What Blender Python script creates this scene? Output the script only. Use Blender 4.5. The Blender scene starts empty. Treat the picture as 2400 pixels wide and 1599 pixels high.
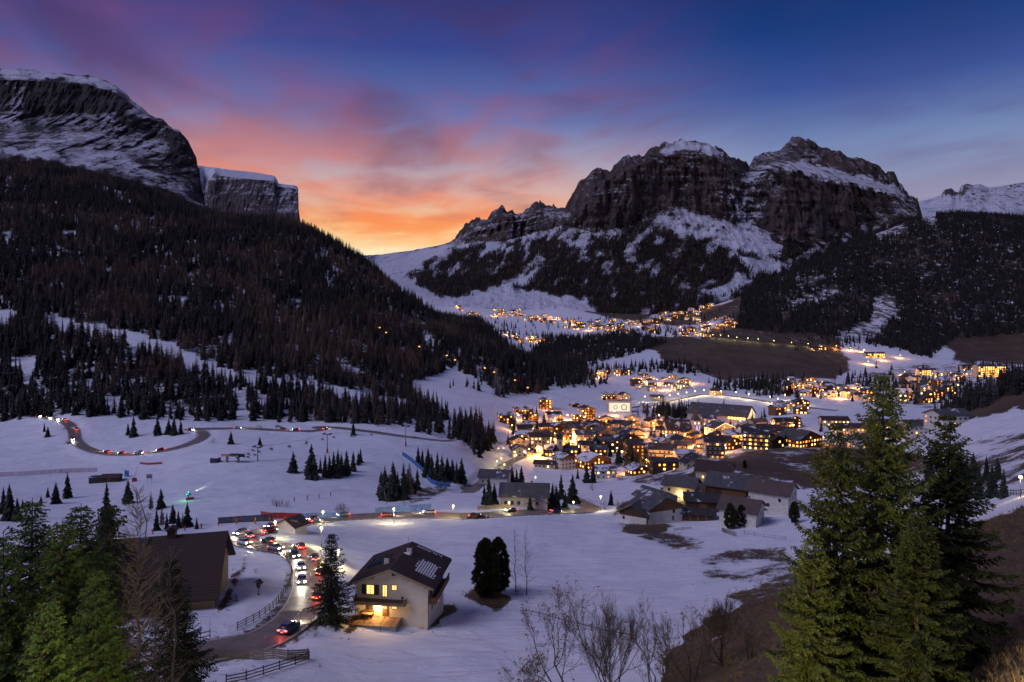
import bpy, math, random
import numpy as np
from mathutils import Vector, Matrix

rng = np.random.default_rng(7)
random.seed(7)
SC = bpy.context.scene
COL = SC.collection
R = math.radians

# ------------------------------------------------------------------ camera
CAMZ = 120.0            # camera height above the valley floor
HOR, FOC, CX = 735.0, 1600.0, 1200.0   # horizon row, focal length in photo pixels, centre column
cam = bpy.data.cameras.new("camera")
cam.lens, cam.sensor_width = 24.0, 36.0
cam.shift_y = -(799.5 - HOR) / 2400.0
cam.clip_start, cam.clip_end = 0.5, 30000.0
camo = bpy.data.objects.new("camera", cam)
camo.location = (0, 0, CAMZ)
camo.rotation_euler = (R(90), 0, 0)
COL.objects.link(camo)
SC.camera = camo

SC.view_settings.view_transform = 'Standard'
SC.view_settings.look = 'None'
SC.view_settings.exposure = 0.0
SC.view_settings.gamma = 1.0
SC.view_settings.use_curve_mapping = False
SC.render.engine = 'CYCLES'
cy = SC.cycles
cy.use_denoising = True
cy.max_bounces = 5
cy.diffuse_bounces = 2
cy.glossy_bounces = 2
cy.transmission_bounces = 4
cy.transparent_max_bounces = 6
cy.volume_bounces = 2
cy.caustics_reflective = False
cy.caustics_refractive = False
cy.sample_clamp_indirect = 3.0
cy.use_light_tree = True
cy.use_adaptive_sampling = True
cy.adaptive_threshold = 0.03
cy.adaptive_min_samples = 16

# ------------------------------------------------------------------ node helper
class NT:
    def __init__(s, tree):
        s.t = tree
        s.n, s.l = tree.nodes, tree.links
    def node(s, typ, **kw):
        n = s.n.new(typ)
        for k, v in kw.items():
            if k == 'inp':
                for kk, vv in v.items():
                    s.put(n.inputs[kk], vv)
            else:
                setattr(n, k, v)
        return n
    def put(s, sock, v):
        if isinstance(v, bpy.types.NodeSocket):
            s.l.new(v, sock)
        else:
            sock.default_value = v
    def math(s, op, a, b=0.0, c=0.0, clamp=False):
        n = s.n.new('ShaderNodeMath'); n.operation = op; n.use_clamp = clamp
        s.put(n.inputs[0], a); s.put(n.inputs[1], b); s.put(n.inputs[2], c)
        return n.outputs[0]
    def vmath(s, op, a, b=(0, 0, 0)):
        n = s.n.new('ShaderNodeVectorMath'); n.operation = op
        s.put(n.inputs[0], a); s.put(n.inputs[1], b)
        return n.outputs['Value'] if op in ('DOT_PRODUCT', 'LENGTH') else n.outputs[0]
    def sep(s, v):
        n = s.n.new('ShaderNodeSeparateXYZ'); s.put(n.inputs[0], v); return n.outputs
    def comb(s, x, y, z):
        n = s.n.new('ShaderNodeCombineXYZ')
        s.put(n.inputs[0], x); s.put(n.inputs[1], y); s.put(n.inputs[2], z)
        return n.outputs[0]
    def noise(s, vec, scale, detail=4.0, rough=0.5, dist=0.0):
        n = s.n.new('ShaderNodeTexNoise')
        s.put(n.inputs['Vector'], vec); n.inputs['Scale'].default_value = scale
        n.inputs['Detail'].default_value = detail; n.inputs['Roughness'].default_value = rough
        n.inputs['Distortion'].default_value = dist
        return n.outputs['Fac']
    def ss(s, x, a, b, lo=0.0, hi=1.0):
        n = s.n.new('ShaderNodeMapRange'); n.interpolation_type = 'SMOOTHSTEP'
        s.put(n.inputs[0], x); s.put(n.inputs[1], a); s.put(n.inputs[2], b)
        s.put(n.inputs[3], lo); s.put(n.inputs[4], hi)
        return n.outputs[0]
    def ramp(s, x, stops):
        n = s.n.new('ShaderNodeValToRGB'); cr = n.color_ramp
        while len(cr.elements) > 1: cr.elements.remove(cr.elements[-1])
        cr.elements[0].position = stops[0][0]; cr.elements[0].color = (*stops[0][1], 1)
        for p, c in stops[1:]:
            e = cr.elements.new(p); e.color = (*c, 1)
        s.put(n.inputs[0], x)
        return n.outputs[0]
    def mix(s, f, a, b):
        n = s.n.new('ShaderNodeMix'); n.data_type = 'RGBA'
        s.put(n.inputs[0], f)
        for sock, v in ((n.inputs[6], a), (n.inputs[7], b)):
            if not isinstance(v, bpy.types.NodeSocket) and len(v) == 3: v = (*v, 1)
            s.put(sock, v)
        return n.outputs[2]

# ------------------------------------------------------------------ dusk sky
SUN_AZ = R(-10.6)       # where the sun went down, seen from the camera (negative: left of straight ahead)
W = bpy.data.worlds.new("World"); SC.world = W; W.use_nodes = True
wt = NT(W.node_tree); wt.n.clear()
tc = wt.node('ShaderNodeTexCoord').outputs['Generated']
d = wt.vmath('NORMALIZE', tc)
dx, dy, dz = wt.sep(d)
sx, sy = math.sin(SUN_AZ), math.cos(SUN_AZ)
fwd = wt.math('ADD', wt.math('MULTIPLY', dx, sx), wt.math('MULTIPLY', dy, sy))
side = wt.math('SUBTRACT', wt.math('MULTIPLY', dx, sy), wt.math('MULTIPLY', dy, sx))
hor = wt.math('SQRT', wt.math('ADD', wt.math('MULTIPLY', dx, dx), wt.math('MULTIPLY', dy, dy)))
caz = wt.math('DIVIDE', fwd, wt.math('MAXIMUM', hor, 0.001))
zz = wt.math('MAXIMUM', dz, 0.0)
el = wt.math('SQRT', zz)        # spread the low elevations out along the ramp
def st(l): return [(math.sqrt(a), c) for a, c in l]
warm_sky = wt.ramp(el, st([(0.0, (1.0, .88, .6)), (.086, (1.0, .86, .56)), (.102, (1.0, .76, .40)), (.128, (1.0, .57, .25)), (.168, (.74, .45, .38)),
                        (.21, (.42, .37, .47)), (.27, (.13, .19, .45)), (.36, (.04, .065, .27)), (.48, (.018, .03, .15)), (1, (.02, .035, .13))]))
cool_sky = wt.ramp(el, st([(0.0, (.4, .33, .42)), (.1, (.33, .31, .44)), (.16, (.29, .34, .50)), (.22, (.18, .25, .46)),
                        (.29, (.045, .095, .33)), (.36, (.008, .045, .2)), (.44, (.003, .02, .11)), (.5, (.002, .012, .07)), (1, (.015, .03, .12))]))
warm = wt.ss(caz, .84, .985)
base = wt.mix(warm, cool_sky, warm_sky)
# cirrus on a plane overhead, drawn out towards the sunset
den = wt.math('ADD', zz, 0.035)
pu = wt.math('DIVIDE', side, den); pv = wt.math('DIVIDE', fwd, den)
cp = wt.comb(wt.math('ADD', wt.math('MULTIPLY', pu, .75), wt.math('MULTIPLY', pv, .08)), wt.math('MULTIPLY', pv, .40), 3.7)
big = wt.noise(cp, 0.75, 3.0, .5, .35)
fine = wt.noise(wt.comb(wt.math('MULTIPLY', pu, .95), wt.math('MULTIPLY', pv, .85), 9.1), 1.2, 3.0, .5, .7)
wisp = wt.noise(wt.comb(wt.math('ADD', wt.math('MULTIPLY', pu, 1.9), wt.math('MULTIPLY', pv, .3)), wt.math('MULTIPLY', pv, .9), 5.3), 1.5, 3.5, .5, .9)
cov = wt.math('ADD', wt.math('ADD', wt.math('MULTIPLY', big, .50), wt.math('MULTIPLY', fine, .30)), wt.math('MULTIPLY', wisp, .20))
cov = wt.ss(cov, .39, .58)
caz2 = wt.math('DIVIDE', wt.math('ADD', wt.math('MULTIPLY', dx, math.sin(R(-18))), wt.math('MULTIPLY', dy, math.cos(R(-18)))), wt.math('MAXIMUM', hor, 0.001))
warm2 = wt.ss(caz2, .76, .955)
warm_cl = wt.ramp(el, st([(0.0, (1.0, .4, .1)), (.1, (1.0, .30, .07)), (.135, (.95, .26, .09)), (.18, (.80, .26, .17)), (.24, (.46, .18, .22)),
                       (.31, (.19, .09, .25)), (.42, (.085, .045, .17)), (1, (.04, .03, .1))]))
cool_cl = wt.ramp(el, st([(0.0, (.46, .22, .28)), (.1, (.4, .22, .3)), (.16, (.27, .2, .33)), (.24, (.09, .1, .3)), (.33, (.025, .045, .2)), (1, (.02, .03, .12))]))
cl = wt.mix(warm2, cool_cl, warm_cl)
shade = wt.ss(wt.noise(wt.comb(wt.math('ADD', wt.math('MULTIPLY', pu, .95), wt.math('MULTIPLY', pv, -.10)), wt.math('MULTIPLY', pv, .55), 14.2), 1.1, 3.0, .5, .7), .44, .68)
cl = wt.mix(wt.math('MULTIPLY', shade, .62), cl, wt.mix(warm2, wt.ramp(el, st([(0.0, (.26, .2, .3)), (.2, (.13, .14, .28)), (.4, (.01, .02, .1))])), wt.ramp(el, st([(0.0, (.5, .24, .2)), (.13, (.36, .17, .18)), (.2, (.2, .11, .19)), (.3, (.055, .035, .12)), (.45, (.03, .02, .09))]))))
cov = wt.math('MULTIPLY', cov, wt.ss(zz, .085, .13, .2, 1.0))
amt = wt.math('MULTIPLY', cov, wt.math('ADD', wt.math('MULTIPLY', warm2, .4), .5))
skyc = wt.mix(amt, base, cl)
wb = wt.node('ShaderNodeBackground', inp={0: skyc, 1: 1.0})
wo = wt.node('ShaderNodeOutputWorld'); wt.l.new(wb.outputs[0], wo.inputs[0])

# one very soft, weak sun: the afterglow high above, no hard shadows
sl = bpy.data.lights.new("dusk_sun", 'SUN')
sl.energy, sl.color, sl.angle = 1.45, (.74, .70, 1.0), R(36)
so = bpy.data.objects.new("dusk_sun", sl); COL.objects.link(so)
so.rotation_euler = Vector((.70, .38, -.78)).to_track_quat('-Z', 'Y').to_euler()

# ------------------------------------------------------------------ numpy noise
_perm = np.random.default_rng(3).permutation(256)
_grad = np.random.default_rng(4).normal(size=(256, 3)); _grad /= np.linalg.norm(_grad, axis=1)[:, None]
def noise3(x, y, z):
    x, y, z = np.broadcast_arrays(np.asarray(x, float), np.asarray(y, float), np.asarray(z, float))
    xi, yi, zi = np.floor(x).astype(int), np.floor(y).astype(int), np.floor(z).astype(int)
    xf, yf, zf = x - xi, y - yi, z - zi
    u, v, w = [t * t * t * (t * (t * 6 - 15) + 10) for t in (xf, yf, zf)]
    out = 0
    for i in (0, 1):
        for j in (0, 1):
            for k in (0, 1):
                h = _perm[(_perm[(_perm[(xi + i) & 255] + yi + j) & 255] + zi + k) & 255]
                g = _grad[h]
                out = out + (u if i else 1 - u) * (v if j else 1 - v) * (w if k else 1 - w) * (
                    g[..., 0] * (xf - i) + g[..., 1] * (yf - j) + g[..., 2] * (zf - k))
    return out * 1.6
def fbm(x, y, z, octv=4, gain=.5, ridged=False):
    a, s, o = 1.0, 0.0, 0.0
    for i in range(octv):
        n = noise3(x * 2 ** i, y * 2 ** i, z * 2 ** i + i * 7.3)
        if ridged: n = 1 - 2 * np.abs(n)
        s = s + a * n; o += a; a *= gain
    return s / o
def inside(poly, x, y):
    poly = np.asarray(poly, float)
    c = np.zeros(np.shape(x), bool)
    for i in range(len(poly)):
        x0, y0 = poly[i - 1]; x1, y1 = poly[i]
        if y0 == y1: continue
        t = (y > min(y0, y1)) & (y <= max(y0, y1))
        c ^= t & (x < (y - y0) / (y1 - y0) * (x1 - x0) + x0)
    return c
def P(px, py, Y):
    """photo pixel at distance Y -> world point"""
    return np.array([(px - CX) / FOC * Y, Y, CAMZ - (py - HOR) / FOC * Y])
def mesh_grid(name, co, mask_attrs=None, smooth=True):
    """co: rows x cols x 3 -> mesh"""
    r, c, _ = co.shape
    me = bpy.data.meshes.new(name)
    idx = np.arange(r * c).reshape(r, c)
    q = np.stack([idx[:-1, :-1], idx[:-1, 1:], idx[1:, 1:], idx[1:, :-1]], -1).reshape(-1, 4)
    me.vertices.add(r * c); me.vertices.foreach_set('co', co.reshape(-1).astype(np.float32))
    me.loops.add(q.size); me.loops.foreach_set('vertex_index', q.reshape(-1).astype(np.int32))
    me.polygons.add(len(q))
    me.polygons.foreach_set('loop_start', np.arange(0, q.size, 4, dtype=np.int32))
    me.polygons.foreach_set('loop_total', np.full(len(q), 4, np.int32))
    me.polygons.foreach_set('use_smooth', np.full(len(q), smooth))
    me.update(calc_edges=True)
    for k, v in (mask_attrs or {}).items():
        a = me.attributes.new(k, 'FLOAT', 'POINT'); a.data.foreach_set('value', v.reshape(-1).astype(np.float32))
    return me
def link(name, me, parent=None, **props):
    o = bpy.data.objects.new(name, me); COL.objects.link(o)
    if parent is not None: o.parent = parent
    for k, v in props.items(): o[k] = v
    return o

# ------------------------------------------------------------------ ground: one sheet from the camera's hillside to the far village
# control points: photo column, height relative to the camera (m) or photo row, distance (m)
CP = []
def cz(Y, *pz):
    for px, z in pz: CP.append((px, HOR - z / Y * FOC, Y))
def cr_(*pts):
    for px, py, Y in pts: CP.append((px, py, Y))
cz(8, (-1400, -5), (200, -6), (1200, -6), (2200, -5), (3800, -3.5))
cz(20, (-1400, -11), (0, -15), (900, -16), (1600, -15), (2400, -11), (3800, -5))
cz(40, (-1400, -21), (0, -28), (600, -29.5), (1200, -29.5), (1700, -26.5), (2080, -23.5), (2400, -19), (3800, -6))
cz(65, (-1400, -33), (0, -40), (600, -41), (1200, -40), (1600, -36.5), (1830, -31.5), (2100, -27), (2400, -22), (3800, -6))
cz(90, (-1400, -40), (0, -47), (450, -46), (900, -48), (1300, -47), (1600, -44), (1830, -39), (2100, -33), (2400, -26), (3800, -2))
cz(118, (-1400, -45), (0, -52), (500, -51), (700, -50.6), (930, -52.5), (1200, -53.5), (1500, -53), (1750, -50), (2000, -45), (2400, -33), (3800, 8))
cz(145, (600, -55), (720, -55), (850, -56.5), (300, -56))
cz(170, (-1400, -55), (0, -62), (300, -60), (560, -58.5), (800, -60.5), (1100, -63), (1400, -64), (1700, -63), (2000, -58), (2400, -42), (3800, 15))
cz(200, (300, -65), (560, -61.5), (700, -62.5), (800, -64.5), (1000, -67), (1300, -68.5))
cz(235, (-1400, -68), (0, -75), (300, -76), (500, -76), (700, -71), (900, -71.5), (1200, -70.5), (1400, -73), (1600, -73.5), (1800, -71), (2000, -66), (2400, -47), (3800, 20))
cz(255, (1200, -73), (1400, -75.5), (1550, -75.5), (1700, -74.5), (1850, -73))
cz(290, (-400, -80), (0, -80.5), (300, -81), (450, -80), (700, -80), (900, -80), (1050, -78), (1200, -79), (1400, -82), (1700, -79), (2000, -72), (2400, -49))
cr_((600, 1085, 360), (330, 1080, 390), (0, 1090, 380), (-700, 1040, 400), (750, 1090, 370), (900, 1110, 370), (1010, 1150, 365), (1130, 1130, 400),
    (180, 1062, 410), (150, 1000, 450), (60, 977, 485), (300, 985, 475), (470, 1015, 440), (600, 1004, 470), (750, 1013, 460), (1000, 1025, 470), (1100, 1065, 470),
    (1700, 1090, 380), (1850, 1050, 460), (1900, 1110, 350), (2100, 1110, 330), (2300, 1010, 330), (2400, 965, 350), (2900, 850, 370),
    (2400, 905, 420), (2250, 975, 420), (2100, 1050, 450), (1950, 1040, 520))
cr_((1150, 1100, 470), (1400, 1112, 490), (1550, 1100, 480), (1300, 1042, 600), (1200, 985, 700), (1500, 1012, 660), (1650, 1002, 690), (1650, 950, 850),
    (1850, 1003, 640), (2100, 985, 650), (2300, 955, 700), (2700, 850, 700),
    (1000, 905, 760), (1100, 960, 680), (1000, 982, 600), (1060, 862, 900), (1250, 902, 950), (1350, 942, 850), (1300, 872, 1100),
    (1500, 930, 950), (1700, 910, 1000), (1450, 900, 1100), (1500, 860, 1250), (1450, 802, 1600), (1400, 842, 1350), (1700, 880, 1200),
    (1700, 800, 1500), (1600, 787, 1650), (1900, 872, 1250), (1950, 905, 1050), (2050, 885, 1250), (2200, 890, 1150), (2200, 868, 1350), (2300, 852, 1500),
    (1800, 772, 1750), (1950, 812, 1600), (2100, 842, 1500), (2350, 792, 1800), (2350, 832, 1600), (2900, 790, 1500), (2900, 850, 1000), (2250, 910, 950))
cr_((1250, 772, 2000), (1180, 742, 2250), (1100, 722, 2400), (1400, 762, 2100), (1550, 742, 2250), (1650, 722, 2400), (1330, 722, 2450), (1250, 802, 1750),
    (1300, 832, 1550), (1150, 782, 1700), (1750, 735, 2000), (1700, 750, 1950))
# forested spur on the left
cr_((0, 905, 560), (300, 905, 560), (600, 925, 570), (850, 945, 590), (-700, 880, 560), (0, 770, 700), (300, 795, 690), (600, 865, 670), (900, 915, 700),
    (-700, 720, 720), (0, 610, 950), (300, 650, 950), (600, 690, 950), (800, 765, 930), (960, 850, 880), (0, 490, 1250), (300, 535, 1250), (600, 580, 1250), (800, 670, 1180), (940, 760, 1100),
    (-700, 540, 1000), (-700, 420, 1500), (0, 395, 1600), (136, 408, 1600), (340, 452, 1640), (500, 515, 1640), (690, 528, 1500), (780, 575, 1430), (870, 630, 1340), (960, 715, 1210),
    (1100, 805, 1060), (1200, 855, 985), (1280, 900, 935), (1150, 870, 930))
cr_((-700, 440, 2000), (0, 430, 2000), (340, 480, 2000), (500, 545, 1900), (700, 600, 2000), (870, 700, 1800), (960, 770, 1600), (1080, 810, 1450), (1200, 845, 1250))
# forested hill on the right
cr_((1746, 704, 2150), (1850, 648, 2280), (1940, 600, 2400), (2035, 555, 2500), (2120, 520, 2560), (2220, 506, 2600), (2300, 506, 2600), (2400, 510, 2600), (2900, 500, 2600),
    (1900, 725, 1950), (2100, 712, 2000), (2100, 610, 2300), (2300, 700, 2000), (2300, 610, 2300), (2400, 755, 1850), (2900, 700, 1850))
cr_((900, 720, 2900), (1400, 735, 2900), (1700, 740, 2900), (1850, 720, 2900), (2000, 650, 2950), (2120, 600, 3000), (2400, 570, 3000), (2900, 560, 3000),
    (0, 470, 2900), (500, 600, 2900), (-1400, 450, 2900), (-1400, 560, 1200), (-1400, 850, 600), (3800, 560, 2900), (3800, 760, 1200), (3800, 750, 600), (3800, 700, 350))
CP = np.array(CP)
KL = 1.7
def tc_(px, Y): return np.stack([np.asarray(px) / 480.0, np.log(Y) * KL], -1)
def zs(Y): return np.ones_like(np.asarray(Y, float))
cpx = tc_(CP[:, 0], CP[:, 2])
def tps(r2): return r2 * np.log(np.maximum(r2, 1e-12)) * .5
nC = len(CP)
D2 = ((cpx[:, None] - cpx[None]) ** 2).sum(-1)
Amat = np.zeros((nC + 3, nC + 3))
Amat[:nC, :nC] = tps(D2) + np.eye(nC) * .004
Amat[:nC, nC] = 1; Amat[:nC, nC + 1:] = cpx; Amat[nC:, :nC] = Amat[:nC, nC:].T
sol = np.linalg.solve(Amat, np.concatenate([CP[:, 1], [0, 0, 0]]))
pxs = np.concatenate([np.arange(-1400, -100, 25), np.arange(-100, 2500, 4.4), np.arange(2500, 3800, 25)])
Ys = np.exp(np.linspace(math.log(8), math.log(3000), 600))
GP, GY = np.meshgrid(pxs, Ys)
def tps_eval(px, Y):
    q = tc_(px, Y).reshape(-1, 2)
    out = np.empty(len(q))
    for i in range(0, len(q), 20000):
        s = q[i:i + 20000]
        r2 = ((s[:, None] - cpx[None]) ** 2).sum(-1)
        out[i:i + 20000] = tps(r2) @ sol[:nC] + sol[nC] + s @ sol[nC + 1:]
    return out.reshape(np.shape(px))
# evaluate coarse, refine by bicubic-free linear upsampling (the surface is smooth)
cpxs = np.linspace(pxs[0], pxs[-1], 330); clY = np.linspace(math.log(8), math.log(3000), 200)
cg = tps_eval(*[a for a in (np.meshgrid(cpxs, clY)[0], np.exp(np.meshgrid(cpxs, clY)[1]))])
def upsample(g, xs, ys, xq, yq):
    def cub(t): # Catmull-Rom weights
        return [-.5 * t + t * t - .5 * t ** 3, 1 - 2.5 * t * t + 1.5 * t ** 3, .5 * t + 2 * t * t - 1.5 * t ** 3, -.5 * t * t + .5 * t ** 3]
    def along(g, xs, xq):
        f = (xq - xs[0]) / (xs[1] - xs[0]); i = np.clip(np.floor(f).astype(int), 0, len(xs) - 2); t = np.clip(f - i, 0, 1)
        w = cub(t); o = 0
        for k in range(4): o = o + w[k] * g[..., np.clip(i + k - 1, 0, len(xs) - 1)]
        return o
    return along(along(g, xs, xq).T, ys, yq).T
GR = upsample(cg, cpxs, clY, pxs, np.log(Ys))      # photo row of the ground
GX = (GP - CX) / FOC * GY
GZ = CAMZ - (GR - HOR) / FOC * GY

# masks drawn on the ground by what grows there (photo px polygons)
def poly_soft(poly, soft=0, ymin=0, ymax=1e9):
    return inside(poly, GP, GR) & (GY >= ymin) & (GY <= ymax)
FORL = [(-1400, 300), (-1400, 985), (0, 985), (300, 985), (420, 985), (640, 985), (900, 1000), (1060, 990), (960, 905), (1040, 870), (1180, 925), (1235, 930), (1300, 905), (1290, 880), (1200, 820), (1000, 640), (870, 560), (600, 440), (0, 300)]
forest_l = poly_soft(FORL, ymin=480, ymax=2100) | ((GY > 900) & (GY < 1900) & (GP < 960) & (GP > -1400) & (GR < 830))
# ski run cut through the wood
RUN = [(100, 735), (180, 760), (330, 790), (460, 845), (560, 880), (760, 905), (960, 935), (960, 958), (800, 930), (600, 905), (470, 880), (340, 835), (210, 800), (100, 785)]
run_m = poly_soft(RUN, ymin=480, ymax=1000)
CLEAR = [[(-40, 730), (40, 730), (45, 760), (0, 790), (-40, 790)], [(235, 925), (290, 915), (295, 950), (250, 960)], [(545, 915), (575, 915), (580, 980), (560, 985)], [(605, 925), (650, 935), (640, 955), (600, 945)],
         [(10, 850), (90, 835), (80, 900), (40, 880)], [(1035, 865), (1060, 858), (1180, 925), (1130, 925), (1060, 885)], [(330, 935), (390, 940), (380, 960), (340, 955)]]
clear_m = np.zeros(GP.shape, bool)
for c in CLEAR: clear_m |= poly_soft(c, ymin=480, ymax=1100)
FORR = [(1725, 770), (1740, 690), (1850, 610), (1940, 560), (2120, 470), (2900, 430), (2900, 800), (2420, 800), (2240, 790), (2180, 840), (2080, 815), (1960, 790), (1850, 780)]
forest_r = poly_soft(FORR, ymin=1500, ymax=3000)
CLR = [[(1840, 712), (1960, 672), (1965, 690), (1860, 722)], [(1860, 672), (1930, 645), (1930, 655), (1880, 680)], [(2040, 548), (2120, 525), (2125, 545), (2060, 562)],
       [(2050, 700), (2090, 690), (2110, 730), (2060, 780), (2020, 800), (1990, 790), (2040, 750)], [(1935, 800), (1990, 775), (2050, 745), (2075, 740), (2060, 790), (1990, 815)], [(2250, 795), (2400, 780), (2420, 850), (2230, 845)],
       [(1830, 735), (1850, 735), (1850, 755), (1830, 755)], [(2150, 490), (2200, 490), (2190, 530), (2160, 520)]]
clr_m = np.zeros(GP.shape, bool)
for c in CLR: clr_m |= poly_soft(c, ymin=1500, ymax=2900)
VAL = [[(1275, 795), (1480, 785), (1560, 805), (1490, 830), (1400, 850), (1370, 870), (1260, 870), (1240, 830)], [(1250, 870), (1330, 865), (1420, 880), (1330, 905), (1280, 890)]]
val_m = np.zeros(GP.shape, bool)
for c in VAL: val_m |= poly_soft(c, ymin=900, ymax=1900)

bare = np.zeros(GP.shape)       # 0 snow ... 1 bare grass / soil
litter = np.zeros(GP.shape)     # forest floor
WX_ = fbm(GP / 45, GR / 22, 41.0, 4, .6) * 34; WY_ = fbm(GP / 60, GR / 25, 43.0, 4, .6) * 12
def paint(poly, v, ymin=0, ymax=1e9):
    m = inside(poly, GP + WX_, GR + WY_) & (GY >= ymin) & (GY <= ymax); bare[m] = np.maximum(bare[m], v)
n1 = fbm(GX / 60, GY / 60, 1.0, 4)
bare[forest_l] = .58; bare[forest_r] = .76; bare[val_m] = .6
bare[run_m | clear_m] = .1
bare[clr_m] = .6
paint([(1545, 1700), (1560, 1532), (1632, 1458), (1734, 1423), (1826, 1397), (1900, 1380), (2000, 1330), (2200, 1270), (2400, 1185), (3800, 900), (3800, 2600), (1500, 2600)], .93, ymax=135)
paint([(1560, 1138), (1640, 1096), (1750, 1058), (1900, 1042), (2100, 1040), (2200, 1080), (2100, 1130), (1880, 1150), (1860, 1128), (1760, 1135), (1640, 1130)], .78, ymin=280, ymax=560)
paint([(1430, 1120), (1560, 1098), (1640, 1090), (1560, 1145), (1450, 1130)], .62, ymin=280, ymax=520)
paint([(1500, 800), (1560, 785), (1650, 790), (1900, 818), (1985, 870), (1960, 892), (1850, 885), (1700, 892), (1640, 872), (1560, 850), (1520, 820)], .93, ymin=1000, ymax=1900)
paint([(1640, 790), (1700, 745), (1760, 700), (1960, 790), (2000, 850), (1980, 880), (1900, 820)], .85, ymin=1200, ymax=2200)
paint([(1370, 725), (1440, 690), (1760, 690), (1745, 725), (1660, 760), (1600, 770), (1500, 760), (1400, 742)], .82, ymin=1900, ymax=3000)
paint([(1500, 742), (1560, 722), (1660, 700), (1720, 692), (1715, 715), (1600, 735), (1530, 750)], .0, ymin=1900)
sn = poly_soft([(1515, 748), (1570, 722), (1660, 698), (1715, 690), (1712, 708), (1600, 732)], ymin=1900); bare[sn] = .05
paint([(1185, 1075), (1215, 1000), (1330, 985), (1480, 990), (1640, 1010), (1800, 1005), (1960, 1020), (1950, 1055), (1700, 1085), (1560, 1112), (1380, 1100), (1290, 1095)], .56, ymin=430, ymax=720)
paint([(2150, 1040), (2300, 1022), (2430, 1008), (2430, 1130), (2330, 1150), (2150, 1190)], .58, ymin=95, ymax=330)
paint([(2230, 788), (2420, 775), (2800, 780), (2800, 850), (2230, 850)], .95, ymin=1400, ymax=2100)
paint([(2170, 1000), (2250, 960), (2400, 895), (2900, 800), (2900, 860), (2400, 960), (2260, 985)], .95, ymin=330, ymax=520)
paint([(1990, 880), (2130, 850), (2260, 850), (2420, 850), (2420, 960), (2100, 960), (1950, 920)], .55, ymin=700, ymax=1500)
paint([(1435, 1215), (1480, 1200), (1620, 1200), (1800, 1205), (1850, 1185), (1850, 1170), (1690, 1110), (1560, 1140), (1440, 1190)], .75, ymin=225, ymax=420)
paint([(1425, 1220), (1500, 1228), (1590, 1225), (1560, 1248), (1470, 1250)], .85, ymax=260)
paint([(1440, 1245), (1600, 1238), (1660, 1270), (1640, 1300), (1560, 1290)], .5, ymax=260)
paint([(1640, 1310), (1700, 1290), (1860, 1270), (1900, 1390), (1740, 1370), (1640, 1355)], .58, ymax=240)
paint([(1700, 1390), (1800, 1372), (1880, 1360), (1880, 1420), (1730, 1420)], .75, ymax=200)
paint([(1088, 1395), (1110, 1380), (1170, 1385), (1203, 1400), (1190, 1422), (1150, 1428), (1110, 1412)], .97, ymax=170)
paint([(1000, 1462), (1035, 1420), (1062, 1415), (1070, 1430), (1040, 1455), (1010, 1478), (960, 1475)], .85, ymax=150)
paint([(800, 1475), (830, 1448), (860, 1450), (830, 1490), (800, 1500)], .85, ymax=150)
paint([(380, 1560), (470, 1535), (480, 1555), (430, 1575), (390, 1599)], .8, ymax=110)
paint([(0, 1400), (300, 1400), (330, 1600), (420, 2200), (-1400, 2200), (-1400, 1400)], .6, ymax=120)
paint([(500, 1430), (530, 1380), (560, 1300), (590, 1290), (580, 1330), (545, 1400), (520, 1440)], .8, ymin=105, ymax=190)
paint([(1060, 1150), (1000, 1175), (1020, 1150), (1080, 1122), (1150, 1125), (1120, 1140)], .7, ymin=260, ymax=420)
paint([(930, 1165), (1000, 1130), (1060, 1120), (1060, 1150), (960, 1185)], .6, ymin=255, ymax=420)
paint([(140, 985), (170, 1010), (180, 1060), (140, 1040), (150, 1000)], .5, ymin=380, ymax=500)
bare += .30 * ((GY < 480) & (bare < .2)) * np.clip(fbm(GX / 38, GY / 38, 5.0, 4) * 1.7 - .12, 0, 1)
# soften the mask edges so that they break up in the material
def blur(m, n):
    for ax in (0, 1):
        k = np.cumsum(np.pad(m, [(n + 1, n) if a == ax else (0, 0) for a in (0, 1)], mode='edge'), axis=ax)
        m = (np.take(k, range(2 * n + 1, k.shape[ax]), ax) - np.take(k, range(0, k.shape[ax] - 2 * n - 1), ax)) / (2 * n + 1)
    return m
bare = blur(bare, 2)

# relief
hillm = blur((forest_l | forest_r).astype(float), 8)
GZ = GZ + (.55 * fbm(GX / 16, GY / 16, 0.0, 3) + .14 * fbm(GX / 5, GY / 4, 8.0, 3) * (GY < 260)) * np.clip(GY / 60, .3, 1.0) + np.clip((GY - 250) / 500, 0, 1) * 1.3 * fbm(GX / 70, GY / 70, 2.0, 3) + hillm * 9 * fbm(GX / 150, GY / 150, 3.0, 4)
GZ = GZ + .12 * fbm(GX / 3.5, GY / 3.5, 6.0, 3) * (GY < 200) * (bare > .3)

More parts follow.
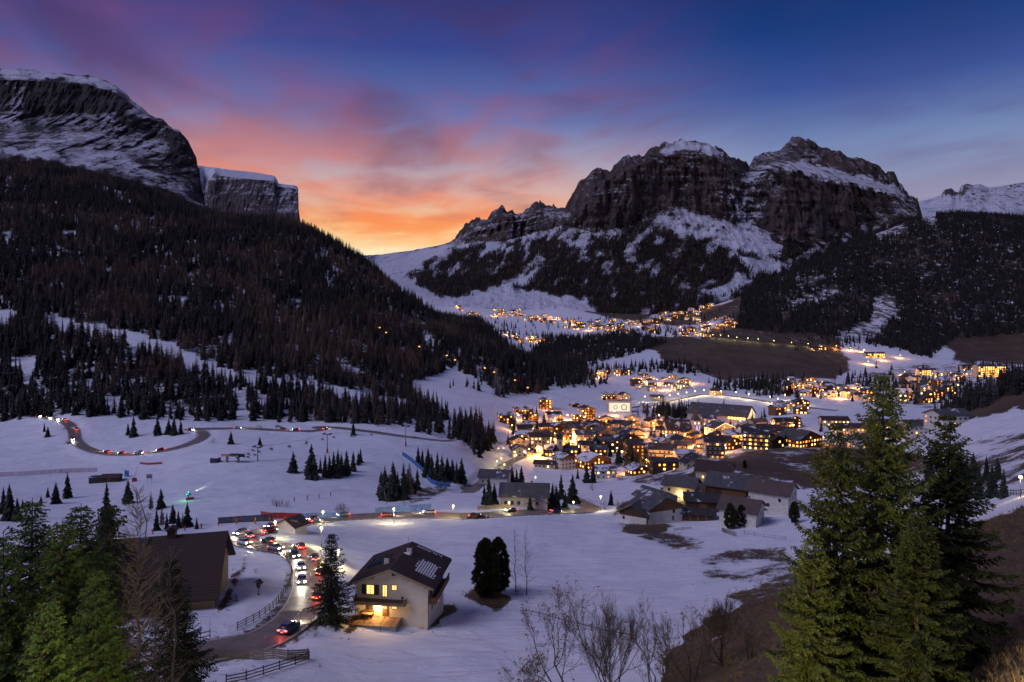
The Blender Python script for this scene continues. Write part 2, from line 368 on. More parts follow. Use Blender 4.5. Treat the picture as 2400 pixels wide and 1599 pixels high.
def row_of(z, Y): return HOR + (CAMZ - z) / Y * FOC
GR = row_of(GZ, GY)
RMIN = np.minimum.accumulate(GR, axis=0)
def gz(x, y):
    """ground height at world x, y"""
    x = np.asarray(x, float); y = np.maximum(np.asarray(y, float), 8.01)
    px = CX + x / y * FOC
    j = np.clip(np.searchsorted(pxs, px) - 1, 0, len(pxs) - 2); tx = np.clip((px - pxs[j]) / (pxs[j + 1] - pxs[j]), 0, 1)
    f = (np.log(y) - math.log(8)) / (math.log(3000) - math.log(8)) * (len(Ys) - 1)
    i = np.clip(np.floor(f).astype(int), 0, len(Ys) - 2); ty = np.clip(f - i, 0, 1)
    return (GZ[i, j] * (1 - tx) + GZ[i, j + 1] * tx) * (1 - ty) + (GZ[i + 1, j] * (1 - tx) + GZ[i + 1, j + 1] * tx) * ty
def hit(px, py, ymin=0.0):
    """where the sight line through a photo pixel first meets the ground"""
    j = int(np.clip(np.searchsorted(pxs, px) - 1, 0, len(pxs) - 2)); t = (px - pxs[j]) / (pxs[j + 1] - pxs[j])
    col = GR[:, j] * (1 - t) + GR[:, j + 1] * t
    ok = np.nonzero((col <= py) & (Ys >= ymin))[0]
    i = ok[0] if len(ok) else len(Ys) - 1
    Y = Ys[i]
    if i > 0 and col[i - 1] > py:
        s = (col[i - 1] - py) / (col[i - 1] - col[i]); Y = Ys[i - 1] * (Ys[i] / Ys[i - 1]) ** s
    x = (px - CX) / FOC * Y
    return np.array([x, Y, float(gz(x, Y))])

# ------------------------------------------------------------------ roads: smooth the line, press the ground to it
def catmull(pts, step):
    pts = np.asarray(pts, float); out = []
    for i in range(len(pts) - 1):
        p0, p1, p2, p3 = pts[max(i - 1, 0)], pts[i], pts[i + 1], pts[min(i + 2, len(pts) - 1)]
        n = max(2, int(np.linalg.norm(p2 - p1) / step))
        for k in range(n):
            t = k / n
            out.append(.5 * (2 * p1 + (p2 - p0) * t + (2 * p0 - 5 * p1 + 4 * p2 - p3) * t * t + (3 * p1 - p0 - 3 * p2 + p3) * t ** 3))
    out.append(pts[-1])
    return np.array(out)
def smooth1(a, n):
    k = np.ones(2 * n + 1) / (2 * n + 1)
    return np.convolve(np.pad(a, n, mode='edge'), k, 'valid')
def road_line(pix, ymin=0, step=1.5, sm=14):
    p = catmull([hit(a, b, ymin) for a, b in pix], step)
    z = gz(p[:, 0], p[:, 1]); p[:, 2] = smooth1(smooth1(z, sm), sm)
    return p
ROADS = {}
def add_road(key, pix, width, ymin=0, ease=5.0, step=1.5, sm=14):
    global GZ, GR
    p = road_line(pix, ymin, step, sm)
    ROADS[key] = (p, width)
    lo, hi = p.min(0) - 25, p.max(0) + 25
    sel = np.nonzero((GX > lo[0]) & (GX < hi[0]) & (GY > lo[1]) & (GY < hi[1]))
    q = np.stack([GX[sel], GY[sel]], -1)
    best = np.full(len(q), 1e9); bz = np.zeros(len(q))
    for i in range(0, len(p), 400):
        dd = ((q[:, None] - p[None, i:i + 400, :2]) ** 2).sum(-1); k = dd.argmin(1); dm = dd[np.arange(len(q)), k]
        m = dm < best; best[m] = dm[m]; bz[m] = p[i:i + 400, 2][k[m]]
    dist = np.sqrt(best)
    w = np.clip(1 - (dist - width / 2 - .8) / ease, 0, 1); w = w * w * (3 - 2 * w)
    GZ[sel] = GZ[sel] * (1 - w) + (bz - .28) * w
    m = (dist < width / 2 + 1.6) & (dist > width / 2 - .6)
    b = bare[sel]; b[m] = np.maximum(b[m], .52); bare[sel] = b
    GR = row_of(GZ, GY)
MAINPIX = [(430, 1528), (476, 1513), (540, 1504), (600, 1492), (660, 1468), (705, 1428), (728, 1375), (722, 1327), (690, 1297), (632, 1279), (585, 1267), (566, 1254), (586, 1241), (640, 1231), (720, 1226),
           (800, 1222), (902, 1216), (1004, 1209), (1106, 1202), (1208, 1197), (1310, 1196), (1365, 1196), (1386, 1190), (1368, 1181), (1330, 1172)]
add_road('main', MAINPIX, 7.4, ease=7)
add_road('upper', [(20, 973), (61, 975), (112, 978), (155, 987), (172, 1008), (178, 1032), (200, 1052), (240, 1064), (289, 1068), (340, 1064), (408, 1051), (455, 1034), (478, 1020), (470, 1009), (445, 1003),
                   (500, 1003), (578, 1006), (680, 1010), (731, 1011), (757, 1005), (742, 999), (790, 1001), (860, 1010), (930, 1018), (985, 1024), (1040, 1036), (1062, 1040)], 7.0, ymin=380, ease=6)
add_road('street', [(1090, 1150), (1140, 1122), (1180, 1095), (1215, 1075), (1270, 1060), (1330, 1050), (1400, 1040)], 7.0, ymin=300, ease=5, step=3)
add_road('hill', [(1640, 787), (1690, 792), (1750, 799), (1820, 806), (1890, 812), (1960, 818), (2040, 835)], 5.0, ymin=1200, ease=8, step=8, sm=4)
add_road('valley', [(1480, 955), (1560, 942), (1640, 926), (1700, 926), (1780, 938), (1870, 952), (1960, 962)], 7.0, ymin=700, ease=6, step=4, sm=6)

GX_ = GX
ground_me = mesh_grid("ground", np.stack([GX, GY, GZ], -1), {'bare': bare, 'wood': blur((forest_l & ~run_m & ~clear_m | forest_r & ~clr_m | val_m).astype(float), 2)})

# ------------------------------------------------------------------ materials
MATS = {}
def newmat(name):
    m = bpy.data.materials.new(name); m.use_nodes = True
    t = NT(m.node_tree); t.n.clear()
    out = t.node('ShaderNodeOutputMaterial')
    MATS[name] = m
    return m, t, out
def simple(name, c1, c2=None, scale=1.0, rough=.8, bump=0.0, spec=.3, metal=0.0, coord='Object', stretch=(1, 1, 1), detail=4):
    """colour mottled between c1 and c2 by noise"""
    m, t, out = newmat(name)
    b = t.node('ShaderNodeBsdfPrincipled', inp={'Roughness': rough, 'Metallic': metal, 'Specular IOR Level': spec})
    v = t.vmath('MULTIPLY', t.node('ShaderNodeTexCoord').outputs[coord], stretch)
    n = t.noise(v, scale, detail, .6)
    if c2 is None: c2 = tuple(x * .75 for x in c1)
    t.put(b.inputs['Base Color'], t.mix(t.ss(n, .3, .7), c1, c2))
    if bump:
        bp = t.node('ShaderNodeBump', inp={'Height': n, 'Strength': bump, 'Distance': .1}); t.l.new(bp.outputs[0], b.inputs['Normal'])
    t.l.new(b.outputs[0], out.inputs[0])
    return m
def emit(name, col, strength, sample=False):
    m, t, out = newmat(name)
    e = t.node('ShaderNodeEmission', inp={0: (*col, 1), 1: strength}); t.l.new(e.outputs[0], out.inputs[0])
    m.cycles.emission_sampling = 'AUTO' if sample else 'NONE'
    return m
SNOW_A, SNOW_B = (.80, .81, .86), (.70, .71, .79)
# ground: snow thinning out to winter grass and soil
m, t, out = newmat('ground')
pos = t.node('ShaderNodeNewGeometry').outputs['Position']
bare_a = t.node('ShaderNodeAttribute', attribute_name='bare').outputs['Fac']
sxyz = t.sep(pos)
pd = t.comb(sxyz[0], t.math('MULTIPLY', sxyz[1], .8), t.math('MULTIPLY', sxyz[2], 2.0))
na = t.noise(pd, .045, 5, .62, .4); nb = t.noise(pd, .22, 6, .72, .3); nf = t.noise(pd, 1.6, 5, .75)
far_ = t.ss(sxyz[1], 250.0, 900.0)
nmix = t.math('ADD', t.math('MULTIPLY', nb, .62), t.math('MULTIPLY', nf, .38))
nmix = t.math('ADD', t.math('MULTIPLY', na, .45), t.math('MULTIPLY', nmix, .55))
thr = t.math('SUBTRACT', 1.0, t.math('MULTIPLY', t.math('SUBTRACT', nmix, .5), 2.6))
lev = t.math('SUBTRACT', t.math('ADD', bare_a, t.math('MULTIPLY', t.math('SUBTRACT', nmix, .5), 2.6)), .58)
bf = t.ss(lev, -.06, .09)
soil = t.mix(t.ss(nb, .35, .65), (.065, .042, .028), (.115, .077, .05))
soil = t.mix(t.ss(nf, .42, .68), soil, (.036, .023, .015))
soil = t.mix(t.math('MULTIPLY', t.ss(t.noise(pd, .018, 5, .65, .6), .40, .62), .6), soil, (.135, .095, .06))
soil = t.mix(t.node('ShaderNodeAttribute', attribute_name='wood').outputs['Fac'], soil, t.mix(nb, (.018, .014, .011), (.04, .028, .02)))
nd = t.noise(pd, .09, 4, .6, 1.0)
snow = t.mix(t.ss(nd, .35, .7), SNOW_A, SNOW_B)
nstub = t.noise(pd, 3.5, 3, .7)
stub = t.math('MULTIPLY', t.ss(nstub, .58, .68), t.ss(t.noise(pd, .03, 4, .6, .5), .44, .60))
snow = t.mix(t.math('MULTIPLY', t.ss(nf, .55, .8), .3), snow, (.5, .5, .58))
snow = t.mix(t.math('MULTIPLY', stub, .75), snow, (.12, .09, .07))
trk = t.noise(t.comb(t.math('MULTIPLY', sxyz[0], .22), t.math('MULTIPLY', sxyz[1], 1.1), 0.0), .35, 4, .6, 1.2)
snow = t.mix(t.math('MULTIPLY', t.ss(trk, .54, .64), .3), snow, (.42, .42, .52))
b = t.node('ShaderNodeBsdfPrincipled', inp={'Roughness': .75, 'Specular IOR Level': .25})
t.put(b.inputs['Base Color'], t.mix(bf, snow, soil))
wind = t.noise(t.comb(t.math('MULTIPLY', sxyz[0], .35), sxyz[1], sxyz[2]), .5, 5, .65, .6)
hgt = t.math('ADD', t.math('MULTIPLY', wind, .55), t.math('MULTIPLY', t.math('MULTIPLY', nf, bf), .25))
bp = t.node('ShaderNodeBump', inp={'Height': hgt, 'Strength': 1.0, 'Distance': 1.1}); t.l.new(bp.outputs[0], b.inputs['Normal'])
t.l.new(b.outputs[0], out.inputs[0])
# mountain: rock, snow where it can lie, dark dwarf wood low down
def rockmat(name, rock1, rock2, rust, snow_bias=0.0):
    m, t, out = newmat(name)
    g = t.node('ShaderNodeNewGeometry'); pos = g.outputs['Position']
    sn = t.node('ShaderNodeAttribute', attribute_name='snow').outputs['Fac']
    wood = t.node('ShaderNodeAttribute', attribute_name='wood').outputs['Fac']
    p = t.sep(pos)
    vert = t.comb(t.math('MULTIPLY', p[0], 1.0), p[1], t.math('MULTIPLY', p[2], .22))
    n1 = t.noise(vert, .012, 7, .66, .6); n2 = t.noise(pos, .03, 8, .7, .3); n3 = t.noise(vert, .05, 5, .7); nstr = t.noise(t.comb(t.math('MULTIPLY', p[0], .25), p[1], t.math('MULTIPLY', p[2], 2.2)), .03, 5, .65)
    bh = t.math('ADD', t.math('MULTIPLY', n1, 60.0), t.math('ADD', t.math('MULTIPLY', n2, 22.0), t.math('MULTIPLY', nstr, 10.0)))
    bp = t.node('ShaderNodeBump', inp={'Height': bh, 'Strength': .8, 'Distance': 1.0})
    nz = t.sep(bp.outputs[0])[2]
    nzg = t.sep(g.outputs['Normal'])[2]
    slope = t.math('ADD', t.math('MULTIPLY', nz, .6), t.math('MULTIPLY', nzg, .4))
    lev = t.math('ADD', slope, t.math('MULTIPLY', t.math('SUBTRACT', n2, .5), 1.3))
    lev = t.math('ADD', lev, t.math('MULTIPLY', t.math('SUBTRACT', nstr, .5), .75))
    lev = t.math('ADD', lev, t.math('MULTIPLY', t.math('SUBTRACT', t.noise(t.comb(p[0], p[1], t.math('MULTIPLY', p[2], .6)), .0075, 4, .6, .8), .5), 1.1))
    lev = t.math('ADD', lev, t.math('MULTIPLY', t.math('SUBTRACT', t.noise(pos, .14, 4, .7), .5), .7))
    lev = t.math('ADD', lev, t.math('ADD', sn, snow_bias))
    sf = t.ss(lev, .70, .77)
    rock = t.mix(t.ss(n1, .36, .64), rock1, rock2)
    rock = t.mix(t.math('MULTIPLY', t.ss(n3, .5, .7), .75), rock, rust)
    rock = t.mix(t.ss(t.noise(vert, .02, 5, .7, .5), .55, .75), rock, tuple(c * .45 for c in rock1))
    col = t.mix(sf, rock, t.mix(t.ss(n2, .4, .7), (.74, .75, .84), (.6, .6, .71)))
    wf = t.math('MULTIPLY', wood, t.ss(t.math('ADD', wood, t.math('MULTIPLY', t.math('SUBTRACT', n2, .5), 1.2)), .35, .6))
    col = t.mix(wf, col, t.mix(t.noise(pos, .05, 4), (.016, .013, .012), (.05, .034, .026)))
    b = t.node('ShaderNodeBsdfPrincipled', inp={'Roughness': .9, 'Specular IOR Level': .1, 'Base Color': col, 'Normal': bp.outputs[0]})
    t.l.new(b.outputs[0], out.inputs[0])
    return m
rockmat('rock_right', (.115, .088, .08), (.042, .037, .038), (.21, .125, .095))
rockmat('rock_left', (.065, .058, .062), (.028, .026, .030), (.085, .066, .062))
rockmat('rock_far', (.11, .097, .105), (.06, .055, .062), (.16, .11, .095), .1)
# asphalt
m, t, out = newmat('asphalt')
pos = t.node('ShaderNodeNewGeometry').outputs['Position']
n = t.noise(pos, .35, 5, .7); nfine = t.noise(pos, 9.0, 3, .6)
c = t.mix(t.ss(n, .35, .7), (.20, .165, .14), (.14, .118, .102))
c = t.mix(t.math('MULTIPLY', t.ss(nfine, .45, .7), .5), c, (.15, .13, .115))
b = t.node('ShaderNodeBsdfPrincipled', inp={'Base Color': c, 'Roughness': t.ss(n, .3, .7, .35, .6), 'Specular IOR Level': .5})
bp = t.node('ShaderNodeBump', inp={'Height': nfine, 'Strength': .25, 'Distance': .02}); t.l.new(bp.outputs[0], b.inputs['Normal'])
t.l.new(b.outputs[0], out.inputs[0])
simple('road_paint', (.75, .74, .70), (.5, .5, .48), 3.0)
# foliage
def foliage(name, c1, c2, c3, scale=.6, trans=.15):
    m, t, out = newmat(name)
    tcn = t.node('ShaderNodeTexCoord').outputs['Object']
    rnd = t.node('ShaderNodeObjectInfo').outputs['Random']
    n = t.noise(tcn, scale, 4, .65)
    isl = t.node('ShaderNodeNewGeometry').outputs['Random Per Island']
    c = t.mix(t.ss(n, .32, .68), c1, c2)
    c = t.mix(t.math('MULTIPLY', isl, .55), c, c3)
    hv = t.node('ShaderNodeHueSaturation', inp={'Color': c, 'Value': t.math('ADD', .6, t.math('MULTIPLY', rnd, .8)), 'Hue': .5, 'Saturation': 1.0, 'Fac': 1.0})
    b = t.node('ShaderNodeBsdfPrincipled', inp={'Base Color': hv.outputs[0], 'Roughness': .7, 'Specular IOR Level': .25})
    if trans:
        tr = t.node('ShaderNodeBsdfTranslucent', inp={0: hv.outputs[0]})
        mx = t.node('ShaderNodeMixShader', inp={0: trans}); t.l.new(b.outputs[0], mx.inputs[1]); t.l.new(tr.outputs[0], mx.inputs[2])
        t.l.new(mx.outputs[0], out.inputs[0])
    else: t.l.new(b.outputs[0], out.inputs[0])
    return m
foliage('spruce_far', (.020, .020, .017), (.012, .013, .011), (.034, .027, .021), .3, 0)
foliage('larch_far', (.17, .115, .09), (.085, .06, .05), (.20, .13, .095), .3, 0)
foliage('dry_grass', (.20, .13, .07), (.12, .08, .045), (.26, .18, .09), 1.0, .1)
foliage('spruce_mid', (.020, .028, .019), (.012, .018, .013), (.035, .036, .022), .5, .1)
foliage('spruce_near', (.055, .10, .026), (.028, .06, .018), (.095, .13, .035), .45, .3)
foliage('spruce_warm', (.07, .095, .022), (.034, .058, .015), (.13, .125, .035), .45, .3)
foliage('spruce_dark', (.028, .04, .017), (.016, .026, .013), (.05, .055, .024), .5, .2)
foliage('pine', (.042, .048, .022), (.022, .026, .014), (.085, .078, .032), 1.4, .15)
foliage('dead_leaf', (.17, .10, .05), (.12, .07, .04), (.22, .13, .06), 1.0, .2)
simple('bark', (.075, .058, .046), (.045, .035, .03), 6.0, .9, .4, stretch=(1, 1, .3))
simple('bark_grey', (.13, .11, .09), (.07, .06, .05), 5.0, .9, .3, stretch=(1, 1, .3))
simple('twig', (.10, .075, .06), (.06, .047, .04), 3.0, .9)
simple('larch_twig', (.20, .155, .115), (.13, .10, .075), 3.0, .9)
simple('cone', (.16, .085, .04), (.10, .055, .03), 6.0, .8)
simple('shrub', (.10, .075, .055), (.06, .045, .035), 2.0, .9)
def netmat(name, col, clear):
    m, t, out = newmat(name)
    b = t.node('ShaderNodeBsdfPrincipled', inp={'Base Color': (*col, 1), 'Roughness': .8}); tr = t.node('ShaderNodeBsdfTransparent')
    n = t.noise(t.node('ShaderNodeNewGeometry').outputs['Position'], .8, 3)
    mx = t.node('ShaderNodeMixShader', inp={0: t.math('ADD', clear - .15, t.math('MULTIPLY', n, .3))}); t.l.new(b.outputs[0], mx.inputs[1]); t.l.new(tr.outputs[0], mx.inputs[2]); t.l.new(mx.outputs[0], out.inputs[0])
# buildings
simple('plaster', (.66, .62, .56), (.52, .48, .43), .8, .85, .1)
simple('plaster_cream', (.72, .63, .50), (.62, .53, .41), .8, .85, .1)
simple('plaster_warm', (.62, .52, .38), (.5, .4, .28), .8, .85, .1)
simple('plaster_grey', (.42, .40, .38), (.32, .30, .29), .8, .85, .1)
simple('wood_dark', (.085, .048, .028), (.045, .027, .018), 2.5, .75, .3, stretch=(6, 6, .5))
simple('wood_brown', (.22, .105, .045), (.12, .058, .028), 2.5, .7, .3, stretch=(6, 6, .5))
simple('wood_grey', (.22, .18, .135), (.12, .10, .08), 3.0, .8, .3, stretch=(5, 5, .6))
simple('wood_pale', (.33, .25, .15), (.22, .16, .09), 3.0, .75, .2, stretch=(5, 5, .6))
simple('stone', (.30, .28, .26), (.18, .17, .16), 2.0, .85, .4)
simple('metal_grey', (.22, .23, .25), (.15, .16, .18), 3.0, .45, 0, .5, .6)
simple('metal_dark', (.05, .05, .055), (.03, .03, .034), 3.0, .5, 0, .5, .4)
simple('red_paint', (.42, .04, .025), (.28, .03, .02), 2.0, .5)
simple('orange_paint', (.6, .12, .03), (.42, .08, .02), 2.0, .5)
simple('yellow_paint', (.5, .33, .05), (.35, .22, .04), 2.0, .5)
netmat('blue_pale_net', (.10, .24, .50), .55)
netmat('net_dark', (.03, .035, .035), .25)
netmat('net_purple', (.34, .13, .22), .72)
simple('blue_net', (.06, .17, .38), (.04, .11, .26), 2.0, .6)
simple('green_paint', (.05, .14, .08), (.03, .09, .05), 2.0, .6)
simple('white_paint', (.7, .7, .7), (.55, .55, .56), 2.0, .5)
simple('paving', (.24, .155, .10), (.16, .10, .07), 1.5, .7, .3)
simple('rubber', (.02, .02, .02), (.012, .012, .012), 5, .8)
simple('snow_patch', SNOW_A, SNOW_B, .8, .7, .3)
def roofmat(name, c1, c2, snow, rows=2.2, cols=0.0):
    """courses across the slope, some snow left lying"""
    m, t, out = newmat(name)
    g = t.node('ShaderNodeNewGeometry'); pos = g.outputs['Position']
    ob = t.node('ShaderNodeTexCoord').outputs['Object']; o = t.sep(ob)
    n = t.noise(ob, .5, 5, .65); n2 = t.noise(ob, 4.0, 4, .7)
    c = t.mix(t.ss(n, .3, .7), c1, c2)
    c = t.mix(t.math('MULTIPLY', t.ss(n2, .45, .7), .5), c, tuple(x * .5 for x in c1))
    ln = t.math('FRACT', t.math('MULTIPLY', o[2], rows * 2.4))
    c = t.mix(t.math('MULTIPLY', t.ss(ln, .75, .98), .45), c, tuple(x * .35 for x in c1))
    rnd = t.node('ShaderNodeObjectInfo').outputs['Random']
    sf = t.ss(t.math('ADD', t.noise(t.vmath('ADD', ob, t.comb(t.math('MULTIPLY', rnd, 91.0), 0.0, 0.0)), .16, 5, .6), t.math('MULTIPLY', n2, .12)), .72 - snow * .34, .80 - snow * .34)
    up = t.ss(t.sep(g.outputs['Normal'])[2], .5, .75)
    c = t.mix(t.math('MULTIPLY', sf, up), c, (.66, .67, .75))
    b = t.node('ShaderNodeBsdfPrincipled', inp={'Base Color': c, 'Roughness': .7, 'Specular IOR Level': .3})
    bp = t.node('ShaderNodeBump', inp={'Height': t.math('ADD', ln, n2), 'Strength': .4, 'Distance': .05}); t.l.new(bp.outputs[0], b.inputs['Normal'])
    t.l.new(b.outputs[0], out.inputs[0])
roofmat('roof_brown', (.075, .045, .038), (.05, .032, .03), .1)
roofmat('roof_grey', (.105, .10, .105), (.065, .063, .068), .2)
roofmat('roof_snowy', (.085, .078, .078), (.06, .056, .058), .75)
roofmat('roof_rust', (.13, .09, .082), (.09, .065, .06), .12)
roofmat('roof_dark', (.055, .048, .05), (.035, .032, .036), .25)
roofmat('roof_clean', (.066, .042, .034), (.045, .03, .026), -1.5, 3.0)
# light that the place gives off
emit('lit_warm', (1.0, .50, .12), 4.5)
emit('lit_orange', (1.0, .33, .05), 4.0)
emit('lit_dim', (1.0, .34, .07), 1.4)
emit('lit_pale', (1.0, .70, .30), 4.5)
emit('lit_bulb', (1.0, .78, .34), 16.0)
emit('lit_bulb_far', (1.0, .66, .24), 22.0)
emit('lit_bulb_green', (.95, .86, .30), 16.0)
emit('lit_strip', (1.0, .58, .2), 5.0)
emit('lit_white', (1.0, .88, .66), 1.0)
emit('lit_blue', (.25, .35, 1.0), 2.2)
emit('lit_green', (.1, 1.0, .35), 6.0)
emit('head_light', (1.0, .93, .80), 55.0)
emit('tail_light', (1.0, .07, .03), 14.0)
emit('lit_hall', (1.0, .74, .42), 1.2)
simple('glass_dark', (.02, .022, .03), (.03, .033, .045), 1.0, .12, 0, .6)
simple('shutter', (.075, .055, .03), (.05, .036, .02), 3.0, .7)
simple('solar', (.012, .02, .045), (.018, .028, .06), .8, .12, 0, .7)
MATL = MATS

# ------------------------------------------------------------------ put the ground in
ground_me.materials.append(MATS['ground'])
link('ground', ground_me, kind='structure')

# ------------------------------------------------------------------ mountains
def keyrow(pts, px): # (px, py, Y) -> py, Y
    a = np.array(sorted(pts), float)
    return np.interp(px, a[:, 0], a[:, 1]), np.interp(px, a[:, 0], a[:, 2])
def mountain(name, keys, px, rows, mat, jag=2.0, flute=45.0, snowf=None, woodf=None, seed=0.0, sub=None):
    """keys: rows of (px, py, Y) from the foot to the crest and down the back; a surface through them, broken up by noise"""
    KR = [keyrow(k, px) for k in keys]
    pyk = np.array([k[0] for k in KR]); Yk = np.array([k[1] for k in KR])
    n = len(keys)
    tt = np.concatenate([np.linspace(i, i + 1, r, endpoint=False) for i, r in enumerate(rows)] + [[n - 1]])
    i = np.minimum(tt.astype(int), n - 2); f = (tt - i)[:, None]
    py = pyk[i] * (1 - f) + pyk[i + 1] * f
    Y = Yk[i] * (1 - f) + Yk[i + 1] * f
    PX = np.broadcast_to(px, py.shape)
    X0 = (PX - CX) / FOC * Y; Z0 = CAMZ - (py - HOR) / FOC * Y
    crest = n - 2
    a = np.clip(tt / crest, 0, 1)[:, None]
    # crest jaggedness
    top = np.exp(-((tt - crest) / .35) ** 2)[:, None]
    jg = fbm(X0 / 110, seed, .5, 5, .62, True) * jag + fbm(X0 / 30, seed, 2.5, 3) * jag * .5
    py = py - top * jg
    # buttresses and gullies run down the face; strata across it
    but = fbm(X0 / 190 + .4 * noise3(X0 / 300, Z0 / 200, seed), Z0 / 620, seed + 1.0, 5, .55, True)
    fin = fbm(X0 / 45, Z0 / 160, seed + 4.0, 4, .6, True)
    stra = fbm(X0 / 400, Z0 / 38, seed + 9.0, 3, .5)
    lum = fbm(X0 / 60, Z0 / 60, seed + 6.0, 5, .6)
    env = np.clip(tt / 1.5, 0, 1)[:, None] * np.where(tt > crest + .5, .5, 1)[:, None]
    steep = np.interp(tt, np.arange(n), sub if sub is not None else [1] * n)[:, None]
    dY = -env * (steep * (flute * but + flute * .62 * np.sign(fin) * np.abs(fin) ** .8 + flute * .26 * stra) + (1 - steep * .6) * flute * .55 * lum)
    Y2 = Y + dY
    co = np.stack([(PX - CX) / FOC * Y2, Y2, CAMZ - (py - HOR) / FOC * Y2], -1)
    T = np.broadcast_to(tt[:, None], py.shape)
    sn = snowf(PX, py, T) if snowf else np.zeros(py.shape)
    sn = sn + .55 * steep * np.clip(-(but * .55 + fin * .45) - .12, 0, .7)        # gullies hold the snow
    wd = woodf(PX, py, T) if woodf else np.zeros(py.shape)
    me = mesh_grid(name, co, {'snow': sn, 'wood': wd}, smooth=False)
    me.polygons.foreach_set('use_smooth', np.ones(len(me.polygons), bool))
    me.materials.append(MATS[mat])
    return link(name, me, kind='structure'), co, PX, py, T, wd, sn

def soft_poly(poly, px, py, feather=6):
    m = 0
    wx, wy = fbm(px / 26, py / 26, 71.0, 4, .6) * 26, fbm(px / 26, py / 26, 83.0, 4, .6) * 20
    px, py = px + wx, py + wy
    for dx in (-feather, 0, feather):
        for dy in (-feather * .6, 0, feather * .6):
            m = m + inside(poly, px + dx, py + dy)
    return m / 9.0
# the big massif on the right of the pass
k0 = [(700, 740, 2700), (1000, 745, 2350), (1250, 770, 2300), (1700, 770, 2300), (2170, 760, 2500)]
k1 = [(700, 690, 3100), (850, 668, 3000), (1000, 692, 2600), (1100, 708, 2500), (1250, 718, 2450), (1400, 718, 2450), (1550, 718, 2500), (1700, 694, 2600), (1800, 684, 2700), (2170, 680, 2900)]
k2 = [(700, 640, 3900), (850, 632, 3800), (1000, 632, 3500), (1150, 622, 3000), (1300, 622, 2900), (1450, 632, 2850), (1600, 612, 2900), (1750, 602, 3000), (1850, 602, 3100), (2170, 592, 3300)]
k3 = [(700, 615, 5000), (850, 612, 5000), (959, 601, 4900), (1030, 592, 4700), (1072, 578, 4500), (1116, 566, 4300), (1180, 566, 4000), (1250, 546, 3900), (1325, 526, 3500), (1391, 545, 3250), (1463, 531, 3250), (1548, 492, 3350),
      (1600, 496, 3350), (1668, 507, 3350), (1719, 520, 3350), (1753, 522, 3400), (1838, 558, 3250), (1940, 568, 3300), (2010, 530, 3500), (2130, 490, 3700), (2150, 482, 3800), (2172, 575, 3900)]
k4 = [(700, 608, 5300), (850, 606, 5300), (959, 595, 5200), (1030, 585, 5000), (1072, 566, 4600), (1116, 541, 4360), (1180, 526, 4060), (1250, 511, 3960), (1325, 509, 3560), (1391, 470, 3330), (1463, 440, 3330), (1548, 400, 3440),
      (1600, 392, 3440), (1668, 402, 3440), (1719, 432, 3470), (1756, 428, 3540), (1800, 395, 3540), (1851, 394, 3470), (1940, 413, 3510), (2010, 431, 3630), (2096, 452, 3780), (2127, 469, 3850), (2150, 474, 3950), (2172, 560, 4000)]
k5 = [(700, 605, 5400), (850, 603, 5400), (959, 591, 5350), (1030, 581, 5200), (1072, 559, 4700), (1116, 527, 4400), (1180, 506, 4090), (1250, 496, 4000), (1325, 502, 3600), (1391, 440, 3360), (1463, 402, 3370), (1548, 368, 3480),
      (1600, 358, 3500), (1668, 366, 3500), (1719, 396, 3520), (1756, 408, 3700), (1800, 380, 3720), (1851, 373, 3700), (1940, 396, 3720), (2010, 416, 3800), (2096, 441, 3880), (2127, 467, 3900), (2150, 472, 4050), (2172, 560, 4100)]
SIL = [(700, 602, 5600), (890, 598, 5600), (963, 588, 5600), (1018, 578, 5400), (1052, 571, 5000), (1072, 556, 4800), (1089, 532, 4600), (1116, 517, 4500), (1143, 515, 4450), (1154, 503, 4350), (1176, 490, 4250), (1190, 503, 4200), (1199, 501, 4200), (1213, 513, 4200),
       (1235, 494, 4150), (1252, 481, 4150), (1262, 479, 4150), (1266, 472, 4150), (1270, 479, 4150), (1283, 490, 4100), (1294, 494, 4080), (1297, 486, 4080), (1301, 495, 4060), (1325, 495, 3800), (1340, 464, 3600), (1354, 440, 3550), (1378, 418, 3500), (1400, 402, 3500), (1407, 400, 3500), (1418, 407, 3500),
       (1429, 413, 3500), (1439, 398, 3520), (1463, 376, 3550), (1485, 371, 3560), (1511, 371, 3600), (1521, 359, 3620), (1548, 344, 3640), (1575, 338, 3660), (1600, 335, 3660), (1651, 342, 3660), (1688, 356, 3680), (1719, 375, 3680), (1756, 393, 3850), (1763, 384, 3900), (1770, 373, 3950),
       (1795, 366, 3950), (1818, 361, 3950), (1838, 349, 3950), (1846, 338, 3950), (1855, 329, 3950), (1872, 324, 3950), (1888, 327, 3950), (1899, 331, 3950), (1916, 349, 3950), (1926, 353, 3950), (1960, 361, 3950), (2000, 374, 3950), (2025, 382, 3950), (2056, 395, 3950), (2076, 412, 3950),
       (2088, 406, 3950), (2096, 407, 3950), (2103, 429, 3970), (2115, 440, 3980), (2124, 454, 4000), (2130, 468, 4100), (2150, 471, 4200), (2172, 560, 4300)]
k7 = [(p, q + 90, Y + 700) for p, q, Y in SIL]
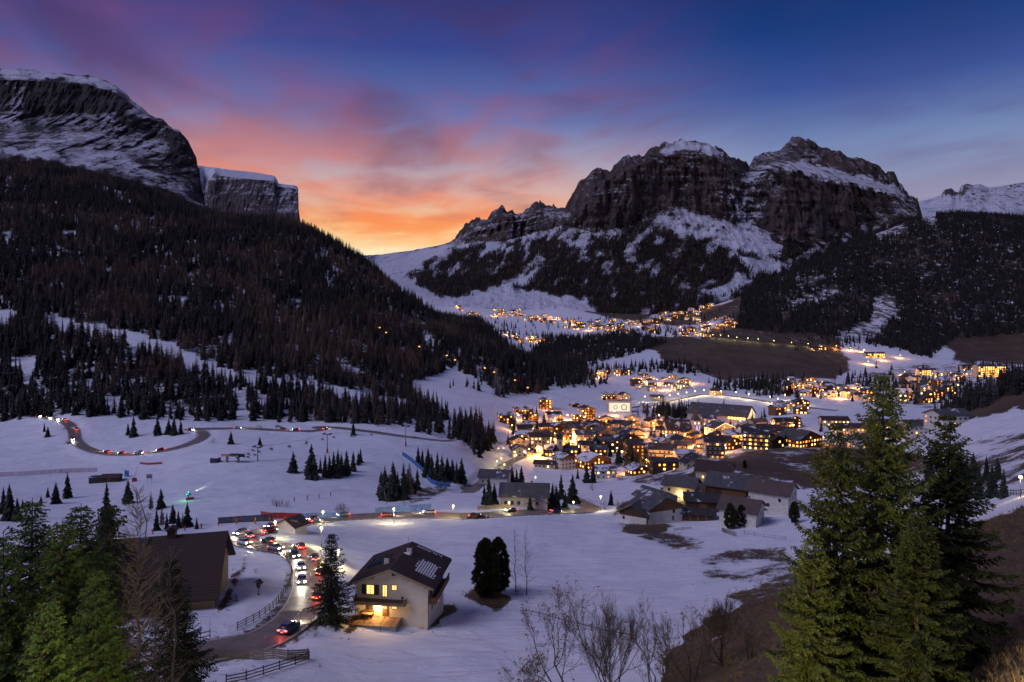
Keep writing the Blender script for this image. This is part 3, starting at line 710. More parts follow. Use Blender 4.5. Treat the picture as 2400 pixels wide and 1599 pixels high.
SNOWP = [([(1540, 500), (1600, 482), (1640, 500), (1690, 520), (1720, 535), (1745, 500), (1790, 470), (1770, 530), (1800, 545), (1835, 590), (1800, 610), (1740, 590), (1690, 575), (1640, 560), (1580, 545), (1530, 530)], .42),
         ([(1690, 450), (1740, 430), (1790, 380), (1805, 392), (1770, 430), (1765, 470), (1740, 520), (1700, 510), (1720, 470)], .3), ([(1840, 395), (1852, 372), (1880, 378), (1960, 400), (2030, 415), (2110, 440), (2130, 470), (2050, 448), (1960, 424), (1880, 410)], .75),
         ([(1680, 345), (1600, 333), (1545, 343), (1552, 362), (1600, 352), (1680, 366)], .6), ([(1660, 430), (1700, 440), (1720, 470), (1690, 480), (1650, 450)], .2),
         ([(1330, 560), (1380, 520), (1395, 545), (1450, 540), (1520, 515), (1540, 540), (1480, 590), (1420, 610), (1350, 590), (1325, 600), (1310, 575)], .18),
         ([(1060, 580), (1090, 560), (1180, 570), (1250, 540), (1330, 530), (1330, 560), (1250, 570), (1150, 600), (1050, 610)], .22), ([(880, 600), (1040, 578), (1070, 575), (1020, 610), (940, 640), (1000, 680), (1060, 700), (1200, 660), (1260, 620), (1290, 620), (1190, 690), (1150, 735), (980, 735), (870, 640)], .4),
         ([(1160, 720), (1180, 680), (1300, 690), (1370, 700), (1400, 740), (1150, 745)], .5), ([(1740, 600), (1850, 620), (1830, 640), (1780, 640), (1700, 595)], .45), ([(1640, 690), (1740, 640), (1760, 660), (1700, 700)], .35)]
ROCKP = [([(1330, 500), (1400, 405), (1520, 360), (1560, 365), (1690, 380), (1750, 410), (1700, 440), (1690, 500), (1600, 480), (1470, 530), (1390, 540)], -.16), ([(1745, 525), (1780, 430), (1850, 410), (1960, 428), (2100, 460), (2000, 530), (1940, 565), (1840, 555)], -.22)]
def snow_r(px, py, T):
    s = np.where(T > 3, -.03, -.06) - .16 * np.clip((T - 4.6) / .6, 0, 1)
    for poly, v in SNOWP: s = s + v * soft_poly(poly, px, py)
    for poly, v in ROCKP: s = s + v * soft_poly(poly, px, py, 10)
    return s + .10 * fbm(px / 60, py / 60, 3.0, 3)
def wood_r(px, py, T):
    w = np.clip((3.05 + .5 * fbm(px / 30, py / 30, 1.0, 4) - T) / .25, 0, 1) * np.clip((px - 930) / 60, 0, 1)
    pat = fbm((px + (py - 600) * .5) / 34, py / 46, 17.0, 4, .62)
    w = w * np.clip((pat + .30 - .22 * np.clip((T - 1.6) / 1.4, 0, 1)) / .16, 0, 1)
    for poly, v in SNOWP:
        if v > .3: w = w * (1 - soft_poly(poly, px, py))
    return w
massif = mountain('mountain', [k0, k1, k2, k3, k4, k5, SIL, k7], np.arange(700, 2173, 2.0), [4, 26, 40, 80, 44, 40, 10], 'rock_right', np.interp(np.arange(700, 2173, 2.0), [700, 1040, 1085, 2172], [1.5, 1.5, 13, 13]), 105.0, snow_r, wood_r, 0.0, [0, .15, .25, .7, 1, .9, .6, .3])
# left massif
c0 = [(-1300, 460, 1750), (0, 450, 1750), (240, 475, 1750), (340, 500, 1750), (486, 560, 1800)]
c1 = [(-1300, 330, 1950), (0, 362, 1950), (136, 384, 1950), (240, 408, 1950), (340, 430, 1950), (425, 462, 1950), (479, 490, 2000), (486, 540, 2000)]
c2 = [(-1300, 230, 2350), (0, 292, 2300), (100, 292, 2300), (200, 302, 2280), (300, 332, 2250), (400, 382, 2200), (450, 424, 2180), (479, 478, 2120), (486, 530, 2150)]
c3 = [(-1300, 200, 2450), (0, 262, 2400), (100, 268, 2400), (200, 262, 2400), (300, 265, 2400), (340, 292, 2380), (381, 321, 2350), (422, 341, 2300), (449, 391, 2260), (466, 421, 2230), (479, 473, 2180), (486, 525, 2250)]
c4 = [(-1300, 90, 2500), (0, 186, 2480), (100, 192, 2470), (200, 198, 2470), (272, 217, 2460), (306, 247, 2450), (340, 273, 2440), (381, 291, 2410), (422, 319, 2360), (449, 361, 2310), (466, 397, 2280), (479, 471, 2240), (486, 520, 2300)]
c5 = [(-1300, 60, 2900), (-300, 140, 2850), (0, 163, 2800), (51, 165, 2800), (102, 171, 2780), (153, 176, 2760), (204, 180, 2740), (231, 187, 2720), (272, 202, 2680), (292, 219, 2640), (306, 236, 2600), (340, 263, 2560), (360, 278, 2540), (381, 280, 2520), (405, 304, 2480),
      (422, 309, 2450), (439, 331, 2420), (449, 352, 2400), (460, 372, 2390), (466, 387, 2380), (465, 404, 2380), (471, 434, 2380), (479, 468, 2380), (486, 515, 2450)]
c7 = [(p, q + 120, Y + 600) for p, q, Y in c5]
def snow_l(px, py, T):
    s = np.zeros(px.shape) - .02
    for poly, v in [([(0, 345), (60, 350), (110, 340), (150, 375), (40, 375), (-400, 370), (-400, 330)], .4), ([(10, 180), (60, 200), (60, 245), (40, 290), (0, 290), (-20, 260), (40, 230)], .25), ([(140, 340), (160, 290), (260, 262), (290, 300), (340, 330), (360, 360), (290, 380), (230, 400), (170, 390)], .14),
                    ([(0, 160), (130, 172), (230, 186), (290, 222), (250, 208), (140, 184), (0, 178)], .4), ([(315, 245), (350, 275), (345, 285), (312, 262)], .3)]:
        s = s + v * soft_poly(poly, px, py)
    s = s - .3 * soft_poly([(70, 200), (130, 185), (260, 212), (300, 250), (290, 262), (200, 258), (110, 268), (60, 270)], px, py, 8)
    s = s - .18 * soft_poly([(380, 310), (420, 310), (466, 390), (479, 470), (420, 430), (390, 370)], px, py, 8)
    return s - .10 + .35 * fbm(px / 45, py / 35, 7.0, 4)
def wood_l(px, py, T): return np.clip((1.18 + .25 * fbm(px / 30, py / 30, 2.0, 3) - T) / .2, 0, 1)
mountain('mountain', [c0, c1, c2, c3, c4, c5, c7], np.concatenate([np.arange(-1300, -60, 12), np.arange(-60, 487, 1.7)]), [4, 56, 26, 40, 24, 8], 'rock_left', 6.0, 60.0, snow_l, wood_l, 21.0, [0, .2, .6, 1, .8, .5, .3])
# the plateau cliff behind it
d0 = [(430, 560, 4200), (760, 580, 4200)]
d1 = [(430, 500, 4200), (600, 498, 4200), (700, 500, 4200), (707, 540, 4200)]
d2 = [(430, 395, 4330), (466, 398, 4340), (480, 440, 4330), (492, 420, 4300), (503, 404, 4290), (512, 410, 4300), (520, 413, 4300), (595, 421, 4300), (643, 424, 4300), (650, 436, 4330), (653, 438, 4330), (690, 442, 4330), (698, 448, 4330), (700, 495, 4330), (707, 540, 4330)]
d3 = [(430, 384, 4800), (466, 389, 4800), (544, 399, 4750), (600, 405, 4700), (643, 413, 4600), (649, 421, 4550), (653, 431, 4550), (690, 435, 4500), (696, 438, 4500), (699, 443, 4480), (700, 492, 4480), (707, 538, 4480)]
d4 = [(p, q + 60, Y + 800) for p, q, Y in d3]
def snow_d(px, py, T): return np.where(T > 2, .5, -.1) + .7 * soft_poly([(466, 400), (500, 408), (485, 440), (482, 470), (472, 440)], px, py) + .12 * fbm(px / 20, py / 20, 3.0, 3)
mountain('mountain', [d0, d1, d2, d3, d4], np.arange(430, 708, 1.0), [3, 60, 24, 6], 'rock_far', 1.2, 34.0, snow_d, None, 40.0, [0, 1, .7, .1, .1])
# snowy ridge far off on the right
e0 = [(2080, 560, 5200), (3200, 560, 5200)]
e1 = [(2080, 520, 5400), (2140, 505, 5400), (2400, 520, 5400), (3200, 520, 5400)]
e2 = [(2080, 490, 6000), (2150, 474, 6000), (2175, 468, 6000), (2206, 457, 6000), (2212, 446, 6000), (2229, 441, 6000), (2239, 450, 6000), (2248, 450, 6000), (2251, 437, 6000), (2266, 431, 6000), (2280, 434, 6000), (2297, 432, 6000), (2318, 440, 6000), (2348, 436, 6000), (2400, 428, 6000), (2800, 400, 6000), (3200, 420, 6000)]
e3 = [(p, q + 50, Y + 900) for p, q, Y in e2]
mountain('mountain', [e0, e1, e2, e3], np.concatenate([np.arange(2080, 2440, 1.6), np.arange(2440, 3200, 12)]), [3, 50, 8], 'rock_far', .8, 70.0, lambda px, py, T: .12 + .12 * fbm(px / 40, py / 25, 1.0, 3) - .5 * soft_poly([(2205, 460), (2215, 440), (2240, 450), (2270, 430), (2265, 455), (2250, 455)], px, py, 4), None, 60.0, [0, .5, .6, .3])

# ------------------------------------------------------------------ mesh builder
class MB:
    def __init__(s): s.v, s.f, s.mi = [], [], []
    def add(s, verts, faces, mi=0):
        o = len(s.v); s.v.extend([tuple(map(float, p)) for p in verts]); s.f.extend([tuple(i + o for i in f) for f in faces]); s.mi.extend([mi] * len(faces)); return s
    def box(s, x0, x1, y0, y1, z0, z1, mi=0):
        return s.add([(x0, y0, z0), (x1, y0, z0), (x1, y1, z0), (x0, y1, z0), (x0, y0, z1), (x1, y0, z1), (x1, y1, z1), (x0, y1, z1)],
              [(0, 3, 2, 1), (4, 5, 6, 7), (0, 1, 5, 4), (1, 2, 6, 5), (2, 3, 7, 6), (3, 0, 4, 7)], mi)
    def prism(s, poly, z0, z1, axis='y', mi=0):
        """poly (a, b) extruded along axis between z0 and z1; axis y: poly in x-z"""
        n = len(poly)
        def pt(a, b, c): return {'y': (a, c, b), 'x': (c, a, b), 'z': (a, b, c)}[axis]
        vs = [pt(a, b, z0) for a, b in poly] + [pt(a, b, z1) for a, b in poly]
        fs = [tuple(range(n)), tuple(range(2 * n - 1, n - 1, -1))] + [(i, i + n, (i + 1) % n + n, (i + 1) % n) for i in range(n)]
        return s.add(vs, fs, mi)
    def tube(s, pts, rads, n=6, mi=0, cap=True):
        pts = [np.asarray(p, float) for p in pts]
        vs, fs = [], []
        for i, p in enumerate(pts):
            d = pts[min(i + 1, len(pts) - 1)] - pts[max(i - 1, 0)]; d = d / (np.linalg.norm(d) + 1e-9)
            u = np.cross(d, (0, 0, 1.0) if abs(d[2]) < .9 else (1.0, 0, 0)); u /= np.linalg.norm(u); w = np.cross(d, u)
            r = rads[i] if hasattr(rads, '__len__') else rads
            for k in range(n):
                a = 2 * math.pi * k / n; vs.append(p + r * (u * math.cos(a) + w * math.sin(a)))
        for i in range(len(pts) - 1):
            for k in range(n): fs.append((i * n + k, i * n + (k + 1) % n, (i + 1) * n + (k + 1) % n, (i + 1) * n + k))
        if cap: fs += [tuple(range(n - 1, -1, -1)), tuple((len(pts) - 1) * n + k for k in range(n))]
        return s.add(vs, fs, mi)
    def lathe(s, prof, n=12, mi=0, c=(0, 0, 0)):
        vs = [(c[0] + r * math.cos(2 * math.pi * k / n), c[1] + r * math.sin(2 * math.pi * k / n), c[2] + z) for r, z in prof for k in range(n)]
        fs = [(i * n + k, i * n + (k + 1) % n, (i + 1) * n + (k + 1) % n, (i + 1) * n + k) for i in range(len(prof) - 1) for k in range(n)]
        return s.add(vs, fs, mi)
    def mesh(s, name, mats, smooth=False):
        me = bpy.data.meshes.new(name); me.from_pydata(s.v, [], s.f)
        for m in ([mats] if isinstance(mats, str) else mats): me.materials.append(MATS[m])
        if len(me.materials) > 1: me.polygons.foreach_set('material_index', s.mi)
        if smooth: me.polygons.foreach_set('use_smooth', [True] * len(me.polygons))
        me.update(); return me
    def obj(s, name, mats, parent=None, smooth=False, **props): return link(name, s.mesh(name, mats, smooth), parent, **props)
def tri_mesh(name, V, T, mats, mi=None, smooth=False):
    V = np.asarray(V, np.float32); T = np.asarray(T, np.int32)
    me = bpy.data.meshes.new(name)
    me.vertices.add(len(V)); me.vertices.foreach_set('co', V.reshape(-1))
    me.loops.add(T.size); me.loops.foreach_set('vertex_index', T.reshape(-1))
    me.polygons.add(len(T)); me.polygons.foreach_set('loop_start', np.arange(0, T.size, 3, dtype=np.int32)); me.polygons.foreach_set('loop_total', np.full(len(T), 3, np.int32))
    for m in ([mats] if isinstance(mats, str) else mats): me.materials.append(MATS[m])
    if mi is not None: me.polygons.foreach_set('material_index', np.asarray(mi, np.int32))
    if smooth: me.polygons.foreach_set('use_smooth', np.ones(len(T), bool))
    me.update(calc_edges=True); return me
def empty(name, loc=(0, 0, 0), rz=0.0, label=None, category=None, group=None):
    o = bpy.data.objects.new(name, None); o.empty_display_size = .5; COL.objects.link(o)
    o.location = loc; o.rotation_euler = (0, 0, rz)
    if label: o['label'] = label
    if category: o['category'] = category
    if group: o['group'] = group
    return o
def tag(o, label, category, group=None):
    o['label'] = label; o['category'] = category
    if group: o['group'] = group
    return o

# ------------------------------------------------------------------ trees
def trunk_mesh(name, H, r, mat='bark', n=7, bend=.0, seed=0):
    g = np.random.default_rng(seed); pts, rad = [], []
    for k in range(9):
        t = k / 8; pts.append((bend * H * math.sin(t * 2.1) + .004 * H * g.normal(), .004 * H * g.normal(), -1.0 + (H + 1.0) * t)); rad.append(r * (1.35 if k == 0 else 1) * (1 - t) ** .85 + .015)
    return MB().tube(pts, rad, n).mesh(name, mat, True)
def conifer_low(seed, H=20.0, Rm=3.4, tiers=11, blades=9, mat='spruce_far', sparse=0.0, power=.9):
    """far conifer: tiers of drooping folded boughs; some boughs missing"""
    g = np.random.default_rng(seed); V, T = [], []
    def tri(a, b, c):
        o = len(V); V.extend([a, b, c]); T.append((o, o + 1, o + 2))
    for i in range(tiers):
        t = (i + .3) / tiers; z = H * (.07 + .93 * t); L = Rm * (1 - t) ** power * g.uniform(.82, 1.12) + .25
        nb = max(5, int(blades * (1 - .4 * t))); ph = g.uniform(0, 6.3)
        for k in range(nb):
            if g.random() < sparse: continue
            a = ph + 6.283 * k / nb + g.normal() * .15; l = L * g.uniform(.55, 1.28); w = l * g.uniform(.26, .40) + .1; drop = l * g.uniform(.25, .55) + H / tiers * .2
            ca, sa = math.cos(a), math.sin(a); z0 = z + H / tiers * .5
            tip = (l * ca, l * sa, z - drop); root = (0, 0, z0)
            mid = (.6 * l * ca, .6 * l * sa, z - drop * .3 + .10 * l)
            lf = (.62 * l * ca - w * sa, .62 * l * sa + w * ca, z - drop * .75 - .15 * l); rt = (.62 * l * ca + w * sa, .62 * l * sa - w * ca, z - drop * .75 - .15 * l)
            tri(root, lf, mid); tri(root, mid, rt); tri(mid, lf, tip); tri(mid, tip, rt)
    tri((-.3, 0, H * .9), (.3, 0, H * .9), (0, 0, H * 1.04)); tri((0, -.3, H * .9), (0, .3, H * .9), (0, 0, H * 1.04))
    return np.array(V), np.array(T)
def larch_low(seed, H=20.0, Rm=3.0, tiers=18, mat='larch_far'):
    """leafless larch: thin upswept twig blades round a visible stem"""
    g = np.random.default_rng(seed); V, T = [], []
    def tri(a, b, c):
        o = len(V); V.extend([a, b, c]); T.append((o, o + 1, o + 2))
    for i in range(tiers):
        t = (i + .3) / tiers; z = H * (.12 + .88 * t); L = Rm * (1 - t) ** .75 * g.uniform(.8, 1.15) + .2
        for k in range(8):
            a = g.uniform(0, 6.283); l = L * g.uniform(.5, 1.15); ca, sa = math.cos(a), math.sin(a); w = .12 + .09 * l
            dz = l * g.uniform(-.1, .35)
            tri((0, 0, z), (l * ca, l * sa, z + dz), (.5 * l * ca - w * sa, .5 * l * sa + w * ca, z + dz * .3 - .35 * l))
            tri((.2 * l * ca, .2 * l * sa, z), (l * .85 * ca + w * sa, .85 * l * sa - w * ca, z + dz - .3 * l), (.5 * l * ca + w * sa, .5 * l * sa - w * ca, z + dz * .4 + .12 * l))
    for a in (0, 1.57): tri((-.2 * math.cos(a), -.2 * math.sin(a), 0), (.2 * math.cos(a), .2 * math.sin(a), 0), (0, 0, H))
    return np.array(V), np.array(T)

def spruce_fine(seed, H, Rm, dens=1.0, needle=1.0, cut=0.0, cones=0):
    """near spruce: whorled boughs, each bough a drooping axis with hanging side twigs and needle sprays.
    returns crown (V, T), bough wood builder"""
    g = np.random.default_rng(seed)
    Vs, Ts, cnt = [], [], 0
    wood = MB()
    nwh = int(H / .42)
    tips = []
    for i in range(nwh):
        t = (i + g.uniform(0, .8)) / nwh
        z = H * (cut + (1 - cut) * (.03 + .955 * t))
        L = Rm * (1 - t) ** .82 * (1 - .25 * max(0, .12 - t) / .12) + .18
        nb = 4 + int(g.random() * 3) if t < .9 else 4
        ph = g.uniform(0, 6.28)
        for k in range(nb):
            a = ph + 6.283 * k / nb + g.normal() * .2
            l = L * g.uniform(.62, 1.18)
            up = -.35 + .95 * t + g.normal() * .08      # lower boughs sag, upper ones rise
            ca, sa = math.cos(a), math.sin(a)
            ns = max(4, int(l / .16 * dens))
            s = np.linspace(.12, 1, ns)
            rr = l * s; hz = l * (up * s - .30 * s ** 2 * (1 - t) + .26 * s ** 4)
            ax = np.stack([rr * ca, rr * sa, z + hz], -1)
            if l > .5:
                wood.tube([(0, 0, z), ax[ns // 2], ax[-1]], [.02 + .018 * l, .012 + .008 * l, .006], 3, cap=False)
            # side twigs left and right, drooping
            tw = np.repeat(np.arange(ns), 2); sd = np.tile([-1.0, 1.0], ns)
            tl = (.22 + .34 * (l - rr[tw]) * .55 + .10) * g.uniform(.6, 1.25, len(tw)); tl = np.minimum(tl, .95)
            ang = g.uniform(.55, 1.05, len(tw))
            dirx = ca * np.cos(ang) - sa * np.sin(ang) * sd; diry = sa * np.cos(ang) + ca * np.sin(ang) * sd
            dz = -g.uniform(.15, .75, len(tw)) * (1 - .5 * t)
            dv = np.stack([dirx, diry, dz], -1); dv /= np.linalg.norm(dv, axis=1)[:, None]
            p0 = ax[tw]; p1 = p0 + dv * tl[:, None]; p1[:, 2] -= .10 * tl
            # each twig: a few lance-shaped sprays along it
            K = 4
            for q in range(K):
                f0 = q / K; b0 = p0 + (p1 - p0) * f0
                e = b0 + (p1 - p0) * (1.0 / K * 1.5) + g.normal(size=b0.shape) * .035
                e[:, 2] -= .03
                sdv = np.cross(dv, g.normal(size=dv.shape)); sdv /= np.linalg.norm(sdv, axis=1)[:, None] + 1e-6
                wd = needle * (.055 + .035 * g.random(len(tw)))[:, None]
                m1 = b0 + (e - b0) * .45 + sdv * wd; m2 = b0 + (e - b0) * .45 - sdv * wd
                v = np.stack([b0, m1, e, m2], 1).reshape(-1, 3); o = cnt + np.arange(len(tw))[:, None] * 4
                Vs.append(v); Ts.append(np.concatenate([o + [0, 1, 2], o + [0, 2, 3]], 0)); cnt += len(v)
            # the bough tip itself
            if t > .55 and g.random() < cones: tips.append(ax[-1])
    return np.concatenate(Vs), np.concatenate(Ts), wood, tips
def spray_dome(seed, H, Rm, n, prof, size=.35):
    """dense rounded stone pine: many upright needle tufts over a lumpy body"""
    g = np.random.default_rng(seed)
    nc = 300
    tc0 = g.random(nc) ** .85; a0 = g.uniform(0, 6.283, nc); r0 = Rm * prof(tc0) * g.uniform(.3, 1.0, nc) ** .6
    cc = np.stack([r0 * np.cos(a0), r0 * np.sin(a0), H * tc0 * g.uniform(.96, 1.02, nc)], -1); cr0 = g.uniform(.4, .8, nc) * (1 - .35 * tc0)
    k = g.integers(0, nc, n); dd = g.normal(size=(n, 3)); dd /= np.linalg.norm(dd, axis=1)[:, None]; dd[:, 2] = np.abs(dd[:, 2]) * 1.1 - .35
    p = cc[k] + dd * cr0[k][:, None] * g.uniform(.5, 1.0, n)[:, None]
    a = np.arctan2(p[:, 1], p[:, 0])
    d = np.stack([np.cos(a), np.sin(a), g.uniform(.1, 1.4, n)], -1) + g.normal(size=(n, 3)) * .5; d /= np.linalg.norm(d, axis=1)[:, None]
    Vs, Ts, c = [], [], 0
    for q in range(3):
        s = np.cross(d, g.normal(size=d.shape)); s /= np.linalg.norm(s, axis=1)[:, None] + 1e-6
        L = size * g.uniform(.6, 1.3, n)[:, None]; e = p + d * L + g.normal(size=p.shape) * .06
        v = np.stack([p - s * L * .22, p + s * L * .22, e], 1).reshape(-1, 3); Vs.append(v); Ts.append(np.arange(len(v)).reshape(-1, 3) + c); c += len(v)
    return np.concatenate(Vs), np.concatenate(Ts)
def bare_tree(seed, H, spread=.55, stems=1, levels=5, r0=.14, upright=.5, leaves=0, mat='twig', split=3):
    """leafless broadleaf: stems fork into finer and finer twigs"""
    g = np.random.default_rng(seed); trunk, twig = MB(), MB(); LV = []
    def grow(p, d, L, r, lev):
        n = 4 if lev < 2 else 3; pts = [p]; dd = d.copy()
        for i in range(n - 1):
            dd = dd + g.normal(size=3) * .13 + np.array([0, 0, upright * .12]); dd /= np.linalg.norm(dd)
            pts.append(pts[-1] + dd * L / (n - 1))
        (trunk if lev == 0 else twig).tube(pts, np.linspace(r, r * .55, n), 6 if lev == 0 else (4 if lev < 3 else 3), cap=False)
        if lev >= levels - 1:
            if leaves and g.random() < leaves: LV.append(pts[-1])
            return
        nk = split + (g.random() < .6) + (1 if lev >= 2 else 0)
        for k in range(nk):
            f = g.uniform(.3, 1.0) if k else 1.0
            q = pts[min(int(f * (n - 1)), n - 2)]; q = q + (pts[min(int(f * (n - 1)) + 1, n - 1)] - q) * ((f * (n - 1)) % 1 if f < 1 else 1)
            nd = dd + g.normal(size=3) * spread + np.array([0, 0, upright * .35]); nd /= np.linalg.norm(nd)
            grow(q, nd, L * g.uniform(.5, .78), max(r * g.uniform(.42, .6), .008), lev + 1)
    for s in range(stems):
        d0 = np.array([g.normal() * .22 * (stems > 1), g.normal() * .22 * (stems > 1), 1.0]); d0 /= np.linalg.norm(d0)
        grow(np.array([g.normal() * .15 * (stems > 1), g.normal() * .15 * (stems > 1), -.5]), d0, H * .42, r0, 0)
    return trunk, twig, LV
def leader_tree(seed, H, r0=.12, Rm=2.2, n=46):
    """tall bare tree with one straight stem and thin side branches"""
    g = np.random.default_rng(seed); trunk, twig = MB(), MB()
    trunk.tube([(g.normal() * .05 * k, g.normal() * .05 * k, -.5 + (H + .5) * k / 8) for k in range(9)], np.linspace(r0, .02, 9), 6)
    for i in range(n):
        t = .16 + .82 * i / n; z = H * t; a = g.uniform(0, 6.28); L = Rm * (1.05 - t) ** .6 * g.uniform(.5, 1.1); d = np.array([math.cos(a), math.sin(a), g.uniform(.25, .8)])
        p = np.array([0, 0, z]); q = p + d * L * .5; e = q + (d + (0, 0, .35)) * L * .5; twig.tube([p, q, e], [.028, .018, .007], 3, cap=False)
        for k in range(5):
            f = g.uniform(.25, 1); s = p + (e - p) * f; dd = d + g.normal(size=3) * .5; twig.tube([s, s + dd * L * .3], [.012, .005], 3, cap=False)
    return trunk, twig

# prototypes for the woods (drawn only as copies)
PROTO = bpy.data.collections.new("wood_prototypes")
def crown_trunk_mesh(name, V, T, mat, H, r):
    tm = MB().tube([(0, 0, -1.5), (0, 0, H * .5), (0, 0, H * .95)], [r, r * .6, .04], 5, cap=False)
    tv, tf = [], []
    for f in tm.f: tf += [(f[0], f[1], f[2]), (f[0], f[2], f[3])]
    VV = np.concatenate([V, np.array(tm.v)]); TT = np.concatenate([T, np.array(tf) + len(V)])
    return tri_mesh(name, VV, TT, [mat, 'bark'], [0] * len(T) + [1] * len(tf))
LOWS = []   # (crown V, T, mat)
for i in range(5): LOWS.append((*conifer_low(100 + i, 20, [3.0, 3.5, 3.9, 2.6, 3.3][i], [11, 12, 12, 13, 10][i], 9, sparse=.1), 'spruce_far'))
for i in range(3): LOWS.append((*larch_low(200 + i, 20, [3.4, 3.9, 3.0][i]), 'larch_far'))
for i, (V, T, mname) in enumerate(LOWS):
    o = bpy.data.objects.new('%02d_proto' % i, crown_trunk_mesh('wood_tree', V, T, mname, 20, .28)); PROTO.objects.link(o)
def wood_group():
    ng = bpy.data.node_groups.new('wood_scatter', 'GeometryNodeTree')
    ng.interface.new_socket('Geometry', in_out='INPUT', socket_type='NodeSocketGeometry'); ng.interface.new_socket('Geometry', in_out='OUTPUT', socket_type='NodeSocketGeometry')
    gi = ng.nodes.new('NodeGroupInput'); go = ng.nodes.new('NodeGroupOutput')
    ci = ng.nodes.new('GeometryNodeCollectionInfo'); ci.inputs['Collection'].default_value = PROTO; ci.inputs['Separate Children'].default_value = True; ci.inputs['Reset Children'].default_value = True
    ip = ng.nodes.new('GeometryNodeInstanceOnPoints'); ip.inputs['Pick Instance'].default_value = True
    def attr(nm, typ):
        n = ng.nodes.new('GeometryNodeInputNamedAttribute'); n.data_type = typ; n.inputs['Name'].default_value = nm
        return n.outputs['Attribute']
    L = ng.links.new
    mp = ng.nodes.new('GeometryNodeMeshToPoints')
    L(gi.outputs[0], mp.inputs['Mesh']); L(mp.outputs[0], ip.inputs['Points']); L(ci.outputs[0], ip.inputs['Instance'])
    L(attr('kindex', 'INT'), ip.inputs['Instance Index']); L(attr('rot', 'FLOAT_VECTOR'), ip.inputs['Rotation']); L(attr('scl', 'FLOAT_VECTOR'), ip.inputs['Scale'])
    L(ip.outputs[0], go.inputs[0])
    return ng
WOODG = wood_group()
def wood(name, pts, scl, kindex, label):
    me = bpy.data.meshes.new(name); n = len(pts)
    me.vertices.add(n); me.vertices.foreach_set('co', np.asarray(pts, np.float32).reshape(-1))
    a = me.attributes.new('kindex', 'INT', 'POINT'); a.data.foreach_set('value', np.asarray(kindex, np.int32))
    rot = np.zeros((n, 3), np.float32); rot[:, 2] = rng.uniform(0, 6.28, n); rot[:, :2] = rng.normal(size=(n, 2)) * .03
    a = me.attributes.new('rot', 'FLOAT_VECTOR', 'POINT'); a.data.foreach_set('vector', rot.reshape(-1))
    s3 = np.stack([scl * rng.uniform(.85, 1.2, n), scl * rng.uniform(.85, 1.2, n), scl], -1).astype(np.float32)
    a = me.attributes.new('scl', 'FLOAT_VECTOR', 'POINT'); a.data.foreach_set('vector', s3.reshape(-1))
    o = link(name, me, kind='stuff', label=label, category='forest')
    md = o.modifiers.new('scatter', 'NODES'); md.node_group = WOODG
    return o
def scatter(mask, density, seed):
    """random ground points, density per square metre, where mask (on the ground grid) is set"""
    g = np.random.default_rng(seed)
    dY = np.gradient(Ys)[:, None]; dX = np.gradient(pxs)[None] / FOC * GY
    ex = mask * density * dY * dX
    n = g.poisson(ex); ii, jj = np.nonzero(n); rep = n[ii, jj]; ii = np.repeat(ii, rep); jj = np.repeat(jj, rep)
    fy = np.clip(ii + g.uniform(-.5, .5, len(ii)), 0, len(Ys) - 1); Y = np.exp(math.log(8) + fy / (len(Ys) - 1) * math.log(3000 / 8))
    px = pxs[jj] + g.uniform(-.5, .5, len(jj)) * np.gradient(pxs)[jj]
    x = (px - CX) / FOC * Y
    return np.stack([x, Y, gz(x, Y)], -1)
def to_px(p): return CX + p[:, 0] / p[:, 1] * FOC, HOR + (CAMZ - p[:, 2]) / p[:, 1] * FOC

# ------------------------------------------------------------------ woods
gap = fbm(GX / 55, GY / 55, 11.0, 3)
lm = forest_l & ~run_m & ~clear_m & (gap > -.30) & (GP > -500)
ptsL = scatter(lm * np.where(GY < 620, .95, 1.0), .023, 31)
rm = forest_r & ~clr_m & (gap > -.32) & (GP < 2650)
ptsR = scatter(rm, .0125, 32)
ptsV = scatter(val_m & (gap > -.3), .014, 33)
def kinds(p, lar):
    n = fbm(p[:, 0] / 130, p[:, 1] / 130, 21.0, 3); g = rng.random(len(p))
    isl = (n * 1.2 + lar + (g - .5) * .5) > .3
    return np.where(isl, 5 + rng.integers(0, 3, len(p)), rng.integers(0, 5, len(p)))
def sizes(p, lo, hi): return rng.uniform(lo, hi, len(p)) * (1 + .15 * fbm(p[:, 0] / 90, p[:, 1] / 90, 15.0, 2)) / 20.0
pxl, pyl = to_px(ptsL)
larL = .2 + .35 * np.exp(-((pxl - 680) / 170) ** 2 - ((pyl - 800) / 90) ** 2) + .25 * np.exp(-((pxl - 280) / 160) ** 2 - ((pyl - 700) / 60) ** 2) - .5 * ((pyl > 900) & (pxl < 700))
kL, sL = kinds(ptsL, larL), sizes(ptsL, 11, 25)
sL = sL * np.where(pyl > 880, .85, 1.0)
kR, sR = kinds(ptsR, -.16), sizes(ptsR, 13, 24)
kV, sV = kinds(ptsV, -.1), sizes(ptsV, 12, 20)
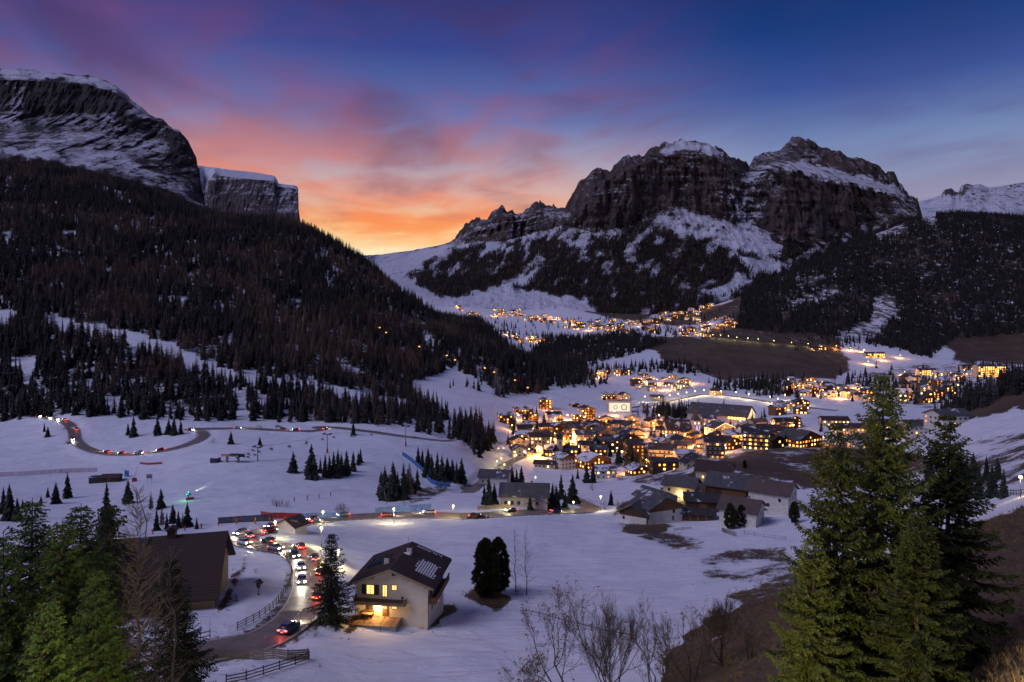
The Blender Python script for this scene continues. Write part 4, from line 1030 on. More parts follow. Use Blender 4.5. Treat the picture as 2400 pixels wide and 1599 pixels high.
# small groves and rows told apart in the valley: (px, py, ymin, half-width px, half-height px, count, size)
GROVES = [(1290, 792, 1200, 40, 6, 40, 16), (1340, 900, 700, 70, 10, 60, 14), (1440, 870, 900, 50, 8, 40, 15), (1560, 865, 900, 60, 10, 70, 16), (1620, 870, 900, 20, 8, 25, 16), (1780, 905, 800, 90, 12, 150, 15), (1820, 925, 800, 60, 6, 60, 13), (1590, 975, 600, 60, 10, 70, 14), (1545, 970, 600, 40, 10, 30, 13),
          (1400, 760, 1900, 200, 12, 90, 14), (1600, 745, 1900, 100, 14, 70, 14), (1560, 780, 1600, 100, 10, 90, 15), (1200, 690, 2000, 60, 12, 60, 18), (1130, 690, 2000, 50, 20, 30, 15), (2050, 905, 800, 120, 30, 120, 14), (2200, 920, 800, 110, 30, 110, 14), (2000, 800, 1300, 120, 20, 100, 14), (2320, 870, 900, 70, 15, 60, 15),
          (1400, 1040, 480, 180, 35, 80, 11), (1700, 1020, 480, 180, 30, 60, 11), (1250, 1000, 550, 60, 30, 30, 12), (1010, 1010, 470, 40, 8, 16, 15), (1120, 1040, 480, 30, 25, 60, 15), (1090, 1010, 500, 35, 20, 45, 16), (1230, 905, 750, 30, 10, 30, 16), (1170, 925, 750, 12, 6, 14, 12), (1150, 905, 750, 90, 6, 20, 12)]
gp, gs = [], []
for (a, b, ym, hw, hh, n, s) in GROVES:
    for k in range(n):
        q = hit(a + rng.normal() * hw * .55, b + rng.normal() * hh * .55, ym); gp.append(q); gs.append(s * rng.uniform(.7, 1.3) / 20)
gp, gs = np.array(gp), np.array(gs); kG = np.where(rng.random(len(gp)) < .12, 5, rng.integers(0, 5, len(gp)))
# dark wood on the near shoulder at the right edge
gp2 = scatter(poly_soft([(2200, 905), (2400, 850), (2800, 760), (2800, 860), (2400, 920), (2260, 975), (2180, 985)], ymin=360, ymax=620), .03, 35)
k2_, s2_ = rng.integers(0, 5, len(gp2)), rng.uniform(9, 17, len(gp2)) / 20
# the 300 largest of the left wood and 150 of each other wood become trees of their own
def split_big(p, s, k, n):
    app = s / p[:, 1] * ((to_px(p)[0] > -20) & (to_px(p)[0] < 2420)); px, py = to_px(p)
    vis = py < np.interp(np.log(p[:, 1]), np.log(Ys), np.arange(len(Ys))) * 0 + 1e9
    o = np.argsort(-app); big, rest = o[:n], o[n:]
    return big, rest
SHARED = [(tri_mesh('crown', V, T, m), trunk_mesh('trunk', 20, .28, 'bark', 5, 0, 5)) for V, T, m in LOWS]
def single_tree(p, s, k, name, label, group, rz=None, cat='tree'):
    o = empty(name, tuple(p), rng.uniform(0, 6.28) if rz is None else rz, label, cat, group)
    o.scale = (s * rng.uniform(.9, 1.15), s * rng.uniform(.9, 1.15), s)
    link('trunk', SHARED[k][1], o); link('crown', SHARED[k][0], o)
    return o
bigL, restL = split_big(ptsL, sL, kL, 130)
for i in bigL:
    k = kL[i]
    if k < 5: single_tree(ptsL[i], sL[i], k, 'spruce_tree', 'dark spruce in the lower edge of the wood above the winding road', 'spruces at the foot of the wooded slope')
    else: single_tree(ptsL[i], sL[i], k, 'larch_tree', 'leafless brown larch in the lower edge of the wood above the winding road', 'larches at the foot of the wooded slope')
wood('forest', ptsL[restL], sL[restL], kL[restL], 'dense dark spruce and larch forest covering the left mountain slope')
wood('forest', ptsR, sR, kR, 'dark conifer forest covering the right hill below the snowy ridge')
allv = np.concatenate([ptsV, gp[:0]]); wood('forest', ptsV, sV, kV, 'dark strip of conifers between the far village and the snow meadow')
bigG, restG = split_big(gp, gs, kG, 60)
for i in bigG: single_tree(gp[i], gs[i], kG[i], 'spruce_tree' if kG[i] < 5 else 'larch_tree', 'small dark conifer standing among the valley houses and pistes' if kG[i] < 5 else 'small leafless larch standing among the valley houses', 'conifers scattered between the village houses')
wood('forest', gp[restG], gs[restG], kG[restG], 'scattered small conifers of the far valley groves')
for i in range(len(gp2)): 
    if i >= 24: break
    single_tree(gp2[i], s2_[i], k2_[i], 'spruce_tree', 'black spruce on the shoulder behind the power pylon at the right edge', 'spruces on the right shoulder')
wood('forest', gp2[24:], s2_[24:], k2_[24:], 'black spruce wood on the shoulder at the right edge')
# dwarf woods on the foot of the big massif
_, co, PXm, pym, Tm, wdm, snm = massif
sel = (Tm > .6) & (Tm < 3.2) & (wdm > .3) & (PXm > 940) & (PXm < 2050)
g5 = np.random.default_rng(50)
cand = np.argwhere(sel); dens = fbm(co[..., 0] / 260, co[..., 1] / 260, 33.0, 4)
pick = cand[g5.random(len(cand)) < np.clip(.55 + dens[sel] * 1.1, 0, .95)]
pm = co[pick[:, 0], pick[:, 1]] + g5.normal(size=(len(pick), 3)) * [3, 6, 0]; pm[:, 2] = co[pick[:, 0], pick[:, 1], 2] - .5
wood('forest', pm, g5.uniform(11, 20, len(pm)) / 20, np.where(g5.random(len(pm)) < .25, 6, g5.integers(0, 5, len(pm))), 'dark patchy conifer forest on the slopes under the rock walls')

# ------------------------------------------------------------------ roads
def ribbon(name, p, w, mat, off=0.0, lift=0.0, thick=.5, i0=0, i1=None, parent=None, **props):
    p = p[i0:i1]; dd = np.gradient(p[:, :2], axis=0); dd /= np.linalg.norm(dd, axis=1)[:, None] + 1e-9
    nr = np.stack([dd[:, 1], -dd[:, 0]], -1)
    def edge(o, dz): return np.concatenate([p[:, :2] + nr * o, p[:, 2:3] + dz], 1)
    rows = [edge(off - w / 2, lift - thick), edge(off - w / 2, lift), edge(off + w / 2, lift), edge(off + w / 2, lift - thick)] if thick else [edge(off - w / 2, lift), edge(off + w / 2, lift)]
    me = mesh_grid(name, np.stack(rows, 1), smooth=False); me.materials.append(MATS[mat])
    return link(name, me, parent, **props)
for key, nm in (('main', 'road'), ('upper', 'road'), ('street', 'road'), ('hill', 'path'), ('valley', 'road')):
    p, w = ROADS[key]
    rd = ribbon(nm, p, w, 'asphalt', kind='structure')
    if key in ('main', 'upper'):
        ribbon('edge_line', p, .14, 'road_paint', -w / 2 + .35, .006, 0, parent=rd); ribbon('edge_line', p, .14, 'road_paint', w / 2 - .35, .006, 0, parent=rd)
        for i in range(0, len(p) - 6, 6): 
            if key == 'main' and i < 330: ribbon('centre_dash', p, .13, 'road_paint', 0, .006, 0, i, i + 3, parent=rd)
def along(key, s):
    """point and heading at arc length s on a road"""
    p, w = ROADS[key]; L = np.concatenate([[0], np.cumsum(np.linalg.norm(np.diff(p, axis=0), axis=1))])
    q = np.array([np.interp(s, L, p[:, k]) for k in range(3)]); q2 = np.array([np.interp(s + 1.0, L, p[:, k]) for k in range(3)])
    return q, math.atan2(q2[1] - q[1], q2[0] - q[0]), L[-1], (q2 - q)[2]

# ------------------------------------------------------------------ cars, standing where the traffic is
def rings_body(rings, n=10):
    """rings: (z, x_back, x_front, half width, corner) -> closed loft"""
    V, F = [], []
    for z, xb, xf, hw, c in rings:
        pts = [(xb + c, -hw), (xf - c * 1.6, -hw), (xf - c * .4, -hw + c * .6), (xf, -hw + c * 1.8), (xf, hw - c * 1.8), (xf - c * .4, hw - c * .6), (xf - c * 1.6, hw), (xb + c, hw), (xb, hw - c), (xb, -hw + c)]
        V += [(x, y, z) for x, y in pts]
    for i in range(len(rings) - 1):
        for k in range(n): F.append((i * n + k, i * n + (k + 1) % n, (i + 1) * n + (k + 1) % n, (i + 1) * n + k))
    F.append(tuple(range(n - 1, -1, -1))); F.append(tuple((len(rings) - 1) * n + k for k in range(n)))
    return MB().add(V, F)
for nm, c in (('car_silver', (.35, .36, .38)), ('car_black', (.02, .02, .025)), ('car_white', (.65, .65, .66)), ('car_blue', (.03, .06, .16)), ('car_red', (.25, .02, .02)), ('car_grey', (.12, .12, .13))):
    simple(nm, c, tuple(x * .9 for x in c), 1.0, .25, 0, .6, .3)
CARM = dict(body=rings_body([(.22, -2.05, 2.05, .78, .15), (.34, -2.14, 2.16, .86, .16), (.62, -2.16, 2.18, .89, .18), (.80, -2.12, 2.10, .88, .2), (.93, -2.02, 1.45, .84, .22), (.97, -1.95, 1.05, .80, .2)]),
            glass=rings_body([(.93, -1.98, 1.25, .80, .2), (1.20, -1.75, .72, .74, .2), (1.40, -1.45, .30, .66, .2)]), roofp=rings_body([(1.395, -1.5, .36, .67, .2), (1.455, -1.35, .18, .60, .2)]))
car_glass = CARM['glass'].mesh('cabin_window', 'glass_dark', True)
car_roof = {}
wheel_me = MB().tube([(0, -.1, 0), (0, .1, 0)], .32, 14).mesh('wheel', 'rubber', False)
rim_me = MB().tube([(0, -.115, 0), (0, .115, 0)], .19, 10).mesh('rim', 'metal_grey', False)
hl_me = MB().box(-.05, .05, -.19, .19, -.08, .08).mesh('headlight', 'head_light'); tl_me = MB().box(-.05, .05, -.2, .2, -.07, .07).mesh('tail_light', 'tail_light')
plate_me = MB().box(-.01, .01, -.26, .26, -.06, .06).mesh('number_plate', 'white_paint')
BODY = {c: (CARM['body'].mesh('body', c, False), CARM['roofp'].mesh('roof', c, False)) for c in ('car_silver', 'car_black', 'car_white', 'car_blue', 'car_red', 'car_grey')}
def car(pos, hd, pitch, col, label, group, power=1900.0):
    o = empty('car', tuple(pos), hd, label, 'car', group); o.rotation_euler = (0, -pitch, hd)
    link('body', BODY[col][0], o); link('roof', BODY[col][1], o); link('cabin_window', car_glass, o)
    for x in (-1.32, 1.36):
        for y in (-.78, .78):
            w = link('wheel', wheel_me, o); w.location = (x, y, .32); link('rim', rim_me, w)
    for y in (-.6, .6):
        h = link('headlight', hl_me, o); h.location = (2.14, y, .66)
        h = link('tail_light', tl_me, o); h.location = (-2.13, y, .74)
    h = link('number_plate', plate_me, o); h.location = (-2.17, 0, .5)
    l = bpy.data.lights.new('headlight_beam', 'SPOT'); l.energy = power; l.color = (1.0, .86, .66); l.spot_size = R(95); l.spot_blend = .9; l.shadow_soft_size = .15
    lo = bpy.data.objects.new('headlight_beam', l); COL.objects.link(lo); lo.parent = o; lo.location = (2.35, 0, .75); lo.rotation_euler = (0, R(-78), 0)
    l = bpy.data.lights.new('tail_glow', 'POINT'); l.energy = 45; l.color = (1, .08, .03); l.shadow_soft_size = .2
    lo = bpy.data.objects.new('tail_glow', l); COL.objects.link(lo); lo.parent = o; lo.location = (-2.5, 0, .7)
    return o
cols = ['car_silver', 'car_black', 'car_white', 'car_blue', 'car_grey', 'car_red']
colw = {'car_silver': 'silver', 'car_black': 'black', 'car_white': 'white', 'car_blue': 'dark blue', 'car_grey': 'grey', 'car_red': 'red'}
ORD = ['first', 'second', 'third', 'fourth', 'fifth', 'sixth', 'seventh', 'eighth', 'ninth', 'tenth', 'eleventh', 'twelfth', 'thirteenth', 'fourteenth', 'fifteenth', 'sixteenth', 'seventeenth', 'eighteenth', 'nineteenth', 'twentieth']
def place_cars(key, ss_on, ss_away, where, c0=0):
    for n_, (lst, dirn) in enumerate(((ss_on, -1), (ss_away, 1))):
        for j, s in enumerate(lst):
            q, hd, L, dz = along(key, s)
            nrm = np.array([math.sin(hd), -math.cos(hd)]); q = q.copy(); q[:2] += nrm * 1.75 * dirn
            c = cols[(c0 + j * 2 + n_ * 3) % 6]
            car(q + (0, 0, .012), hd + (0 if dirn > 0 else math.pi), math.atan(dz) * dirn, c,
                ('%s car with white headlights, %s oncoming car %s' if dirn < 0 else '%s car with red tail lights, %s departing car %s') % (colw[c], ORD[j], where), 'cars on the ' + key + ' road')
place_cars('main', [46, 59, 72, 84, 97, 110, 122, 133, 146, 160, 190, 222], [16, 33, 52, 66, 79, 92, 104, 117, 129, 142, 175, 206, 240], 'up from the lower fence')
place_cars('upper', [70, 100, 160, 172, 184, 196, 255, 330], [40, 55, 66, 120, 185, 290, 350], 'along the upper winding road', 1)

# ------------------------------------------------------------------ street lamps
post_me = MB().tube([(0, 0, -.6), (0, 0, .9), (0, 0, 1.0), (0, 0, 5.0)], [.09, .09, .06, .05], 8).mesh('post', 'metal_dark', True)
hood_me = MB().lathe([(.03, .34), (.34, .14), (.38, .10), (.30, .10)], 10).mesh('hood', 'metal_dark', True)
def bulb_mesh(m, r): return MB().lathe([(0.01, -r), (r * .7, -r * .7), (r, 0), (r * .7, r * .7), (.01, r)], 8).mesh('bulb', m, True)
BULB = {k: bulb_mesh(k, .34) for k in ('lit_bulb', 'lit_bulb_green', 'lit_white')}; BULB_FAR = bulb_mesh('lit_bulb_far', .5); BULB_FARG = bulb_mesh('lit_bulb_green', .5)
def lamp(pos, hgt, label, group, power=450, col=(1, .80, .38), bulb='lit_bulb', far=False, light=True):
    o = empty('street_lamp', tuple(pos), 0, label, 'street lamp', group)
    s = hgt / 5.0
    q = link('post', post_me, o); q.scale = (1, 1, s)
    q = link('hood', hood_me, o); q.location = (0, 0, hgt)
    q = link('bulb', (BULB_FARG if bulb == 'lit_bulb_green' else BULB_FAR) if far else BULB[bulb], o); q.location = (0, 0, hgt)
    if light:
        l = bpy.data.lights.new('lamp_light', 'POINT'); l.energy = power * 2.4; l.color = col; l.shadow_soft_size = .25
        lo = bpy.data.objects.new('lamp_light', l); COL.objects.link(lo); lo.parent = o; lo.location = (0, 0, hgt - .55)
    return o
GRN = (1.0, .86, .36)
for px, pyb, pyh, lab, pw, b in [
    (645, 1264, 1224, 'slim street lamp inside the hairpin bend beside the small shed', 420, 'lit_bulb_green'), (757, 1228, 1200, 'street lamp behind the road next to the small shed', 300, 'lit_bulb_green'),
    (753, 1284, 1238, 'tall street lamp on the snow between the shed and the dark spruce', 520, 'lit_bulb_green'), (923, 1226, 1193, 'street lamp on the straight road in front of the blue net', 1100, 'lit_bulb'),
    (1062, 1216, 1186, 'street lamp on the straight road left of the rubble heap', 800, 'lit_bulb'), (1193, 1200, 1178, 'street lamp in front of the farmhouse with the wide grey roof', 420, 'lit_bulb_green'),
    (1344, 1196, 1184, 'low lamp at the end of the hedge by the road bend', 160, 'lit_bulb_green'), (1408, 1198, 1164, 'bright street lamp at the road bend left of the stepped roofs', 700, 'lit_bulb'),
    (1255, 1142, 1119, 'bright street lamp above the farmhouse roof', 600, 'lit_bulb'), (2392, 1165, 1118, 'bright street lamp beside the spruces at the right edge', 350, 'lit_bulb'),
    (793, 1330, 1292, 'street lamp half hidden by the spruce beside the chalet', 900, 'lit_bulb')]:
    p = hit(px, pyb); h = max(3.2, (pyb - pyh) / FOC * p[1]); lamp(p, min(h, 7.5), lab, 'street lamps along the near road', pw, GRN if b == 'lit_bulb_green' else (1, .78, .36), b)
for j, (px, py) in enumerate([(1182, 1108), (1165, 1100), (1175, 1092), (1210, 1083), (1232, 1078), (1168, 1068), (1180, 1067)]):
    lamp(hit(px, py, 300), 5.5, 'street lamp on the lane below the old church, %s from the left' % ORD[sorted([1182, 1165, 1175, 1210, 1232, 1168, 1180]).index(px)], 'lamps on the village lane', 420, GRN if j < 4 else (1, .6, .2), 'lit_bulb_green' if j < 4 else 'lit_bulb')
for j, (px, py) in enumerate([(1671, 793), (1689, 794), (1707, 796), (1727, 799), (1753, 801), (1777, 803), (1814, 807), (1855, 811), (1894, 814)]):
    lamp(hit(px, py, 1200), 8, 'lamp on the path across the brown hillside, %s from the left' % ORD[j], 'lamps on the hillside path', 2600, GRN, 'lit_bulb_green', True)
for j, (px, py) in enumerate([(1512, 944), (1545, 946), (1570, 941), (1590, 937), (1609, 934), (1629, 931), (1650, 928), (1690, 930), (1725, 933), (1755, 938), (1805, 945), (1823, 950), (1840, 940), (1880, 950)]):
    lamp(hit(px, py, 700), 8, 'lamp beside the valley road behind the big hall, %s from the left' % ORD[j], 'lamps on the valley road', 3000, (1, .74, .34), 'lit_bulb', True)
vl = [(1264, 1070, 2600), (1336, 1036, 2200), (1327, 1050, 1200), (1290, 1064, 900), (1240, 1068, 900), (1350, 1060, 700), (1390, 1050, 700), (1440, 1060, 700), (1300, 1030, 900), (1360, 1020, 900), (1400, 1020, 700), (1450, 1030, 700), (1500, 1020, 700), (1530, 1005, 800), (1555, 1030, 700), (1600, 1040, 900), (1640, 1030, 1200),
      (1660, 1015, 1200), (1655, 1040, 900), (1690, 1035, 900), (1735, 1000, 1300), (1748, 1010, 1000), (1770, 1022, 1000), (1800, 1030, 800), (1830, 1035, 900), (1700, 1062, 800), (1650, 1070, 800), (1600, 1080, 1200), (1515, 1095, 600), (1560, 1090, 500), (1475, 1110, 500), (1420, 1120, 500), (1375, 1095, 500), (1300, 1000, 700),
      (1250, 1000, 600), (1200, 1010, 500), (1330, 985, 900), (1370, 990, 1100), (1405, 990, 700), (1440, 975, 900), (1480, 985, 600), (1420, 1000, 500), (1545, 985, 600), (1890, 1042, 900), (1930, 1042, 700), (1860, 1010, 600), (1345, 1000, 700), (1395, 1032, 700), (1435, 1046, 700), (1470, 1008, 700), (1515, 1040, 700), (1540, 1058, 700), (1575, 1012, 700), (1625, 1060, 700), (1715, 1040, 800), (1745, 1045, 800), (1790, 1012, 800), (1815, 1008, 700), (1275, 1040, 800), (1230, 1030, 600), (1255, 985, 600), (1215, 985, 500), (1290, 965, 600), (2030, 1050, 900), (2140, 1020, 700), (2080, 1020, 700)]
for j, (px, py, pw) in enumerate(vl):
    lamp(hit(px, py, 400), 5.5, 'small warm street lamp glowing between the village houses', 'street lamps in the village', pw * 8.0, (1, .40, .08), 'lit_bulb', py < 1000)
fl = [(2020, 920), (1890, 920), (1930, 928), (1970, 935), (1910, 905), (1870, 915), (2150, 900), (2180, 915), (2210, 905), (2240, 890), (2160, 935), (2120, 880), (2190, 880), (2230, 880), (2260, 876), (2025, 827), (1993, 822), (1960, 818), (2110, 840), (2070, 845), (2035, 855), (2320, 884), (2345, 884), (1510, 905), (1540, 900), (1560, 915), (1590, 905), (1620, 900), (1440, 878), (1400, 885),
      (1210, 790), (1250, 798), (1265, 805), (1190, 785), (1420, 790), (1380, 775), (1450, 775), (1500, 765), (1340, 762), (1540, 760), (1480, 755), (1580, 745), (1610, 738), (1640, 730), (1660, 722), (1560, 750), (1300, 750), (1260, 748), (1160, 742), (1200, 736), (1105, 735), (1120, 738), (1070, 712), (1055, 715), (1600, 780), (1630, 786), (1645, 778), (1680, 768), (1700, 762), (1660, 760)]
for j, (px, py) in enumerate(fl):
    lamp(hit(px, py, 800), 7, 'tiny warm lamp among the houses of the far valley', 'lamps in the far valley', 15000, (1, .42, .10), 'lit_bulb', True)

# ------------------------------------------------------------------ houses
UNIT = {}
def unit(mat):
    if mat not in UNIT: UNIT[mat] = MB().box(-.5, .5, -.5, .5, 0, 1).mesh('window', mat)
    return UNIT[mat]
def piece(name, mat, parent, x0, x1, y0, y1, z0, z1, **pr):
    """a box part drawn from the shared unit block"""
    o = link(name, unit(mat), parent, **pr); o.location = ((x0 + x1) / 2, (y0 + y1) / 2, z0); o.scale = (x1 - x0, y1 - y0, z1 - z0); return o
def gable_walls(W, D, H, rise, ridge, base=-3.0):
    m = MB()
    if ridge == 'y': m.prism([(-W / 2, base), (W / 2, base), (W / 2, H), (0, H + rise), (-W / 2, H)], -D / 2, D / 2, 'y')
    elif ridge == 'x': m.prism([(-D / 2, base), (D / 2, base), (D / 2, H), (0, H + rise), (-D / 2, H)], -W / 2, W / 2, 'x')
    else: m.box(-W / 2, W / 2, -D / 2, D / 2, base, H)
    return m
def gable_roof(W, D, H, rise, ridge, ov=.9, th=.28):
    m = MB()
    if ridge == 'flat': return m.box(-W / 2 - .3, W / 2 + .3, -D / 2 - .3, D / 2 + .3, H, H + .35)
    a, l = (W / 2, D / 2 + ov) if ridge == 'y' else (D / 2, W / 2 + ov)
    sl = rise / a; e = a + ov
    for s in (-1, 1):
        poly = [(0, H + rise + .02), (s * e, H - sl * ov + .02), (s * e, H - sl * ov + th), (0, H + rise + th + .04)]
        m.prism(poly if s > 0 else poly[::-1], -l, l, 'y' if ridge == 'y' else 'x')
    return m
def wall_window(parent, face, W, D, u, v, w, h, mat, fine=False, frame='wood_dark'):
    """window on a wall: u along the wall from its middle, v sill height"""
    e = .04
    if face == 'f': a = (u - w / 2, u + w / 2, -D / 2 - e, -D / 2 + .03)
    elif face == 'b': a = (u - w / 2, u + w / 2, D / 2 - .03, D / 2 + e)
    elif face == 'l': a = (-W / 2 - e, -W / 2 + .03, u - w / 2, u + w / 2)
    else: a = (W / 2 - .03, W / 2 + e, u - w / 2, u + w / 2)
    if not fine: return piece('window', mat, parent, *a, v, v + h)
    o = piece('window', frame, parent, *a, v, v + h)
    q = .10
    # pane: set proud of the frame board, in the frame's own unit space
    p = link('pane', unit(mat), o); ax = 0 if face in 'fb' else 1
    sc = [1, 1, 1]; sc[ax] = (w - 2 * q) / w; sc[1 - ax] = 1.25; sc[2] = (h - 2 * q) / h
    p.scale = sc; p.location = (0, 0, q / h)
    if w > .9:
        bar = link('glazing_bar', unit(frame), o); sc = [1, 1, 1]; sc[ax] = .07 / w; sc[1 - ax] = 1.5; bar.scale = sc
    return o
HOUSES = []
def house(name, px, py, W, D, H, rise, rz, ridge, wall, roof, label=None, group=None, lit=.5, ymin=0, fine=False, cat='house', ov=.9, chimney=True, balcony=False, gable_wood=None, litm=('lit_warm', 'lit_orange', 'lit_pale', 'lit_dim', 'lit_dim'), wpx=None, storey=2.75, sides='flr', wins=None, sink=0.0, wsize=(1.1, 1.25), spacing=2.8, pos=None):
    p = hit(px, py, ymin) if pos is None else np.asarray(pos, float)
    if wpx is not None: W = wpx / FOC * p[1]
    ca, sa = math.cos(rz), math.sin(rz)
    c = p + np.array([-sa * D / 2, ca * D / 2, -sink])
    o = empty(name, tuple(c), rz, label, cat, group)
    gable_walls(W, D, H, rise, ridge).obj('wall', wall, o)
    r = gable_roof(W, D, H, rise, ridge, ov).obj('roof', roof, o)
    g = np.random.default_rng(int(px * 7 + py * 13))
    if gable_wood and ridge == 'y':
        MB().prism([(-W / 2 - .03, H - 1.2), (W / 2 + .03, H - 1.2), (W / 2 + .03, H), (0, H + rise), (-W / 2 - .03, H)], -D / 2 - .06, -D / 2 + .02, 'y').obj('gable_boarding', gable_wood, o)
    if gable_wood and ridge == 'x':
        for s in (-1, 1):
            MB().prism([(-D / 2 - .03, H - 1.2), (D / 2 + .03, H - 1.2), (D / 2 + .03, H), (0, H + rise), (-D / 2 - .03, H)], s * W / 2 + min(0, s * .06), s * W / 2 + max(0, s * .06), 'x').obj('gable_boarding', gable_wood, o)
    if chimney and ridge != 'flat':
        x, y = (W * .18, D * .1) if ridge == 'y' else (W * .15, D * .14)
        f = abs(x) / (W / 2) if ridge == 'y' else abs(y) / (D / 2)
        zt = H + rise * (1 - f)
        ch = piece('chimney', 'plaster_grey', r, x - .4, x + .4, y - .4, y + .4, zt - .4, zt + 1.3); piece('chimney_cap', 'metal_dark', r, x - .5, x + .5, y - .5, y + .5, zt + 1.32, zt + 1.45)
    if wins is not None:
        for face, u, v, w, h, mt in wins: wall_window(o, face, W, D, u, v, w, h, mt, fine)
    else:
        ns = max(1, int((H + .4) / storey))
        for face in sides:
            Lw = W if face in 'fb' else D
            n = max(1, int(Lw / spacing))
            for s in range(ns):
                for k in range(n):
                    u = (k + .5) / n * Lw - Lw / 2
                    on = g.random() < lit
                    wall_window(o, face, W, D, u, .9 + s * storey, wsize[0] * g.choice([1, 1, 1.4]), wsize[1], litm[g.integers(len(litm))] if on else 'glass_dark', fine)
            if face == 'f' and ridge == 'y' and rise > 1.8: wall_window(o, 'f', W, D, 0, H + .1, 1.0, min(1.0, rise * .4), litm[0] if g.random() < lit else 'glass_dark', fine)
    if balcony:
        for s in range(1, max(2, int((H + .4) / storey))):
            z = s * storey
            b = piece('balcony', 'wood_dark', o, -W / 2 + .3, W / 2 - .3, -D / 2 - 1.2, -D / 2 - .06, z - .1, z + .06)
            piece('railing', 'wood_dark', b, -.5, .5, -.5, -.44, 1.0, 1.0 + .9 / .16)
    HOUSES.append((o, px, py, p[1], name))
    return o
W1, W2, W3 = 'plaster', 'plaster_warm', 'plaster_grey'
# the chalet beside the road
def chalet():
    rz = R(-7); W, D, H, rise = 12.3, 11.5, 6.4, 2.35
    cr = P(1003, 1461, 113.0); ca, sa = math.cos(rz), math.sin(rz)
    c = cr + np.array([-W / 2 * ca - D / 2 * sa, -W / 2 * sa + D / 2 * ca, 0])
    o = empty('chalet', tuple(c), rz, 'white two-storey chalet with brown tiled roof, wooden balcony and lit windows', 'house')
    gable_walls(W, D, H, rise, 'y').obj('wall', 'plaster_cream', o)
    r = gable_roof(W, D, H, rise, 'y', 1.25, .3).obj('roof', 'roof_clean', o)
    X = lambda u: u - W / 2
    F = -D / 2
    # tile courses: real battens across both slopes
    sl = rise / (W / 2); ang = math.atan(sl)
    for s in (-1, 1):
        for k in range(17):
            d_ = .25 + k * .43; x = s * d_; z = H + rise - sl * d_ + .34
            q = MB().box(-.04, .04, F - 1.24, -F + 1.24, -.012, .022).obj('tile_course', 'roof_clean', r); q.location = (x, 0, z - .01); q.rotation_euler = (0, s * ang, 0)
    # snow left between the tiles on the right slope: rows of short strips
    for k in range(9):
        for j in range(13):
            if (k in (0, 8) and rng.random() < .5) or (j in (0, 12) and rng.random() < .5): continue
            d_ = 2.9 + k * .43; y = -1.8 + j * .42 + rng.normal() * .012 - k * .02
            q = link('snow_strip', unit('snow_patch'), r); q.location = (d_ + .21, y - 1.6, H + rise - sl * (d_ + .21) + .315); q.scale = (.385, .25, .035); q.rotation_euler = (0, ang, 0)
    for j in range(11):
        for k in range(2):
            if rng.random() < .2: continue
            d_ = 1.4 + j * .43; q = link('snow_strip', unit('snow_patch'), r); q.location = (d_, -F + .6 - k * .45, H + rise - sl * d_ + .315); q.scale = (.30, .22, .03); q.rotation_euler = (0, ang, 0)
    # barge boards and purlin ends
    for s in (-1, 1):
        poly = [(0, H + rise - .05), (s * (W / 2 + 1.25), H - sl * 1.25 - .05), (s * (W / 2 + 1.25), H - sl * 1.25 + .34), (0, H + rise + .36)]
        MB().prism(poly if s > 0 else poly[::-1], F - 1.33, F - 1.25, 'y').obj('barge_board', 'wood_pale', r)
    for x in (-W / 2 + .2, -3.1, 0, 3.1, W / 2 - .2): piece('purlin', 'wood_brown', r, x - .1, x + .1, F - 1.15, F + .1, H + rise - sl * abs(x) - .30, H + rise - sl * abs(x) - .03)
    # solar collectors and chimneys on the left slope
    sp = empty('solar_panel'); sp.parent = r; xs_ = -4.2; sp.location = (xs_, .8, H + rise - sl * 4.2 + .42); sp.rotation_euler = (0, -ang, 0)
    for k in range(3):
        q = piece('collector', 'solar', sp, -1.9, 1.9, -1.95 + k * 1.3, -.75 + k * 1.3, 0, .09); piece('collector_rail', 'metal_grey', sp, -1.95, 1.95, -.74 + k * 1.3, -.66 + k * 1.3, 0, .11)
    for k in range(5): piece('collector_rail', 'metal_grey', sp, -1.9 + k * .95 - .02, -1.9 + k * .95 + .02, -1.95, 1.85, .092, .105)
    def chim(x, y, w, h):
        z = H + rise - sl * abs(x); q = piece('chimney', 'plaster', r, x - w, x + w, y - w, y + w, z - .2, z + h)
        piece('chimney_band', 'metal_dark', r, x - w - .05, x + w + .05, y - w - .05, y + w + .05, z + h + .002, z + h + .12)
        for a in (-1, 1): piece('chimney_pot', 'metal_dark', r, x + a * w * .5 - .07, x + a * w * .5 + .07, y - .1, y + .1, z + h + .122, z + h + .45)
    chim(-1.9, -2.2, .45, 1.35); chim(.95, 1.7, .38, 1.5)
    piece('snow_guard', 'snow_patch', r, .1, 1.3, .9, 1.25, H + rise - sl * .7 + .25, H + rise - sl * .7 + .6)
    MB().tube([(.9, 1.3, H + rise), (.9, 1.3, H + rise + 3.0)], .03, 5).obj('aerial', 'metal_grey', r)
    # openings
    def win(u0, u1, v0, v1, mt, bar=True):
        return wall_window(o, 'f', W, D, X((u0 + u1) / 2), v0, u1 - u0, v1 - v0, mt, True, 'wood_brown')
    win(1.75, 3.15, 4.3, 5.95, 'lit_chalet')
    for a in (.95, 3.2): piece('shutter', 'shutter', o, X(a), X(a + .75), F - .09, F - .02, 4.3, 5.95)
    d1 = win(4.5, 5.4, 4.0, 6.05, 'lit_chalet'); win(6.1, 7.05, 5.15, 6.1, 'lit_chalet'); win(1.7, 3.0, 1.7, 2.9, 'glass_dark'); win(6.1, 7.05, 2.0, 2.95, 'lit_chalet')
    win(6.1, 6.75, 7.55, 8.05, 'glass_dark')
    # arched front door
    n = 9; arch = [(-.5, 0), (.5, 0)] + [(.5 * math.cos(math.pi * k / (n - 1)), 1.75 + .5 * math.sin(math.pi * k / (n - 1))) for k in range(n)]
